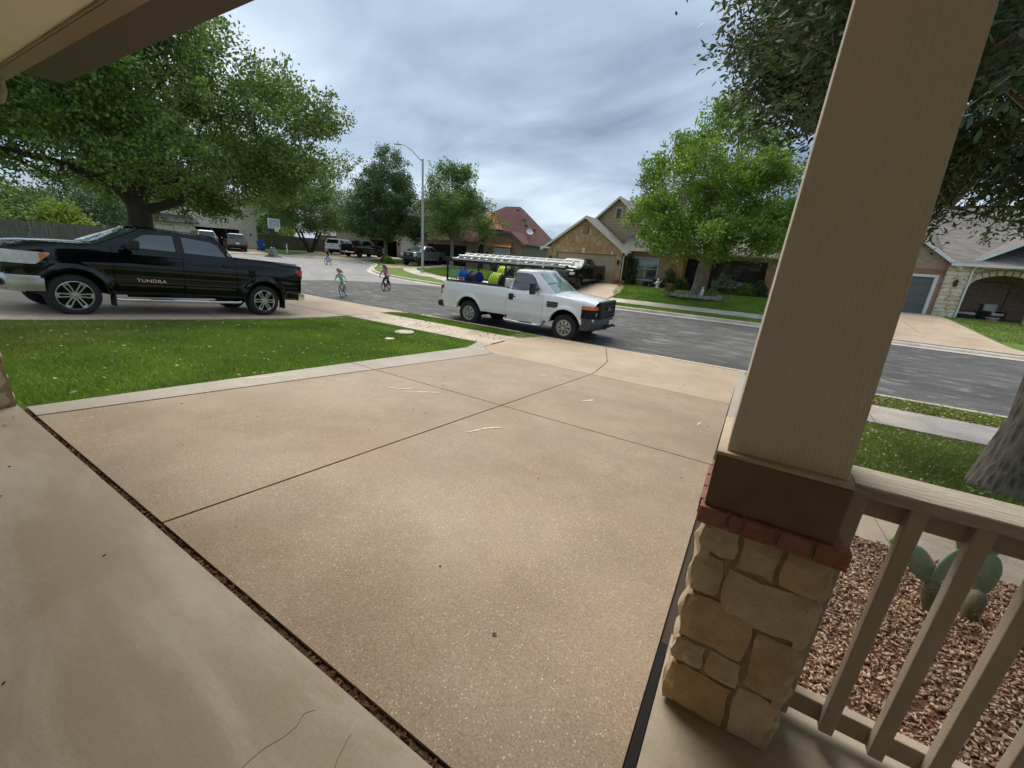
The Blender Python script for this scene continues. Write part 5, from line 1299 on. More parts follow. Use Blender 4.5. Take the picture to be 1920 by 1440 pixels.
H.box('door', M_DOOR, (6.9, 1.9, -.2), (8.05, 1.96, 2.25)); H.box('inner_wall', M_DARK, (2.7, 3.3, -.3), (12.6, 3.4, 2.7)); H.box('inner_wall', M_DARK, (8.06, 1.41, -.3), (8.12, 2.99, 2.7)); H.box('porch_back_wall', M_BROWNTRIM, (8.0, 3.0, -.3), (12.6, 3.2, 2.7)); H.box('column', M_FLAG, (6.35, .75, -.2), (6.85, 1.18, 2.5), .02); H.box('porch_floor', M_WALK, (6, 0.9, -.3), (12.6, 3.0, -.02))
H.slab('main_roof', M_SHTAN, [(2.2, .6, 2.62), (13.1, .6, 2.62), (10.2, 6.5, 5.9), (2.2, 6.5, 5.9)]); H.slab('main_roof', M_SHTAN, [(13.1, .6, 2.62), (13.1, 12, 2.62), (10.2, 6.5, 5.9)])
H.slab('main_roof', M_SHTAN, [(-4.3, 4, 2.6), (-4.3, 12, 2.6), (-1, 9, 5.4), (-1, 5, 5.4)]); H.gutter((2.6, .55, 2.56), (13.1, .55, 2.56), M_CREAMTRIM); H.gutter((gx1+.45, -.3, 2.34), (gx1+.45, .5, 2.34), M_CREAMTRIM)
H.downspout([(gx1+.40, .1, 2.30), (gx1+.10, .06, 2.05), (gx1+.10, .02, .1), (gx1-.5, -.35, -.02)], M_WHITETRIM); H.downspout([(12.7, .9, 2.5), (12.66, 1.1, 2.2), (12.66, 1.1, -.1)], M_WHITETRIM); H.lantern(2.33, -.04, 1.55); H.lantern(-3.35, -.04, 1.55)

# ---- brick house with the red-brown roof and copper turret
H = House('house', (-23.9, 37.0, .05), radians(9), 'brown brick house with red roof copper turret and copper awning behind the white pickup'); r = H.r
H.wall('wall', M_BRICK, [(-1.9, 2.9), (-.9, 3.65), (1.1, 3.65), (2.35, 2.75)], [(-.75, 1.05, .55, 2.15)], 0, .25)
H.window(-.75, 1.05, .55, 2.15, 0, 2, 3, fr=.07)
aw = H.slab('awning', M_COPPER, [(-1.25, -.75, 2.28), (1.50, -.75, 2.28), (1.25, .0, 2.82), (-.95, .0, 2.82)], .03)
for k in range(8): t = k/7; P('seam', M_COPPER, aw, 'bar', (lerp(-1.22, 1.47, t), -.74, 2.30), (lerp(-.93, 1.23, t), -.01, 2.83), .035, .05)
for x in (-1.15, 1.4): P('bracket', M_BROWNTRIM, aw, 'bar', (x, -.68, 2.25), (x, 0, 1.75), .06, .06)
H.slab('roof', M_SHRED, [(-2.3, -.4, 2.72), (-1.0, -.4, 3.78), (-1.0, 5, 3.9), (-2.3, 5, 2.72)]); H.slab('roof', M_SHRED, [(-1.0, -.4, 3.78), (1.2, -.4, 3.78), (1.2, 5, 3.9), (-1.0, 5, 3.9)]); H.slab('roof', M_SHRED, [(1.2, -.4, 3.78), (2.75, -.4, 2.62), (2.75, 5, 2.72), (1.2, 5, 3.9)])
for a, b in (((-2.35, 2.66), (-1.0, 3.74)), ((-1.0, 3.74), (1.2, 3.74)), ((1.2, 3.74), (2.8, 2.58))): mb = MB(); mb.prism([a, b, (b[0], b[1]-.18), (a[0], a[1]-.18)], 'y', -.435, -.405); mb.build('rake_board', M_BROWNTRIM, r)
H.wall('side_wall', M_GREYSID, [(.3, 2.75), (12, 2.75)], [], 2.15, .2, axis='x')
for k in range(14): H.box('siding_board', M_GREYSID, (2.351, .3, -.1+k*.2), (2.375-.0, 12, .08+k*.2))
# hipped main roof
E0, R0 = 2.72, 6.9
H.slab('main_roof', M_SHRED, [(-9.6, 1.6, E0), (2.8, 1.6, E0), (-.8, 6.8, R0), (-2.6, 6.8, R0)]); H.slab('main_roof', M_SHRED, [(2.8, 1.6, E0), (2.8, 13, E0), (-.8, 8.4, R0-.25), (-.8, 6.8, R0)]); H.slab('main_roof', M_SHRED, [(-9.6, 1.6, E0), (-2.6, 6.8, R0), (-9.6, 12, E0)]); H.slab('main_roof', M_SHRED, [(2.8, 13, E0), (-9.6, 13, E0), (-2.6, 6.8, R0), (-.8, 8.4, R0-.25)])
H.gutter((2.85, .0, E0-.06), (2.85, 12.8, E0-.06), M_BROWNTRIM)
for x, y in ((.55, 5.0), (1.35, 6.2), (-.3, 5.0), (1.1, 4.2)): zz = E0+(R0-E0)*(2.8-x)/3.6; H.box('roof_vent', M_BROWNTRIM, (x-.18, y-.2, min(zz, 6.3)-.05), (x+.18, y+.2, min(zz, 6.3)+.16), .03)
mb = MB(); mb.lathe([(0, .0), (.15, .02), (.28, .07), (.35, .13)], 20, 'z'); d = mb.build('satellite_dish', M_WHITETRIM, r, smooth=True); d.location = (2.1, 2.6, 3.95); d.rotation_euler = (radians(55), 0, radians(35)); mb = MB(); mb.tube([(2.15, 2.75, 3.4), (2.15, 2.7, 3.85)], .03, 6); mb.build('dish_mast', M_TRIM, r)
# turret over the entry
tc_ = (-2.0, 1.55); mb = MB(); n = 8
mb.lathe([(1.25, 2.4), (1.25, 4.05)], n, 'z', (tc_[0], tc_[1], 0)); mb.build('turret_wall', M_BRICKL, r)
mb = MB(); mb.lathe([(1.55, 3.98), (1.5, 4.1), (.06, 5.75), (0, 5.8)], 16, 'z', (tc_[0], tc_[1], 0)); tr = mb.build('turret_roof', M_COPPER, r)
for k in range(16): a = 2*pi*k/16; P('seam', M_COPPER, tr, 'bar', (tc_[0]+1.5*cos(a), tc_[1]+1.5*sin(a), 4.12), (tc_[0]+.07*cos(a), tc_[1]+.07*sin(a), 5.77), .04, .06)
# entry and garage wing
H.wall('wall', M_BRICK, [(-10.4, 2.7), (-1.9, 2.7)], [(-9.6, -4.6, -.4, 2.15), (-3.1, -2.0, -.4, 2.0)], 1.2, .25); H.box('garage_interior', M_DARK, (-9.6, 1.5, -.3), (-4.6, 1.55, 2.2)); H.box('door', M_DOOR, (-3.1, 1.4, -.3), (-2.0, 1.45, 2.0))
mb = MB(); mb.prism([(-3.1, 2.0)]+[(-2.55+.55*cos(radians(a)), 2.0+.5*sin(radians(a))) for a in range(170, 0, -20)]+[(-2.0, 2.0)], 'y', 1.17, 1.19); mb.build('arch_head', M_DARK, r)
H.slab('roof', M_SHRED, [(-10.8, .8, 2.62), (-1.8, .8, 2.62), (-2.5, 4, 4.4), (-9, 4, 4.4)]); H.gutter((-10.8, .75, 2.58), (-1.8, .75, 2.58), M_BROWNTRIM); H.lantern(-3.7, 1.18, 1.5); H.lantern(-1.45, -.02, 1.5); H.wall('wall', M_BRICK, [(1.2, 2.7), (12.8, 2.7)], [], -10.4, .2, axis='x')

# ---- house on the right: slate garage door, brick gable, stone arch porch
H = House('house', (6.0, 31.0, -.05), 0, 'brick gabled house with slate garage door and pale stone arch porch'); r = H.r
H.wall('wall', M_BRICKP, [(-3.65, 2.98), (-.8, 5.0), (2.08, 3.0)], [(-3.1, 1.9, -.4, 2.15)], 0, .2)
H.garage_door(-3.1, 1.9, -.05, 2.15, 0, M_GDOOR, 4, 1); H.box('door_casing', M_WHITETRIM, (1.78, -.02, -.1), (1.93, .10, 2.16)); H.box('door_casing', M_WHITETRIM, (-3.1, -.02, 2.03), (1.77, .10, 2.16))
mb = None
sold = MB(); sold.box2((0, -.02, 2.18), (.075, .0, 2.46)); sme = sold.mesh('brick')
M_BRS = mat('soldier_brick', (.33, .17, .12), .9, var=.3, vscale=5)
for k in range(64): link('brick', sme, M_BRS, r, (-3.3+k*.088, 0, 0))
H.gable_roof(-3.65, 2.08, 3.02, 5.08, 0, 8, M_SHGREY, .5, M_WHITETRIM, xr=-.8, fw=.2)
# stone pier and arch wall
def blocks(x0, x1, z0, z1, y, seed, keep=lambda x, z: True, axis='y', rows=(.2, .26, .17, .22)):
    rr = random.Random(seed); z = z0; k = 0
    while z < z1-.05:
        h = min(rows[k % len(rows)], z1-z); x = x0; k += 1
        while x < x1-.02:
            w = min(rr.uniform(.28, .55), x1-x)
            if x1-x-w < .15: w = x1-x
            if keep(x+w/2, z+h/2):
                rough_stone('stone', x+w/2, z+h/2, w-.02, h-.02, .02, y, M_BLOCK, r, axis, -1 if axis == 'y' else 1, rr.random(), nx=3, nz=2, bulge=.02, wob=.02)
            x += w
        z += h
H.box('pier', M_FLAGM, (2.08, -.25, -.3), (2.98, .2, 2.74)); blocks(2.09, 2.97, -.15, 2.66, -.255, 3)
AW0, AW1 = 2.99, 9.4; ac, ar, asp, ari = 4.42, 1.24, 1.72, .60
H.wall('arch_wall', M_FLAGM, [(AW0, 2.75), (AW1, 2.75)], [(ac-ar, ac+ar, -.4, asp)]+[(ac-ar*sqrt(1-((k+.5)/10)**2), ac+ar*sqrt(1-((k+.5)/10)**2), asp+k*ari/10, asp+(k+1)*ari/10) for k in range(10)], .05, .3)
inarch = lambda x, z: not (abs(x-ac) < ar+.10 and z < asp or ((x-ac)/(ar+.26))**2+((z-asp)/(ari+.28))**2 < 1)
blocks(AW0+.02, 7.5, -.15, 2.7, .045, 4, inarch)
for k in range(15):                                  # arch voussoirs
    a = radians(5+k*(170/14)); cx, cz = ac+(ar+.10)*cos(a), asp+(ari+.12)*sin(a)
    P('arch_stone', M_BLOCK, r, 'box', (cx, .02, cz), (.24, .07, .20), R=Matrix.Rotation(-atan2((ar+.1)*sin(a), (ari+.12)*cos(a)), 3, 'Y'), bevel=.02)
H.box('porch_back_wall', M_BRICKP, (AW0, 2.6, -.3), (AW1, 2.8, 2.8)); H.window(3.7, 5.6, .35, 2.05, 2.6, 2, 2, M_BROWNTRIM, glass=mat('porch_window_glass', (.03, .05, .06), .03, spec=1, coat=1)); H.box('porch_floor', M_WALK, (AW0, -.5, -.3), (AW1, 2.6, .0))
for k in range(5): H.box('step_stone', M_BLOCK, (3.1+k*1.0, -.85, -.3), (4.05+k*1.0, -.5, -.04), .02)
H.slab('porch_roof', M_SHGREY, [(2.0, -.5, 2.78), (10, -.5, 2.78), (8, 4.5, 5.0), (2.0, 4.5, 5.0)]); H.gutter((2.1, -.55, 2.72), (10, -.55, 2.72), M_WHITETRIM)
H.gable_roof(3.3, 9.6, 3.2, 5.2, .3, 6, M_SHGREY, .35, M_WHITETRIM); H.slab('main_roof', M_SHGREY, [(-4.5, 3, 2.7), (10, 3, 2.7), (6, 9, 6.7), (-1, 9, 6.7)])
H.downspout([(3.05, -.5, 2.66), (3.03, -.30, 2.5), (3.03, -.29, .08), (2.5, -.6, .03)], M_WHITETRIM); H.lantern(2.55, -.28, 1.75)

# ---- cream stone house at the head of the street, open garage (faces +x)
H = House('house', (-54.5, 14, .0), 0, 'cream limestone two storey house with open garage behind the near black pickup'); r = H.r
H.wall('wall', M_CREAM, [(1.2, 5.7), (15.1, 5.7)], [(8.6, 13.9, -.4, 2.25), (9.5, 12.3, 3.75, 5.1)], -.2, .2, axis='x')
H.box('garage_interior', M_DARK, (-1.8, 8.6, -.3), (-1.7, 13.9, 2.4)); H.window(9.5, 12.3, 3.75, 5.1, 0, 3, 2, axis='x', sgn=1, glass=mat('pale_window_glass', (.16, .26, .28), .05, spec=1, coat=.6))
H.box('lower_wall', M_CREAM, (.01, 1.2, -.3), (1.4, 8.0, 2.5)); H.window(4.5, 6.1, 1.55, 2.15, 1.4, 2, 1, M_BROWNTRIM, axis='x', sgn=1)
H.slab('lower_roof', M_SHDK, [(1.9, 1.0, 2.5), (1.9, 8.3, 2.5), (.0, 8.3, 3.25), (.0, 1.0, 3.25)]); H.slab('roof', M_SHGREY, [(.4, .8, 5.6), (.4, 15.5, 5.6), (-5, 11, 8.6), (-5, 5, 8.6)]); H.slab('roof', M_SHGREY, [(.4, 15.5, 5.6), (-10, 15.5, 5.6), (-5, 11, 8.6)]); H.slab('roof', M_SHGREY, [(-10, .8, 5.6), (.4, .8, 5.6), (-5, 5, 8.6)])
H.wall('side_wall', M_CREAM, [(-10, 5.7), (-.21, 5.7)], [], 14.9, .2); H.wall('side_wall', M_CREAM, [(-10, 5.7), (-.21, 5.7)], [], 1.2, .2)
for yy in (8.25, 14.3): mb = MB(); mb.box((.07, yy, 1.75), (.12, .12, .28)); mb.build('wall_lantern', M_DOOR, r)
# ---- pale brick two-storey house behind the round dark tree
H = House('house', (-52, 44, .1), 0, 'pale brick two storey house with open garage behind the dark round tree'); r = H.r
H.wall('wall', M_BRICKL, [(-8.2, 4.6), (-.35, 4.6)], [(-4.6, -3.2, .9, 2.0)], .5, .2); H.window(-4.6, -3.2, .9, 2.0, .5, 2, 2, M_BROWNTRIM)
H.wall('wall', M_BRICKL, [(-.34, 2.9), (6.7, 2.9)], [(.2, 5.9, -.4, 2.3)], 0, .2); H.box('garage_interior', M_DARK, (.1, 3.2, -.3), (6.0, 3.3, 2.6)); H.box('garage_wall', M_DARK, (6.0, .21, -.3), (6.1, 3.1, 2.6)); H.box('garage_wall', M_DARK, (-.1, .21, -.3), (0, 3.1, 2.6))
H.box('red_bin', mat('red_plastic', (.4, .02, .02), .5), (5.0, .9, -.1), (5.6, 1.4, .9), .03); H.lantern(6.3, -.02, 1.8)
H.slab('roof', M_SHTAN, [(-8.8, 0, 4.5), (.2, 0, 4.5), (-2.2, 5, 7.6), (-5.4, 5, 7.6)]); H.slab('roof', M_SHTAN, [(.2, 0, 4.5), (.2, 10.5, 4.5), (-2.2, 5, 7.6)]); H.slab('roof', M_SHTAN, [(-8.8, 10.5, 4.5), (-8.8, 0, 4.5), (-5.4, 5, 7.6)])
H.slab('garage_roof', M_SHTAN, [(-.9, -.5, 2.8), (7.2, -.5, 2.8), (7.2, 4, 4.6), (-.9, 4, 4.6)]); H.wall('side_wall', M_BRICKL, [(.2, 2.9), (5, 2.9)], [], 6.5, .2, axis='x'); H.wall('side_wall', M_BRICKL, [(.7, 4.6), (10, 4.6)], [], -8.2, .2, axis='x')
H.box('upper_wing', M_BRICKL, (3.5, 4.2, -.3), (12, 11, 6.2)); H.slab('roof', M_SHTAN, [(3.1, 3.8, 6.1), (12.4, 3.8, 6.1), (9.4, 7.5, 9.5), (6.4, 7.5, 9.5)]); H.slab('roof', M_SHTAN, [(12.4, 3.8, 6.1), (12.4, 11.4, 6.1), (9.4, 7.5, 9.5)]); H.slab('roof', M_SHTAN, [(3.1, 11.4, 6.1), (3.1, 3.8, 6.1), (6.4, 7.5, 9.5)])
# ---- white sided gable between the brick houses
H = House('house', (-42.2, 43.5, .1), 0, 'white sided gable of a house between the two brick houses'); r = H.r
uo = [(-2.6, 2.6), (0, 5.0), (2.6, 2.6)]
H.wall('wall', M_WHITESID, [(-2.6, 2.6), (0, 5.0), (2.6, 2.6)], [], 0, .2); H.boards('siding_board', M_WHITESID, uo, .0, .28, 0, .025); H.gable_roof(-2.6, 2.6, 2.68, 5.08, 0, 8, M_SHGREY, .35, M_WHITETRIM)
H.wall('side_wall', M_WHITESID, [(.2, 2.6), (8, 2.6)], [], 2.4, .2, axis='x')
# ---- small far house behind the fence
H = House('house', (-66, 50, .2), radians(20), 'low brick house with pale roof beyond the back fence'); r = H.r
H.wall('wall', M_BRICK, [(-5, 2.6), (5, 2.6)], [(-1, .6, .9, 2.0)], 0, .2); H.window(-1, .6, .9, 2.0, 0, 2, 2); H.slab('roof', M_SHTAN, [(-5.5, -.5, 2.5), (5.5, -.5, 2.5), (3, 4, 4.6), (-3, 4, 4.6)]); H.wall('side_wall', M_BRICK, [(.2, 2.6), (8, 2.6)], [], 4.8, .2, axis='x')
# ------------------------------------------------------------------ trees and plants
def leaf_mat(name, a, b, back=None, gloss=.45):
    m = bpy.data.materials.new(name); m.use_nodes = True; t = m.node_tree; t.nodes.clear(); l = t.links.new
    out = t.nodes.new('ShaderNodeOutputMaterial'); g = t.nodes.new('ShaderNodeNewGeometry')
    r = t.nodes.new('ShaderNodeValToRGB'); l(g.outputs['Random Per Island'], r.inputs[0]); e = r.color_ramp.elements
    e[0].color = (*a, 1); e[1].color = (*b, 1); e[0].position = .1; e[1].position = .95
    n = t.nodes.new('ShaderNodeTexNoise'); l(g.outputs['Position'], n.inputs['Vector']); n.inputs['Scale'].default_value = .8; n.inputs['Detail'].default_value = 3
    mx = t.nodes.new('ShaderNodeMix'); mx.data_type = 'RGBA'; mx.blend_type = 'MULTIPLY'; mx.inputs[0].default_value = .8; l(r.outputs[0], mx.inputs[6])
    r2 = t.nodes.new('ShaderNodeValToRGB'); l(n.outputs['Fac'], r2.inputs[0]); r2.color_ramp.elements[0].position = .33; r2.color_ramp.elements[1].position = .67
    r2.color_ramp.elements[0].color = (.62, .66, .62, 1); r2.color_ramp.elements[1].color = (1.25, 1.2, 1.0, 1); l(r2.outputs[0], mx.inputs[7])
    p = t.nodes.new('ShaderNodeBsdfPrincipled'); l(mx.outputs[2], p.inputs['Base Color']); p.inputs['Roughness'].default_value = gloss
    tr = t.nodes.new('ShaderNodeBsdfTranslucent'); l(mx.outputs[2], tr.inputs[0]); ms = t.nodes.new('ShaderNodeMixShader'); ms.inputs[0].default_value = .33
    l(p.outputs[0], ms.inputs[1]); l(tr.outputs[0], ms.inputs[2]); l(ms.outputs[0], out.inputs[0]); return m
def bark(name, lo, hi):
    g = NG(name, .95); v = g.mapping(g.pos, (1, 1, .28)); n = g.noise(16, 7, .7, v, 1.2); w = g.voro(20, v=g.mapping(g.pos, (1, 1, .22)))
    h = g.math('ADD', g.math('MULTIPLY', n, .7), g.math('MULTIPLY', w, .6)); c = g.mix(g.ramp(h, (.38, 0.), (.72, 1.)), lo, hi); g.color(g.mix(g.ramp(g.noise(2.5, 4), (.35, 0.), (.65, .35)), c, tuple(x*1.25 for x in hi))); g.bump(h, 1., .05); return g.m
M_BARK = bark('bark_grey', (.07, .055, .042), (.30, .25, .20))
M_BARKD = mat('bark_dark', (.055, .042, .033), .95, var=.4, vscale=6, bump=1., bscale=20, stretch=(1, 1, .35))
L_OAK = leaf_mat('oak_leaf', (.085, .16, .033), (.24, .36, .09)); L_OAKD = leaf_mat('live_oak_leaf', (.040, .070, .027), (.125, .18, .07), gloss=.4)
L_MAPLE = leaf_mat('maple_leaf', (.115, .225, .022), (.27, .42, .06)); L_DARK = leaf_mat('dark_leaf', (.042, .092, .032), (.12, .20, .07)); L_MID = leaf_mat('mid_leaf', (.08, .15, .036), (.21, .33, .085)); L_SAGE = leaf_mat('sage_leaf', (.10, .13, .06), (.20, .24, .12)); L_LIME = leaf_mat('lime_leaf', (.14, .22, .03), (.30, .40, .07)); L_RED = leaf_mat('red_leaf', (.12, .03, .02), (.22, .08, .03))
def leaf_quads(rng, Pn, D, L_, Wd, shape=4, droop=0.):
    n = len(Pn); D = D/np.linalg.norm(D, axis=1)[:, None]; up = rng.normal(size=(n, 3)); N = np.cross(D, up); N /= np.linalg.norm(N, axis=1)[:, None]+1e-9; U = np.cross(N, D)
    Ln = L_*rng.uniform(.65, 1.25, n)[:, None]; W = Wd*rng.uniform(.7, 1.2, n)[:, None]
    if shape == 4:
        V = np.stack([Pn, Pn+D*Ln*.5+N*W+U*Ln*.06, Pn+D*Ln, Pn+D*Ln*.5-N*W+U*Ln*.06], 1); F = np.arange(n*4).reshape(n, 4)
    else:
        V = np.stack([Pn, Pn+D*Ln*.28+N*W*.8, Pn+D*Ln*.62+N*W+U*Ln*.05, Pn+D*Ln+U*Ln*.02, Pn+D*Ln*.62-N*W+U*Ln*.05, Pn+D*Ln*.28-N*W*.8], 1); F = np.arange(n*6).reshape(n, 6)
    return V.reshape(-1, 3), F
def tree(name, base, prof, off, trunk_r, fork, label, leafm, barkm, nt=600, per=50, twig=.8, leaf=(.10, .03), shape=4, seed=1, limbs=6, lean=(0, 0), nsub=90, shell=.55, updir=.25, cat='tree', group=None, squash=1., extra=None, trunks=1, clump=.35, lump=.22, wisp=.10, keep=None, cluster=None):
    rng = np.random.default_rng(seed); rr = random.Random(seed); root = empty(name, base, (0, 0, 0), label, cat, group)
    zlo, zhi = prof[0][0], prof[-1][0]
    def rad(z): return interp(z, prof)
    lumps = rng.normal(size=(9, 3)); lph = rng.uniform(0, 6.28, 9)
    def lumpf(a, z): return 1+lump*sum(sin(lumps[i, 0]*1.6*a*1.0+lumps[i, 1]*1.3*z+lph[i]) for i in range(6))/2.4
    def sample(n, sh):
        out = []
        ws = [max(rad(z), .05)**2 for z in np.linspace(zlo, zhi, 40)]; zs = rng.choice(np.linspace(zlo, zhi, 40), n*4, p=np.array(ws)/sum(ws))+rng.uniform(-.5, .5, n*4)*(zhi-zlo)/40
        for z in zs:
            a = rng.uniform(0, 2*pi); q = sqrt(rng.uniform(0, 1)) if rng.random() > sh else rng.uniform(.78, 1.0)
            ai = round(a*2)/2*1.0
            R_ = rad(z)*q*lumpf(round(a/.6), round(z/.7)*.7); out.append((off[0]+R_*cos(a), off[1]+R_*sin(a)*squash, z))
            if keep and not keep(*out[-1]): out.pop()
            if len(out) >= n: break
        return np.array(out)
    # skeleton
    tb = MB(); nodes = []
    top = Vector((lean[0]+off[0]*.5, lean[1]+off[1]*.5, fork))
    for q in range(trunks):
        o = Vector((0, 0, 0)) if trunks == 1 else Vector((.35*cos(6.28*q/trunks), .35*sin(6.28*q/trunks), 0))
        tp = top if trunks == 1 else top+o*5
        k = 7; pts = [o*.4+(tp-o*.4)*(i/k)+Vector((sin(i*1.3+seed+q)*.05, cos(i*1.7+seed)*.05, 0))*trunk_r*2*(i > 0) for i in range(k+1)]
        rs = [trunk_r*(1.45 if i == 0 else 1.12 if i == 1 else lerp(1, .78, i/k))/(1 if trunks == 1 else sqrt(trunks)) for i in range(k+1)]
        pts[0] = pts[0]-Vector((0, 0, .25)); sb_ = tb if trunks == 1 else MB(); sb_.tube(pts, rs, 14)
        if trunks > 1: sb_.build('stem', barkm, root, smooth=60)
        nodes.append((pts[-1], rs[-1]*.8)); nodes.append((pts[-2], rs[-2]*.7))
    prim = sample(limbs*3, .2); prim = sorted(prim, key=lambda p: p[2])
    tgt = [Vector(prim[int((i+.5)*len(prim)/limbs)]) for i in range(limbs)]+[Vector((off[0], off[1], lerp(zlo, zhi, .72)))]
    def branch(p0, p1, r0, r1, n=5, sag=.12, sides=7):
        d = p1-p0; L_ = d.length; up = Vector((0, 0, 1)); pts = []
        for i in range(n+1):
            t = i/n; q = p0+d*t+up*(sag*L_*sin(pi*t)*.6)+Vector((rr.uniform(-1, 1), rr.uniform(-1, 1), rr.uniform(-.6, .6)))*L_*.03*(0 < i < n); pts.append(q)
        tb.tube(pts, [lerp(r0, r1, i/n) for i in range(n+1)], sides); return pts
    for t in tgt:
        b = nodes[rr.randrange(len(nodes[:2*trunks]))]; p = branch(b[0], b[0].lerp(t, .8), b[1]*rr.uniform(.55, .8), trunk_r*.14, 6)
        for i, q in enumerate(p[1:]): nodes.append((q, lerp(b[1]*.6, trunk_r*.14, (i+1)/6)))
    subs = sample(nsub, .3)
    order = np.argsort(np.linalg.norm(subs-np.array(top), axis=1))
    for i in order:
        t = Vector(subs[i]); best = min(nodes, key=lambda nd: (nd[0]-t).length+(1.2 if nd[0].z > t.z+.4 else 0)); L_ = (best[0]-t).length
        if L_ < .25: continue
        p = branch(best[0], t, min(best[1]*.6, .03+.012*L_), .012, 3, .08, 5); nodes += [(q, .03) for q in p[1:]]
    # twigs and leaves
    base_p = sample(nt, shell)
    if cluster:
        K_, sg_ = cluster; cc = sample(K_, shell); wts = rng.uniform(.4, 1.6, len(cc)); nb = int(nt*.86)
        base_p[:nb] = cc[rng.choice(len(cc), nb, p=wts/wts.sum())]+rng.normal(size=(nb, 3))*sg_*np.array([1, 1, .55])
    nodeP = np.array([tuple(n_[0]) for n_ in nodes])
    V, F, nv = [], [], 0; C0_ = np.array([off[0], off[1], lerp(zlo, zhi, .42)])
    Ps, Ds = [], []
    for p in base_p:
        j = np.argmin(((nodeP-p)**2).sum(1)); outw = (p-C0_); outw /= np.linalg.norm(outw)+1e-6
        d = outw*.8+rng.normal(size=3)*.45+np.array([0, 0, updir]); d /= np.linalg.norm(d); tl = twig*rng.uniform(.55, 1.25)*(rng.uniform(1.3, 2.1) if rng.random() < wisp else 1)
        a = p-d*tl*.6
        if rng.random() < .5 and np.linalg.norm(nodeP[j]-p) < 1.6: tb.tube([tuple(nodeP[j]), tuple(a), tuple(a+d*tl)], [.014, .010, .004], 4, cap=False)
        m = int(per*rng.uniform(.6, 1.4)); t = rng.uniform(0, 1, m)**.8
        q = a+d*tl*t[:, None]+rng.normal(size=(m, 3))*(clump*(1.05-t*.65))[:, None]*np.array([1, 1, .75])
        dd = d*.7+(q-(a+d*tl*t[:, None]))*1.5+rng.normal(size=(m, 3))*.55
        Ps.append(q); Ds.append(dd)
    Pq, Dq = np.concatenate(Ps), np.concatenate(Ds); V, F = leaf_quads(rng, Pq, Dq, leaf[0], leaf[1], shape)
    tr_ = link('trunk' if trunks == 1 else 'branches', tb.mesh('trunk', 60, fix=False), barkm, root)
    if trunks > 1: tr_['kind'] = 'stuff'
    cr = link('crown', mesh_np('crown', V, F), leafm, root); cr['kind'] = 'stuff'
    return root
tree('oak_tree', (-17.0, 5.4, Z(-17, 5.4)), [(3.1, 2.7), (3.6, 3.8), (4.6, 4.2), (6.0, 3.7), (7.6, 2.6), (8.9, 1.5), (9.8, .3)], (.0, .45), .36, 2.9, 'big dark green oak spreading over the near black pickup', L_OAK, M_BARKD, nt=2300, per=70, twig=.95, leaf=(.11, .034), seed=3, limbs=9, nsub=150, clump=.20, shell=.55, lump=.34, wisp=.2, cluster=(150, .42))
tree('live_oak_tree', (2.62, 6.0, Z(2.6, 6.0)), [(2.5, 2.7), (3.2, 3.4), (4.6, 3.5), (6., 3.0), (7.4, 2.0), (8.4, .5)], (.2, .5), .215, 2.7, 'live oak with grey bark growing in the lawn behind the porch column', L_OAKD, M_BARK, nt=4600, per=50, twig=.6, leaf=(.085, .0145), shape=6, seed=12, limbs=8, nsub=120, clump=.13, shell=.5, updir=-.05, lump=.2, cluster=(140, .34), keep=lambda x, y, z: z > 2.85+max(0, -.9-x)*.5)
tree('maple_tree', (-3.6, 28.0, Z(-3.6, 28)), [(2.5, 2.6), (3.4, 4.1), (5., 4.2), (6.6, 3.6), (8., 2.8), (9.6, 1.7), (10.9, .3)], (.35, 0), .21, 2.6, 'bright green tree in a stone ring before the tan house', L_MAPLE, M_BARK, nt=1300, per=50, twig=.95, leaf=(.16, .058), seed=5, limbs=7, nsub=100, clump=.26, updir=.6, lump=.3, wisp=.15, cluster=(95, .45))
tree('round_tree', (-39.6, 36.0, Z(-39.6, 36)), [(2.9, 3.3), (3.6, 4.5), (5., 4.5), (7, 3.5), (9.2, 2.3), (11, 1.2), (12.0, .3)], (0, 0), .24, 2.8, 'dense dark round tree before the pale brick house', L_DARK, M_BARK, nt=1300, per=46, twig=.9, leaf=(.20, .07), seed=8, limbs=7, nsub=70, clump=.34, shell=.7, lump=.16, updir=.45, cluster=(85, .55))
tree('oak_tree', (-28.6, 35.0, Z(-28.6, 35)), [(2.6, 2.3), (3.6, 3.3), (5.5, 3.3), (7.5, 2.5), (9.4, 1.4), (10.9, .3)], (0, 0), .20, 2.6, 'loose mid green oak before the red roofed brick house', L_MID, M_BARK, nt=850, per=46, twig=1.15, leaf=(.17, .055), seed=15, limbs=7, nsub=70, clump=.30, updir=.7, lump=.32, wisp=.2, cluster=(60, .48))
tree('spreading_tree', (-52.0, 34.4, Z(-52, 34)), [(3.0, 3.2), (4., 5.4), (6, 5.9), (7.8, 4.6), (9.0, 2.6), (9.6, .8)], (0, 0), .30, 2.6, 'many stemmed vase shaped tree in front of the back fence', L_MID, M_BARKD, nt=1250, per=44, twig=.9, leaf=(.20, .06), seed=21, limbs=12, nsub=90, clump=.42, updir=.3, trunks=4, lump=.15, cluster=(90, .6))
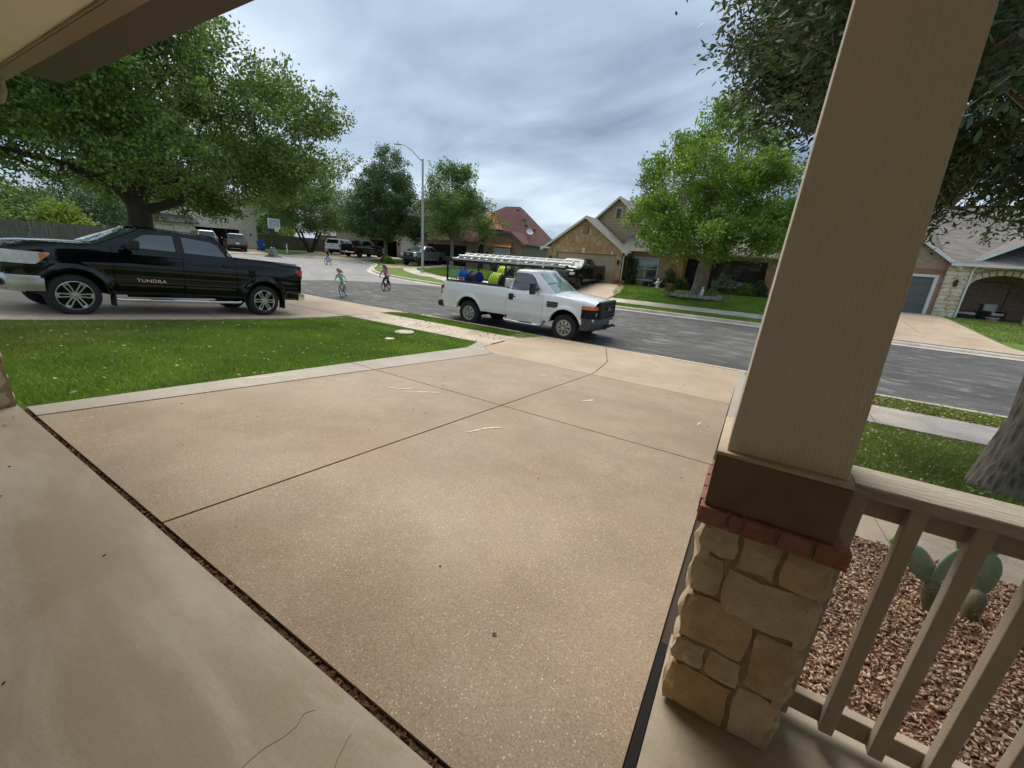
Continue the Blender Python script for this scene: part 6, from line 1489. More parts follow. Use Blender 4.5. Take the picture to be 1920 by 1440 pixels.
# trees behind fences
for i, (x, y, h, rd, lm, lab) in enumerate((
        (-40, 3.5, 4.6, 3.0, L_MID, 'mid green tree behind the grey fence at the left picture edge'), (-45, 8.0, 4.0, 2.8, L_MID, 'rounded green tree behind the grey fence beside the cream house'), (-36.5, 8.2, 2.9, 1.0, L_LIME, 'yellow green shrub leaning over the grey fence'), (-50, 13.0, 6.2, 2.4, L_DARK, 'dark tree at the corner of the cream stone house'),
        (-66, 38.5, 6.0, 2.6, L_LIME, 'bright lime tree behind the basketball hoop'), (-62, 34.0, 6.5, 2.4, L_MID, 'green tree between the cream stone house and the lime tree'), (1.8, 40, 7.5, 3.4, L_MID, 'green tree behind the tan house side fence'), (4.6, 44, 8.5, 3.6, L_OAK, 'tall green tree behind the houses beside the porch post'), (-52, 2.0, 6.5, 4.2, L_MID, 'broad green tree far behind the left grey fence'), (-62, 8.0, 7, 4.5, L_OAK, 'distant broad tree beyond the left fence'))):
    tree('garden_tree', (x, y, Z(x, y)-.1), [(.6, rd*.7), (h*.3, rd), (h*.6, rd*.9), (h*.85, rd*.5), (h, .2)], (0, 0), .11, .9, lab, lm, M_BARKD, nt=260, per=40, twig=.8, leaf=(.20, .065), seed=50+i, limbs=4, nsub=18, clump=.42, group='trees behind the fences')
# ---- fences
def fence_mat(name, c):
    g = NG(name, .95); oi = g.n('ShaderNodeObjectInfo'); v = g.mapping(g.pos, (5, 5, .5)); c1 = g.mix(g.ramp(g.noise(2.5, 6, .7, v), (.35, 0.), (.65, 1.)), tuple(x*.6 for x in c), tuple(x*1.25 for x in c))
    g.color(g.mix(g.ramp(oi.outputs['Random'], (0., 0.), (1., .6)), c1, tuple(x*.62 for x in c))); g.bump(g.noise(9, 5, .7, v), .5, .01); return g.m
M_FENCE = fence_mat('weathered_fence', (.175, .155, .14)); M_FENCED = fence_mat('dark_fence', (.085, .068, .055))
def fence(a, b, h, m, label, w=.14, zf=None, dz=0):
    a, b = Vector((*a, 0)), Vector((*b, 0)); L_ = (b-a).length; d = (b-a)/L_; ang = atan2(d.y, d.x); zb0 = zf if zf is not None else Z(a.x, a.y)
    root = empty('fence', (a.x, a.y, zb0), (0, 0, ang), label, 'fence', 'weathered wooden fences'); pm = MB(); pm.prism([(-w/2+.004, -.08), (w/2-.004, -.08), (w/2-.004, h-.03), (w/2-.03, h), (-w/2+.03, h), (-w/2+.004, h-.03)], 'y', 0, .018); me = pm.mesh('picket')
    n = int(L_/w)
    for k in range(n):
        x = (k+.5)*w; z = Z(a.x+d.x*x, a.y+d.y*x)-zb0 if zf is None else 0
        link('picket', me, m, root, (x, random.uniform(-.006, .006), z+random.uniform(-.025, .025)+dz), (0, random.uniform(-.012, .012), 0))
    for zz in (.35, 1.0, h-.25): P('fence_rail', m, root, 'box2', (0, .022, zz), (L_, .06, zz+.09))
    k = 0
    while k*2.4 < L_+.1: P('fence_post', m, root, 'box2', (k*2.4-.045, .061, -.3), (k*2.4+.045, .15, h-.05)); k += 1
    return root
fence((-32, .5), (-32, 12.2), 1.86, M_FENCE, 'weathered grey picket fence behind the hood of the near black pickup', zf=-.30)
fence((-58.2, 30.2), (-57.2, 46.5), 1.9, M_FENCE, 'weathered grey fence behind the basketball hoop and spreading tree', w=.16, zf=.08)
fc = fence((-1.5, 33.4), (2.2, 33.4), 1.62, M_FENCED, 'dark wooden side fence with white scrawl beside the tan house')
wh = mat('white_spray_paint', (.7, .7, .7), .7)
for k, (x, z, w_, a) in enumerate(((1.18, 1.05, .05, 1.5), (1.26, 1.05, .16, .1), (1.40, 1.05, .14, 1.2), (1.15, .88, .14, 1.3), (1.25, .90, .12, .4), (1.35, .86, .16, -1.2), (1.45, .88, .12, 1.4))): P('paint_mark', wh, fc, 'box', (x, -.012, z), (w_, .006, .035), R=Matrix.Rotation(a, 3, 'Y'))
# ---- grass
def blades(name, poly, n, h, w, m, label=None, avoid=(), seed=1, dz=0., zf=None, lean=.45):
    rng = np.random.default_rng(seed); xs = [p[0] for p in poly]; ys = [p[1] for p in poly]; G = np.c_[rng.uniform(min(xs), max(xs), n*2), rng.uniform(min(ys), max(ys), n*2)]; G = G[inside(G, poly)][:n]
    for q in avoid: G = G[~inside(G, q)]
    k = len(G); z = (zf or Z_np)(G)+dz-.012; a = rng.uniform(0, 2*pi, k); hh = h*rng.uniform(.5, 1.25, k); ww = w*rng.uniform(.7, 1.3, k); l_ = rng.normal(size=(k, 2))*lean*hh[:, None]
    b = np.c_[G, z]; V = np.stack([b+np.c_[np.cos(a)*ww, np.sin(a)*ww, np.zeros(k)], b-np.c_[np.cos(a)*ww, np.sin(a)*ww, np.zeros(k)], b+np.c_[l_, hh]], 1).reshape(-1, 3)
    o = link(name, mesh_np(name, V, np.arange(k*3).reshape(k, 3)), m); return tag(o, label, 'grass', kind='stuff')
L_GRASS = leaf_mat('grass_blade', (.13, .235, .022), (.27, .42, .065), gloss=.6); L_GRASS2 = leaf_mat('grass_blade_mixed', (.14, .20, .03), (.30, .37, .085), gloss=.6); L_DRY = leaf_mat('dry_grass_blade', (.14, .115, .045), (.30, .25, .12), gloss=.8)
LAWN = [(-5.24, .75), (-5.52, 4.2), (-5.74, 7.6), (-6.05, 8.4), (-10.9, 8.4), (-10.95, .5), (-6, .5)]
blades('grass', LAWN, 150000, .05, .006, L_GRASS, 'green mown grass of the near lawn', seed=2)
blades('dry_grass', [(-11.0, .6), (-11.0, 4.6), (-10.2, 5.0), (-9.4, 3.2), (-7.4, .9)], 22000, .045, .006, L_DRY, 'patch of dry grass along the black pickup drive', seed=3)
blades('grass', [(-5.5, 9.8), (-5.2, 10.55), (-10.5, 10.55), (-10.9, 9.8)], 16000, .06, .007, L_GRASS, 'grass verge strip beside the white pickup', seed=4)
blades('grass', [(.1, 4.65), (9, 4.65), (9, 8.33), (.1, 8.33)], 85000, .055, .006, L_GRASS2, 'patchy grass under the live oak', seed=5)
blades('grass', [(.1, 9.68), (11, 9.68), (11, 10.55), (.1, 10.55)], 24000, .06, .006, L_GRASS2, 'narrow grass verge beyond the damp sidewalk', seed=6)
blades('grass', [(-7.7, 25.0), (4.0, 25.0), (2.5, 31.2), (-1.5, 33.2), (-9.2, 31.6), (-8.4, 27)], 42000, .09, .016, L_GRASS, 'front lawn of the tan house', seed=7)
blades('grass', [(-7.7, 22.05), (3.9, 22.05), (3.9, 23.8), (-7.7, 23.8)], 14000, .08, .014, L_GRASS, 'verge before the tan house', seed=8)
blades('grass', [(9.0, 25), (15, 25), (15, 30.2), (8.4, 30.2)], 10000, .08, .014, L_GRASS2, 'lawn beside the slate garage drive', seed=9)
blades('grass', [(-13.6, 25.1), (-22, 25.6), (-27, 28), (-24, 32), (-14.5, 32)], 26000, .10, .02, L_GRASS, 'lawn before the red roofed brick house', seed=10)
# fallen leaves
def litter(name, poly, n, s, label, seed, cols=((.45, .35, .20), (.62, .54, .38)), zf=None):
    rng = np.random.default_rng(seed); xs = [p[0] for p in poly]; ys = [p[1] for p in poly]; G = np.c_[rng.uniform(min(xs), max(xs), n*2), rng.uniform(min(ys), max(ys), n*2)]; G = G[inside(G, poly)][:n]
    z = (zf or Z_np)(G)+.035; D = np.c_[rng.normal(size=(len(G), 2)), rng.normal(size=len(G))*.25]; V, F = leaf_quads(rng, np.c_[G, z], D, s, s*.28, 6)
    m = leaf_mat(name+'_m', *cols, gloss=.7); return tag(link(name, mesh_np(name, V, F), m), label, 'leaves', kind='stuff')
litter('fallen_leaves', LAWN, 260, .055, 'pale fallen leaves scattered over the near lawn', 1)
litter('fallen_leaves', [(.1, 4.65), (6, 4.65), (6, 8.35), (.1, 8.35)], 1100, .045, 'pale fallen leaves under the live oak', 2)
litter('fallen_leaves', [(.1, 9.6), (8, 9.6), (8, 10.6), (.1, 10.6)], 900, .05, 'pale fallen leaves along the far verge', 3)
litter('brown_leaf_line', [(.1, 9.58), (8, 9.58), (8, 9.74), (.1, 9.74)], 900, .04, 'brown leaf line along the damp sidewalk', 4, ((.10, .045, .025), (.22, .11, .06)))
litter('sidewalk_leaves', [(-5.5, 8.5), (-11, 8.5), (-11, 10.5), (-5.5, 10.5)], 160, .05, 'scattered leaf debris on the near sidewalk', 5, ((.30, .18, .10), (.55, .42, .26)))
litter('drive_specks', [(-4.8, .8), (-.15, .8), (-.1, 10), (-5.3, 10)], 60, .022, 'small dark leaf scraps on the driveway', 6, ((.05, .035, .025), (.16, .10, .06)), lambda G: zdrive(G)-.017)
litter('porch_specks', [(-5, -1.2), (-.1, -1.2), (-.1, .6), (-5, .6)], 26, .02, 'small dark leaf scraps on the porch slab', 7, ((.05, .035, .025), (.14, .08, .05)), lambda G: np.full(len(G), -.018))
# ---- mulch bed with the cactus
def zbed(V):
    V = np.asarray(V, float); u, v = V.T; return np.where(v < 3.5, lerp(-.07, -.255, np.clip((v-1.6)/1.9, 0, 1)), Z_np(V))+.012*np.sin(u*5)*np.cos(v*4)
bed = drape('mulch_bed', [(.02, 1.61), (5.0, 1.61), (5.0, 3.49), (.02, 3.49)], mat('mulch_soil', (.12, .05, .03), .95, var=.5, vscale=40, bump=1, bscale=60), .03, .15, 0, zbed)
rng = np.random.default_rng(4); n = 42000; G = np.c_[rng.uniform(.05, 4.2, n), rng.uniform(1.63, 3.47, n)]; z = zbed(G)+.03+rng.uniform(0, .022, n); c = np.c_[G, z]
s = .0085*rng.uniform(.5, 1.7, n); A = rng.normal(size=(n, 3)); A /= np.linalg.norm(A, axis=1)[:, None]; B = np.cross(A, rng.normal(size=(n, 3))); B /= np.linalg.norm(B, axis=1)[:, None]; C_ = np.cross(A, B)
A, B, C_ = A*s[:, None]*1.4, B*s[:, None], C_*s[:, None]*.6
V = np.stack([c-A-B*.6, c+A-B*.5, c+B, c+C_], 1).reshape(-1, 3); i = np.arange(n)*4; F = np.concatenate([np.c_[i, i+1, i+3], np.c_[i+1, i+2, i+3], np.c_[i+2, i, i+3], np.c_[i, i+2, i+1]])
tag(link('red_gravel', mesh_np('red_gravel', V, F), leaf_mat('red_gravel_m', (.42, .235, .175), (.90, .70, .58), gloss=.85)), 'crushed red gravel filling the bed behind the railing', 'gravel', kind='stuff')
P('edging_strip', M_TRIM, None, 'box2', (.03, 1.605, -.2), (5, 1.625, -.02)); bpy.data.objects['edging_strip']['kind'] = 'structure'
L_PAD = mat('cactus_pad', (.18, .27, .17), .6, var=.3, vscale=10, col2=(.30, .40, .28)); L_NEW = mat('new_cactus_pad', (.22, .46, .05), .5, var=.2, vscale=20); L_OLD = mat('woody_cactus_pad', (.15, .14, .08), .8, var=.3, vscale=12)
cac = empty('prickly_pear_cactus', (1.20, 2.72, float(zbed([(1.20, 2.72)])[0])+.03), (0, 0, 0), 'prickly pear cactus with bright new pads behind the porch railing', 'cactus'); cac.scale = (1.2, 1.2, 1.2)
def pad(p0, d, L_, W, m, par, yaw, t=.032, name='pad'):
    d = Vector(d).normalized(); side = Vector((cos(yaw), sin(yaw), 0)); side = (side-d*side.dot(d)).normalized(); nn = d.cross(side); R = Matrix((side, nn, d)).transposed(); b = MB(); c = Vector(p0)+d*L_*.47
    n_, m_ = 14, 9
    for i in range(m_+1):
        th = pi*i/m_
        for k in range(n_):
            a = 2*pi*k/n_; wz = -cos(th); ww = sin(th)*(.82+.22*wz); q = c+R @ Vector((W/2*ww*cos(a), t*ww*sin(a), L_/2*wz)); b.v.append(tuple(q))
    for i in range(m_):
        for k in range(n_): b.f.append((i*n_+k, i*n_+(k+1) % n_, (i+1)*n_+(k+1) % n_, (i+1)*n_+k))
    o = b.build(name, m, par, smooth=True); rr = random.Random(L_*91+yaw)
    sp = MB()
    for q in range(20):
        a, th = rr.uniform(-.42, .42)*W, rr.uniform(.1, .92)
        if (a/(W/2))**2+((th-.5)/.5)**2 > .9: continue
        for sg in (-1, 1):
            bp = Vector(p0)+R @ Vector((a, sg*t*.9*sqrt(max(0, 1-(a/(W/2))**2-((th-.5)/.5)**2)), th*L_)); sp.ball(bp, .0025, 4, 2)
    if sp.f: s_ = sp.build('areole_dots', mat('areole', (.35, .30, .18), .9), o); s_['kind'] = 'stuff'
    return Vector(p0)+d*L_*.95, o
def cpad(p0, d, L_, W, m, yaw=0., t=.016, nm='pad'): return pad(p0, d, L_*1.08, W*.82, m, cac, yaw, t, nm)[0]
s1 = cpad((-.02, 0, -.04), (-.25, .05, 1), .20, .12, L_OLD, .3, .04); s2 = cpad((.22, -.02, -.05), (.35, -.05, 1), .22, .13, L_OLD, -.2, .04); s3 = cpad((.10, .05, -.04), (.1, .3, 1), .18, .12, L_OLD, .6, .035)
dz = Vector((0, 0, .02))
q1 = cpad(s1-dz, (-.75, 0, 1), .19, .14, L_PAD, .15); q2 = cpad(s1-dz, (.25, .1, 1), .20, .13, L_PAD, .5); q3 = cpad(s3-dz, (-.1, .1, 1), .20, .14, L_PAD, -.3); q4 = cpad(s2-dz, (-.25, .1, 1), .20, .13, L_PAD, .7); q5 = cpad(s2-dz, (.55, -.1, 1), .21, .15, L_PAD, .1)
q6 = cpad(q2-dz, (-.15, 0, 1), .16, .085, L_PAD, .2); cpad(q6-dz*.5, (0, 0, 1), .085, .07, L_NEW, .4, .014, 'new_pad'); cpad(q1-dz*2, (-1, 0, .7), .08, .06, L_NEW, .2, .012, 'new_pad')
q7 = cpad(q3-dz, (.25, 0, 1), .15, .12, L_PAD, .3); cpad(q7-dz*.5, (-.1, 0, 1), .045, .04, L_NEW, 0, .012, 'new_pad'); q8 = cpad(q4-dz, (-.05, 0, 1), .17, .12, L_PAD, 1.0); q9 = cpad(q5-dz, (.2, 0, 1), .18, .12, L_PAD, .5); cpad(q9-dz*.5, (-.15, 0, 1), .10, .085, L_NEW, 0, .014, 'new_pad'); cpad(q5-dz*2.5, (.9, .1, .6), .18, .13, L_PAD, .2)
def bush(name, x, y, r_, h, lm, label, seed, n=60, per=40, leaf=(.08, .03), group='shrubs in front of the houses', z=None, spiky=False):
    rng = np.random.default_rng(seed); root = empty(name, (x, y, Z(x, y) if z is None else z), (0, 0, 0), label, 'shrub', group); Ps = []; Ds = []
    for k in range(n):
        a, e_ = rng.uniform(0, 6.28), math.acos(rng.uniform(0, 1)); d = np.array([sin(e_)*cos(a), sin(e_)*sin(a), cos(e_)])
        if spiky: t = rng.uniform(.1, 1, per); q = d*np.array([r_, r_, h])*t[:, None]; Ps.append(q); Ds.append(np.tile(d, (per, 1))+rng.normal(size=(per, 3))*.1)
        else: c = d*np.array([r_, r_, h])*rng.uniform(.7, .95); q = c+rng.normal(size=(per, 3))*min(r_, h)*.16; q[:, 2] = np.maximum(q[:, 2], .01); Ps.append(q); Ds.append(d+rng.normal(size=(per, 3))*.7)
    V, F = leaf_quads(rng, np.concatenate(Ps), np.concatenate(Ds), leaf[0], leaf[1]); f = link('foliage', mesh_np('foliage', V, F), lm, root); f['kind'] = 'stuff'
    b = MB()
    for k in range(5): a = 1.26*k; b.tube([(0, 0, -.05), (r_*.4*cos(a), r_*.4*sin(a), h*.6)], [.02, .008], 5)
    b.build('stem', M_BARKD, root); return root
bush('shrub', -35.6, 32.4, .55, .75, L_RED, 'low red leaved shrub beside the yellow green one under the round tree', 1); bush('shrub', -34.6, 31.8, .55, .75, L_LIME, 'low yellow green shrub under the round tree', 2)
for k, (x, y, r_, h, lm, lab) in enumerate(((-20.4, 33.2, .55, .9, L_LIME, 'clipped yellow green globe shrub before the red roofed house'), (-18.7, 32.8, .5, .8, L_LIME, 'small globe shrub left of the copper awning window'), (-17.6, 32.5, .5, .8, L_MID, 'globe shrub under the copper awning window'), (-21.7, 33.0, .55, 1.1, L_SAGE, 'pale spiky shrub behind the blue jug'))):
    bush('shrub', x, y, r_, h, lm, lab, 10+k, spiky=(k == 3), leaf=(.12, .03) if k < 3 else (.3, .02))
# ------------------------------------------------------------------ street furniture and front-yard things
lp = empty('street_lamp', (-24.6, 26.3, Z(-24.6, 26.3)), (0, 0, 0), 'tall grey street lamp with a single curved arm', 'lamp')
M_POLE = mat('galvanised_pole', (.42, .41, .39), .5, metal=.3, var=.08)
mb = MB(); mb.tube([(0, 0, 0), (0, 0, 8.5)], [.115, .075], 14); mb.build('pole', M_POLE, lp, smooth=50); mb = MB(); mb.lathe([(.17, 0), (.17, .12), (.12, .16)], 14, 'z'); mb.build('base_collar', M_POLE, lp, smooth=50)
ad = Vector((-.91, -.42, 0)); mb = MB(); mb.tube([Vector((0, 0, 8.35)), Vector((0, 0, 8.5))+ad*.25, Vector((0, 0, 9.1))+ad*.9, Vector((0, 0, 9.38))+ad*1.4, Vector((0, 0, 9.45))+ad*1.75], [.05, .045, .04, .035, .035], 8); mb.build('arm', M_POLE, lp, smooth=50)
mb = MB(); mb.ball((0, 0, 0), (.33, .13, .075)); hd = mb.build('lamp_head', mat('lamp_head_grey', (.5, .5, .49), .4), lp, smooth=True); hd.location = Vector((0, 0, 9.45))+ad*1.98; hd.rotation_euler = (0, 0, atan2(ad.y, ad.x)); mb = MB(); mb.tube([(0, 0, .05), (0, 0, .17)], .04, 8); mb.build('photocell', M_TRIM, hd)
# basketball hoop
x, y = -42.3, 23.9
bh = empty('basketball_hoop', (x, y, Z(x, y)), (0, 0, radians(10)), 'portable basketball hoop with clear backboard at the street edge', 'hoop')
mb = MB(); mb.add([(-.55, -.6, 0), (.75, -.5, 0), (.75, .5, 0), (-.55, .6, 0), (-.4, -.45, .14), (.6, -.35, .14), (.6, .35, .14), (-.4, .45, .14)], [(0, 3, 2, 1), (4, 5, 6, 7), (0, 1, 5, 4), (1, 2, 6, 5), (2, 3, 7, 6), (3, 0, 4, 7)]); mb.build('base', M_TRIM, bh)
mb = MB(); mb.prism([(-.45, .14), (.55, .14), (.15, .9), (0, .95)], 'y', -.22, .22); mb.build('base_housing', mat('hoop_grey', (.16, .17, .18), .5), bh, bevel=.03); mb = MB(); mb.tube([(.15, 0, .3), (.10, 0, 2.9)], .06, 10); mb.bar((.1, .12, 2.6), (.55, .1, 2.95), .04, .04); mb.bar((.1, -.12, 2.6), (.55, -.1, 2.95), .04, .04); mb.bar((.1, .12, 2.85), (.55, .1, 3.35), .04, .04); mb.bar((.1, -.12, 2.85), (.55, -.1, 3.35), .04, .04); mb.build('pole', M_TRIM, bh)
bb = P('backboard', mat('acrylic_board', (.30, .42, .46), .08, coat=.5), bh, 'box2', (.56, -.62, 2.72), (.59, .62, 3.55))
for a, b in (((.55, -.65, 2.69), (.60, .65, 2.75)), ((.55, -.65, 3.52), (.60, .65, 3.58)), ((.55, -.65, 2.751), (.60, -.59, 3.519)), ((.55, .59, 2.751), (.60, .65, 3.519)), ((.592, -.24, 2.86), (.602, .24, 2.90)), ((.592, -.24, 3.16), (.602, .24, 3.20)), ((.592, -.24, 2.901), (.602, -.2, 3.159)), ((.592, .2, 2.901), (.602, .24, 3.159))): P('board_frame', M_WHITETRIM, bb, 'box2', a, b)
mb = MB(); N_ = 18; mb.tube([(.85+.23*cos(2*pi*k/N_), .23*sin(2*pi*k/N_), 2.84) for k in range(N_+1)], .012, 6); mb.build('rim', mat('hoop_orange', (.55, .12, .03), .5), bh); mb = MB()
for k in range(12): a = 2*pi*k/12; a2 = a+.5; mb.tube([(.85+.22*cos(a), .22*sin(a), 2.83), (.85+.17*cos(a2), .17*sin(a2), 2.62), (.85+.13*cos(a), .13*sin(a), 2.42)], .007, 4); mb.tube([(.85+.22*cos(a), .22*sin(a), 2.83), (.85+.17*cos(a-.5), .17*sin(a-.5), 2.62), (.85+.13*cos(a), .13*sin(a), 2.42)], .007, 4)
mb.build('net', mat('net_white', (.75, .7, .68), .8), bh)
# blue wheelie bin, mailbox
x, y = -51.0, 27.6; wb_ = empty('wheelie_bin', (x, y, Z(x, y)), (0, 0, .3), 'blue recycling bin with a white mark beside the cream stone house', 'bin'); M_BIN = mat('bin_blue', (.015, .10, .33), .5)
mb = MB(); mb.add([(-.27, -.26, .08), (.27, -.26, .08), (.27, .26, .08), (-.27, .26, .08), (-.36, -.33, 1.0), (.36, -.33, 1.0), (.36, .33, 1.0), (-.36, .33, 1.0)], [(0, 3, 2, 1), (0, 1, 5, 4), (1, 2, 6, 5), (2, 3, 7, 6), (3, 0, 4, 7), (4, 5, 6, 7)]); mb.build('body', M_BIN, wb_, bevel=.03); P('lid', M_BIN, wb_, 'box2', (-.40, -.36, 1.01), (.38, .36, 1.10), bevel=.03)
mb = MB(); mb.prism([(-.1, .62), (.1, .62), (0, .80)], 'x', .335, .345); mb.build('white_mark', M_PLATE, wb_)
for s in (-1, 1): mb = MB(); mb.lathe([(0, -.03), (.11, -.03), (.11, .03), (0, .03)], 14, 'y', (-.28, s*.3, .11)); mb.build('wheel', M_RUBBER, wb_)
x, y = -48.6, 29.2; mbx = empty('mailbox', (x, y, Z(x, y)), (0, 0, .6), 'black mailbox on a white post by the back lawn', 'mailbox'); P('post', M_WHITETRIM, mbx, 'box2', (-.06, -.06, -.1), (.06, .06, 1.05)); mb = MB(); mb.prism([(-.11, 0), (.11, 0), (.11, .13)]+[(.11*cos(radians(a)), .13+.11*sin(radians(a))) for a in range(20, 180, 20)]+[(-.11, .13)], 'x', -.28, .28)
b_ = mb.build('box', M_TRIM, mbx); b_.location = (0, 0, 1.06)
# planting ring and yard things at the tan house
zr = Z(-3.6, 28); ring = empty('stone_ring', (-3.6, 28, zr), (0, 0, 0), 'ring of grey edging stones round the bright green tree', 'edging'); sb = MB(); sb.box2((-.19, -.11, 0), (.19, .11, .2)); sme = sb.mesh('edging_block')
for k in range(26): a = 2*pi*k/26; link('edging_block', sme, mat('grey_edging_block', (.30, .27, .24), .9, var=.25, vscale=6, bump=.5, bscale=40), ring, (1.55*cos(a), 1.2*sin(a), random.uniform(-.01, .02)+(.1 if k > 30 else 0)), (0, 0, a+pi/2))
P('soil', mat('bed_soil', (.07, .05, .035), .95), ring, 'box2', (-1.2, -.85, .0), (1.2, .85, .10))
bush('shrub', -5.0, 27.4, .35, .5, L_SAGE, 'small pale plant inside the stone ring', 31, n=25, per=20, z=zr+.08); bush('shrub', -2.6, 27.6, .4, .55, L_MID, 'small green plant inside the stone ring right of the trunk', 32, n=25, per=20, z=zr+.08)
bush('shrub', -2.2, 30.9, .8, 1.3, L_SAGE, 'large airy sage green shrub before the tan house porch', 33, n=60, per=30); bush('shrub', -.9, 31.4, .6, .8, L_MID, 'low green shrub at the porch edge of the tan house', 34); bush('shrub', -.1, 31.8, .5, .9, L_DARK, 'dark potted shrub by the side fence', 35)
bush('shrub', -8.9, 32.2, .45, 2.2, L_DARK, 'tall dark climbing shrub at the corner of the tan garage', 36, n=70); bush('shrub', -6.6, 31.9, .45, .6, L_DARK, 'low dark shrub under the tan house window', 37); bush('shrub', -5.9, 31.8, .4, 1.6, L_DARK, 'slim dark shrub beside the tan house entry', 38); bush('shrub', -5.0, 32.0, .5, .8, L_MID, 'green shrub by the tan house front door', 39)
M_TERRA = mat('terracotta', (.42, .15, .07), .85, var=.15); M_PALEPOT = mat('pale_pot', (.55, .50, .40), .8); M_DKPOT = mat('dark_pot', (.03, .03, .035), .5)
def pot(x, y, r_, h, m, label, z=None, group='flower pots at the tan house'):
    o = empty('flower_pot', (x, y, Z(x, y) if z is None else z), (0, 0, 0), label, 'pot', group); b = MB(); b.lathe([(0, 0), (r_*.68, 0), (r_*.95, h*.85), (r_*1.08, h*.86), (r_*1.08, h), (r_*.93, h), (r_*.88, h*.88), (0, h*.88)], 18, 'z'); b.build('pot', m, o, smooth=40)
    q = MB(); q.lathe([(0, h*.885), (r_*.87, h*.885)], 14, 'z'); q.build('soil', mat('pot_soil', (.04, .03, .02), .95), o); return o
pot(-9.5, 30.9, .22, .35, M_TERRA, 'left terracotta pot at the corner of the tan garage'); pot(-9.0, 30.8, .22, .33, M_TERRA, 'right terracotta pot at the corner of the tan garage'); pot(-7.4, 31.3, .24, .4, M_DKPOT, 'left dark pot under the tan house window'); pot(-6.9, 31.2, .24, .42, M_DKPOT, 'right dark pot under the tan house window'); pot(-5.6, 30.9, .24, .4, M_TERRA, 'terracotta pot by the tan house entry'); pot(-5.1, 30.8, .22, .42, M_DKPOT, 'dark pot beside the entry walk'); pot(.15, 32.4, .5, .55, M_PALEPOT, 'wide cream pot by the side fence'); pot(.95, 32.6, .42, .6, mat('grey_green_pot', (.30, .36, .34), .7), 'grey green pot by the side fence')
st = empty('garden_statue', (-6.45, 30.9, Z(-6.45, 30.9)), (0, 0, 0), 'small white garden figure under the tan house window', 'statue'); mb = MB(); mb.lathe([(.16, 0), (.16, .08), (.10, .1), (.12, .3), (.16, .42), (.07, .52)], 14, 'z'); mb.build('body', M_WHITETRIM, st, smooth=50); mb = MB(); mb.ball((0, 0, .60), .09); mb.build('head', M_WHITETRIM, st, smooth=True); mb = MB(); mb.tube([(.12, 0, .42), (.26, -.05, .55)], .035, 6); mb.tube([(-.12, 0, .42), (-.24, -.05, .30)], .035, 6); mb.build('arms', M_WHITETRIM, st)
st = empty('garden_statue', (-3.05, 27.4, zr+.08), (0, 0, 0), 'small white garden figure inside the stone ring', 'statue'); mb = MB(); mb.lathe([(.11, 0), (.11, .06), (.07, .1), (.09, .3), (.11, .42), (.05, .5)], 14, 'z'); mb.build('body', M_WHITETRIM, st, smooth=50); mb = MB(); mb.ball((0, 0, .56), .07); mb.build('head', M_WHITETRIM, st, smooth=True)
bn = empty('porch_bench', (-1.9, 32.6, 0.0), (0, 0, 0), 'porch bench with striped cushions at the tan house', 'bench'); P('seat', M_DOOR, bn, 'box2', (-.75, -.25, .36), (.75, .25, .42)); P('backrest', M_DOOR, bn, 'box2', (-.75, .22, .42), (.75, .28, .95))
for sx in (-.7, .7):
    for sy in (-.2, .2): P('leg', M_DOOR, bn, 'box2', (sx-.03, sy-.03, 0), (sx+.03, sy+.03, .36))
cu_ = [(.55, .35, .15), (.65, .6, .5), (.35, .22, .12), (.6, .5, .35)]
for k in range(8): P('cushion_stripe', mat('cushion_%d' % (k % 4), cu_[k % 4], .9), bn, 'box2', (-.72+k*.18, -.22, .421), (-.55+k*.18, .2, .52), bevel=.03)
P('blue_pillow', mat('blue_pillow', (.25, .38, .5), .9), bn, 'box2', (.35, .05, .53), (.72, .2, .85), bevel=.05)
ch = empty('porch_chair', (-2.9, 32.7, 0), (0, 0, .3), 'dark porch chair with teal cushion beside the striped bench', 'chair'); P('seat', M_DOOR, ch, 'box2', (-.3, -.3, .3), (.3, .3, .42)); P('backrest', M_DOOR, ch, 'box2', (-.3, .24, .42), (.3, .32, .95)); P('cushion', mat('teal_cushion', (.15, .32, .30), .9), ch, 'box2', (-.25, .1, .43), (.25, .23, .82), bevel=.05)
for sx in (-.27, .27):
    for sy in (-.25, .25): P('leg', M_DOOR, ch, 'box2', (sx-.03, sy-.03, 0), (sx+.03, sy+.03, .3))
pc = empty('porch_chair', (10.75, 32.0, -.05), (0, 0, radians(20)), 'low wicker porch chair with grey cushions under the stone arch', 'chair'); M_WK = mat('dark_wicker', (.02, .02, .022), .8); M_CUSH = mat('grey_cushion', (.42, .41, .40), .9)
P('base', M_WK, pc, 'box2', (-.38, -.38, .0), (.38, .38, .30), bevel=.03); P('armrest', M_WK, pc, 'box2', (.301, -.36, .301), (.38, .30, .52), bevel=.02); P('armrest', M_WK, pc, 'box2', (-.38, -.36, .301), (-.301, .30, .52), bevel=.02); P('backrest', M_WK, pc, 'box2', (-.38, .301, .301), (.38, .40, .85), bevel=.02); P('seat_cushion', M_CUSH, pc, 'box2', (-.29, -.36, .302), (.29, .18, .43), bevel=.04); P('back_cushion', M_CUSH, pc, 'box2', (-.29, .185, .36), (.29, .30, .86), bevel=.04)
lc = empty('porch_lounge', (9.75, 31.9, -.05), (0, 0, radians(-15)), 'dark porch lounge seat with pale cushion inside the stone arch', 'chair'); P('base', M_WK, lc, 'box2', (-.35, -.5, .0), (.35, .5, .26), bevel=.03); P('cushion', M_CUSH, lc, 'box2', (-.32, -.47, .262), (.32, .47, .36), bevel=.03)
pot(10.35, 30.55, .24, .3, mat('sand_pot', (.36, .26, .17), .9), 'sandy pot on the step before the stone arch', z=-.09, group='pot at the stone arch')
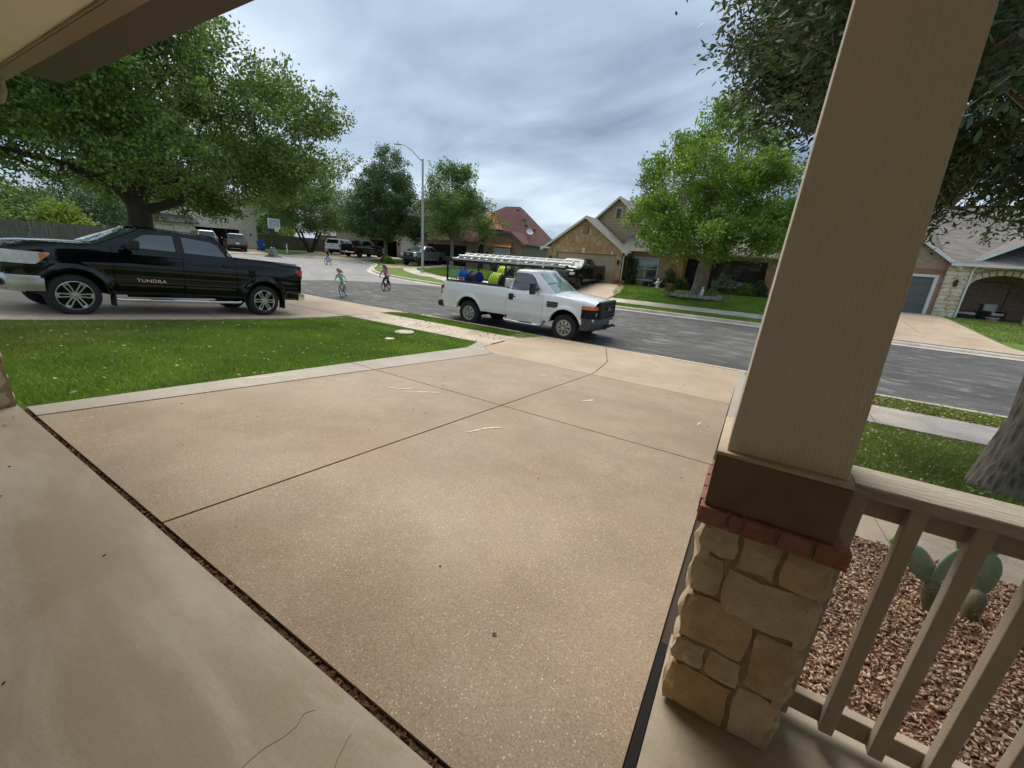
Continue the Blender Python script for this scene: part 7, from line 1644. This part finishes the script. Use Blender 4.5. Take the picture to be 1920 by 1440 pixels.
# valve covers in the near lawn
for (x, y, s_, lab) in ((-8.0, 7.85, .26, 'large pale concrete lid set in the near lawn beside the sidewalk'), (-7.2, 6.6, .11, 'small pale concrete lid set in the near lawn')):
    v_ = empty('utility_lid', (x, y, Z(x, y)), (0, 0, .15), lab, 'lid', 'utility lids in the lawn'); mb = MB(); mb.lathe([(0, .04), (s_*.94, .04), (s_, .03), (s_, -.1)], 18, 'z'); mb.build('lid', M_CURB, v_); P('lift_slot', M_DARK, v_, 'box', (0, s_*.6, .041), (.09, .02, .004))
# pale chalky scuffs on the drive
M_SCUFF = mat('pale_scuff', (.66, .58, .47), .9)
def scuff(pts, w, seed):
    rr = random.Random(seed); b = MB(); L_ = []; R_ = []
    pts = [Vector((*p, 0)) for p in catmull(pts, 5)] if len(pts) > 2 else [Vector((*p, 0)) for p in densify(pts, .06, False)]
    for i, p in enumerate(pts):
        t = (pts[min(i+1, len(pts)-1)]-pts[max(i-1, 0)]); n_ = Vector((-t.y, t.x, 0)).normalized(); f = sin(pi*(i+.5)/len(pts))**.6
        for s, ls in ((1, L_), (-1, R_)): q = p+n_*s*w*f*rr.uniform(.3, 1.2); ls.append((q.x, q.y, float(zdrive([(q.x, q.y)])[0])+.0165))
    n_ = len(L_); b.add(L_+R_, [(i, i+1, n_+i+1, n_+i) for i in range(n_-1)]); b.build('scuff_mark', M_SCUFF, drv)
scuff([(-2.27, 3.05), (-2.20, 3.30), (-2.14, 3.42), (-2.06, 3.50)], .022, 1); scuff([(-4.05, 3.62), (-3.86, 3.72), (-3.78, 3.95)], .022, 2); scuff([(-3.72, 3.62), (-3.6, 3.8), (-3.42, 4.02)], .025, 3); scuff([(-1.9, 5.35), (-1.8, 5.6)], .03, 4); scuff([(-3.1, 6.4), (-3.0, 6.5)], .02, 5); scuff([(-2.85, 6.45), (-2.75, 6.42)], .02, 6); scuff([(-.35, 5.6), (-.33, 5.8)], .02, 7); scuff([(-5.35, 2.4), (-5.28, 2.7), (-5.3, 3.0)], .02, 8)
# crack in the porch slab
b = MB(); 
for pts in ([(-1.02, .55), (-1.04, .3), (-1.16, .0), (-1.25, -.4)], [(-.85, .57), (-.78, .42), (-.66, .30)]):
    pts = [(x+random.uniform(-.012, .012), y) for x, y in catmull(pts, 6)]
    for p, q in zip(pts, pts[1:]): b.bar((p[0], p[1], .0122), (q[0], q[1], .0122), .0022, .001)
k_ = b.build('hairline_crack', mat('crack_brown', (.16, .12, .08), .95), bpy.data.objects['porch_slab'])
# ------------------------------------------------------------------ children on bicycles
def skin_mesh(name, verts, edges, radii, root=0, sub=2):
    me = bpy.data.meshes.new(name); me.from_pydata(verts, edges, []); o = bpy.data.objects.new(name, me); COL.objects.link(o)
    md = o.modifiers.new('skin', 'SKIN'); md.use_smooth_shade = True
    for i, r in enumerate(radii): sv = me.skin_vertices[0].data[i]; sv.radius = (r, r) if not isinstance(r, tuple) else r; sv.use_root = (i == root)
    o.modifiers.new('sub', 'SUBSURF').levels = sub; bpy.context.view_layer.update()
    out = bpy.data.meshes.new_from_object(o.evaluated_get(bpy.context.evaluated_depsgraph_get())); bpy.data.objects.remove(o); out.name = name; out.polygons.foreach_set('use_smooth', [True]*len(out.polygons)); return out
def chain(*segs):
    """segs: lists of (xyz, radius); chains may start with an index of an earlier point"""
    V, E_, R = [], [], []
    for s in segs:
        prev = None
        for it in s:
            if isinstance(it, int): prev = it; continue
            V.append(it[0]); R.append(it[1])
            if prev is not None: E_.append((prev, len(V)-1))
            prev = len(V)-1
    return V, E_, R
M_SKIN = mat('skin', (.62, .38, .27), .55); M_SHOE = mat('shoe_pale', (.6, .6, .6), .7); M_SADDLE = mat('saddle_black', (.02, .02, .02), .6)
def bicycle(root, S, frame, tyre_in, label, steer=0.):
    """x forward; wheels of radius .25*S"""
    R = .25*S; wb = .88*S; bk = empty('bicycle', root['loc'], root['rot'], label, 'bicycle', 'bicycles ridden in the street')
    for nm, x in (('front', wb), ('rear', 0)):
        t = MB(); N = 26; t.tube([(x+R*cos(2*pi*k/N), 0, R+R*sin(2*pi*k/N)) for k in range(N+1)], .021*S, 7); w = t.build('wheel', M_RUBBER, bk, smooth=True)
        t = MB(); t.tube([(x+R*.90*cos(2*pi*k/N), 0, R+R*.90*sin(2*pi*k/N)) for k in range(N+1)], .017*S, 6); t.build('rim', tyre_in, w, smooth=True)
        t = MB()
        for k in range(14): a = 2*pi*k/14; t.tube([(x, .012*(-1)**k, R), (x+R*.9*cos(a), 0, R+R*.9*sin(a))], .0035, 4, cap=False)
        t.tube([(x, -.05, R), (x, .05, R)], .018, 8); t.build('spokes', M_ALU, w)
    f = MB(); bb = (.36*S, 0, .24*S); st = (.24*S, 0, .52*S); hd = (.70*S, 0, .56*S); hd2 = (.74*S, 0, .46*S)
    f.tube([bb, st], .016*S, 7); f.tube([st, hd], .015*S, 7); f.tube([bb, hd2], .018*S, 7); f.tube([hd2, hd], .02*S, 7)
    for s in (-1, 1): f.tube([bb, (0, s*.045*S, R)], .011*S, 6); f.tube([st, (0, s*.045*S, R)], .010*S, 6); f.tube([hd2, (wb, s*.045*S, R)], .014*S, 6)
    f.build('frame', frame, bk, smooth=50)
    f = MB(); f.tube([(.70*S, 0, .55*S), (.68*S, 0, .68*S)], .013*S, 7); f.tube([(.60*S, -.26*S, .74*S), (.66*S, -.12*S, .72*S), (.69*S, 0, .68*S), (.66*S, .12*S, .72*S), (.60*S, .26*S, .74*S)], .012*S, 7); hb = f.build('handlebar', M_TRIM, bk, smooth=50)
    for s in (-1, 1): f = MB(); f.tube([(.60*S, s*.20*S, .74*S), (.575*S, s*.30*S, .745*S)], .018*S, 7); f.build('grip', M_SADDLE, hb, smooth=50)
    f = MB(); f.tube([(.24*S, 0, .50*S), (.21*S, 0, .60*S)], .013*S, 7); f.build('seat_post', M_ALU, bk); f = MB(); f.ball((.20*S, 0, .615*S), (.13*S, .07*S, .03*S)); f.build('saddle', M_SADDLE, bk, smooth=True)
    f = MB(); f.lathe([(0, -.012), (.065*S, -.012), (.065*S, .012), (0, .012)], 16, 'y', (bb[0], -.05*S, bb[2])); ck = f.build('chainring', M_TRIM, bk)
    for s, a in ((-1, -.6), (1, -.6+pi)):
        f = MB(); q = (bb[0]+.115*S*cos(a), s*.075*S, bb[2]+.115*S*sin(a)); f.tube([(bb[0], s*.065*S, bb[2]), q], .011*S, 6); f.build('crank', M_ALU, bk); P('pedal', M_TRIM, bk, 'box', (q[0], s*.12*S, q[2]), (.08*S, .08*S, .02*S))
    return bk
def rider(root, S, label, shirt, bottoms, hair, long_bottoms, sleeves, shoe, look=0., hairlen=.2, lean=.28):
    """one continuous body, clothes and hair as children"""
    o = empty('person', root['loc'], root['rot'], label, 'person', 'children riding bicycles')
    hip = Vector((.20, 0, .70))*S; ch = hip+Vector((lean*.9, 0, .36))*S; nk = ch+Vector((.06, 0, .10))*S; hdc = nk+Vector((.035, 0, .15))*S
    a0 = -.6; pd = {s: Vector((.36+.115*cos(a0+(0 if s < 0 else pi)), s*.115, .24+.115*sin(a0+(0 if s < 0 else pi))))*S for s in (-1, 1)}
    segs = [[(hip, .085*S), (hip.lerp(ch, .5), .080*S), (ch, .088*S), (nk, .040*S), (nk+Vector((.015, 0, .045))*S, .036*S), (hdc, .075*S), (hdc+Vector((.0, 0, .07))*S, .062*S)]]
    limb = {}
    for s in (-1, 1):
        sh = ch+Vector((.0, s*.125, .035))*S; gp = Vector((.585, s*.265, .765))*S; el = sh.lerp(gp, .52)+Vector((-.05, s*.07, -.06))*S; limb['a', s] = (sh, el, gp)
        segs.append([2, (sh, .043*S), (el, .030*S), (gp+Vector((-.05, 0, .01))*S, .021*S), (gp, .026*S)])
        hp = hip+Vector((.02, s*.065, -.02))*S; ft = pd[s]+Vector((-.02, 0, .05))*S; d = ft-hp; kn = hp+d*.5+Vector((.17, s*.03, .10))*S; kn = hp+(kn-hp).normalized()*.30*S; limb['l', s] = (hp, kn, ft)
        segs.append([0, (hp, .072*S), (hp.lerp(kn, .5), .062*S), (kn, .046*S), (kn.lerp(ft, .4), .042*S), (ft, .028*S)])
    V, E_, R = chain(*segs); b = link('body', skin_mesh('body', [tuple(v) for v in V], E_, R), M_SKIN, o)
    # head detail: nose, eyes, mouth, ears
    Rz = Matrix.Rotation(look, 3, 'Z')
    def hp_(v): return hdc+Rz @ (Vector(v)*S)
    m = MB(); m.ball(hp_((.085, 0, .01)), (.018*S, .013*S, .018*S), 6, 5); m.build('nose', M_SKIN, o, smooth=True)
    for s in (-1, 1):
        m = MB(); m.ball(hp_((.070, s*.030, .035)), .010*S, 6, 5); m.build('eye', mat('eye_dark', (.04, .025, .02), .3), o, smooth=True); m = MB(); m.ball(hp_((0, s*.078, .02)), (.018*S, .01*S, .026*S), 6, 5); m.build('ear', M_SKIN, o, smooth=True)
    m = MB(); m.ball(hp_((.072, 0, -.035)), (.010*S, .024*S, .007*S), 6, 5); m.build('mouth', mat('lips', (.5, .18, .15), .5), o, smooth=True)
    m = MB(); m.ball(hp_((-.016, 0, .052)), (.088*S, .086*S, .078*S), 12, 8); n = 7
    for k in range(n):
        a = lerp(-1.9, 1.9, k/(n-1)); p0 = hp_((-.03-.05*cos(a), .075*sin(a), .04)); m.tube([p0, p0+(Rz @ Vector((-.06*cos(a)-.02, .03*sin(a), -hairlen*.5)))*S, p0+(Rz @ Vector((-.11-.03*cos(a), .05*sin(a)+.02, -hairlen)))*S], [.034*S, .03*S, .012*S], 7)
    m.build('hair', hair, o, smooth=True)
    # clothes
    seg = [[(hip+Vector((.01, 0, .03))*S, .098*S), (hip.lerp(ch, .5), .094*S), (ch, .102*S), (ch+Vector((.03, 0, .06))*S, .062*S)]]
    for s in (-1, 1):
        sh, el, gp = limb['a', s]; sl_ = [2, (sh, .056*S), (sh.lerp(el, .6), .048*S)]
        if sleeves: sl_ += [(el, .041*S), (el.lerp(gp, .8), .033*S)]
        seg.append(sl_)
    V, E_, R = chain(*seg); link('shirt', skin_mesh('shirt', [tuple(v) for v in V], E_, R), shirt, o)
    seg = [[(hip+Vector((0, 0, .015))*S, .100*S), (hip+Vector((.02, 0, .10))*S, .094*S)]]
    for s in (-1, 1):
        hp, kn, ft = limb['l', s]; q = [0, (hp, .086*S), (hp.lerp(kn, .6), .076*S)]
        if long_bottoms: q += [(kn, .060*S), (kn.lerp(ft, .45), .054*S), (kn.lerp(ft, .88), .042*S)]
        seg.append(q)
    V, E_, R = chain(*seg); link('trousers' if long_bottoms else 'shorts', skin_mesh('trousers', [tuple(v) for v in V], E_, R), bottoms, o)
    for s in (-1, 1):
        ft = limb['l', s][2]; m = MB(); m.ball(ft+Vector((.045, 0, -.015))*S, (.095*S, .038*S, .036*S), 10, 6); m.build('shoe', shoe, o, smooth=True)
        # hands closed round the grips: palm, four fingers and a thumb
        gp = limb['a', s][2]; m = MB(); m.ball(gp+Vector((-.008, 0, .004))*S, (.028*S, .036*S, .018*S), 8, 6)
        for k in range(4):
            y = (k-1.5)*.018*S; L_ = (.9, 1.05, 1., .8)[k]
            m.tube([gp+Vector((.0, 0, .016))*S+Vector((0, y, 0)), gp+Vector((.028*L_, 0, .010))*S+Vector((0, y, 0)), gp+Vector((.030*L_, 0, -.022))*S+Vector((0, y, 0)), gp+Vector((.004, 0, -.032))*S+Vector((0, y, 0))], .0085*S, 5)
        m.tube([gp+Vector((-.012, -s*.03, .005))*S, gp+Vector((.004, -s*.046, -.010))*S, gp+Vector((.02, -s*.04, -.025))*S], .009*S, 5); m.build('hand', M_SKIN, o, smooth=True)
    return o
def kid(x, y, hd, S, lab, blab, frame, inn, roll=0., pitch=0., **k):
    rot = Euler((roll, -pitch, hd)); R_ = {'loc': (x, y, Z(x, y)+.012), 'rot': rot}
    bicycle(R_, S, frame, inn, blab); return rider(R_, S, lab, **k)
M_HAIRB = mat('hair_brown', (.16, .085, .045), .6); M_HAIRL = mat('hair_light_brown', (.30, .18, .10), .6)
kid(-16.35, 12.45, radians(-52), .86, 'girl in mint top and shorts riding a bicycle with a pale wheel', 'purple bicycle with mint wheel rims under the girl in mint', mat('bike_purple', (.22, .10, .32), .35), mat('rim_mint', (.35, .65, .62), .4), roll=.16,
    shirt=mat('shirt_mint', (.30, .66, .54), .8), bottoms=mat('shorts_teal', (.18, .58, .52), .8), hair=M_HAIRL, long_bottoms=False, sleeves=False, shoe=M_SHOE, look=-.9, hairlen=.17)
kid(-17.4, 16.0, radians(-62), .93, 'girl in pink sweater and black trousers riding a dark bicycle', 'dark bicycle under the girl in the pink sweater', mat('bike_black', (.02, .02, .025), .35), M_TRIM, roll=.08,
    shirt=mat('sweater_pink', (.72, .26, .48), .9), bottoms=mat('trousers_black', (.015, .015, .017), .8), hair=M_HAIRB, long_bottoms=True, sleeves=True, shoe=M_SADDLE, look=-.5, hairlen=.22)
kid(-33.4, 24.0, radians(-60), 1.02, 'girl in black top and pale trousers riding a blue bicycle farther up the street', 'blue bicycle under the girl in black farther up the street', mat('bike_blue', (.10, .14, .50), .35), mat('rim_lilac', (.45, .42, .62), .4), roll=.10,
    shirt=mat('shirt_black', (.018, .02, .022), .8), bottoms=mat('trousers_grey', (.42, .40, .42), .9), hair=M_HAIRL, long_bottoms=True, sleeves=False, shoe=M_SHOE, look=-.6, hairlen=.2)
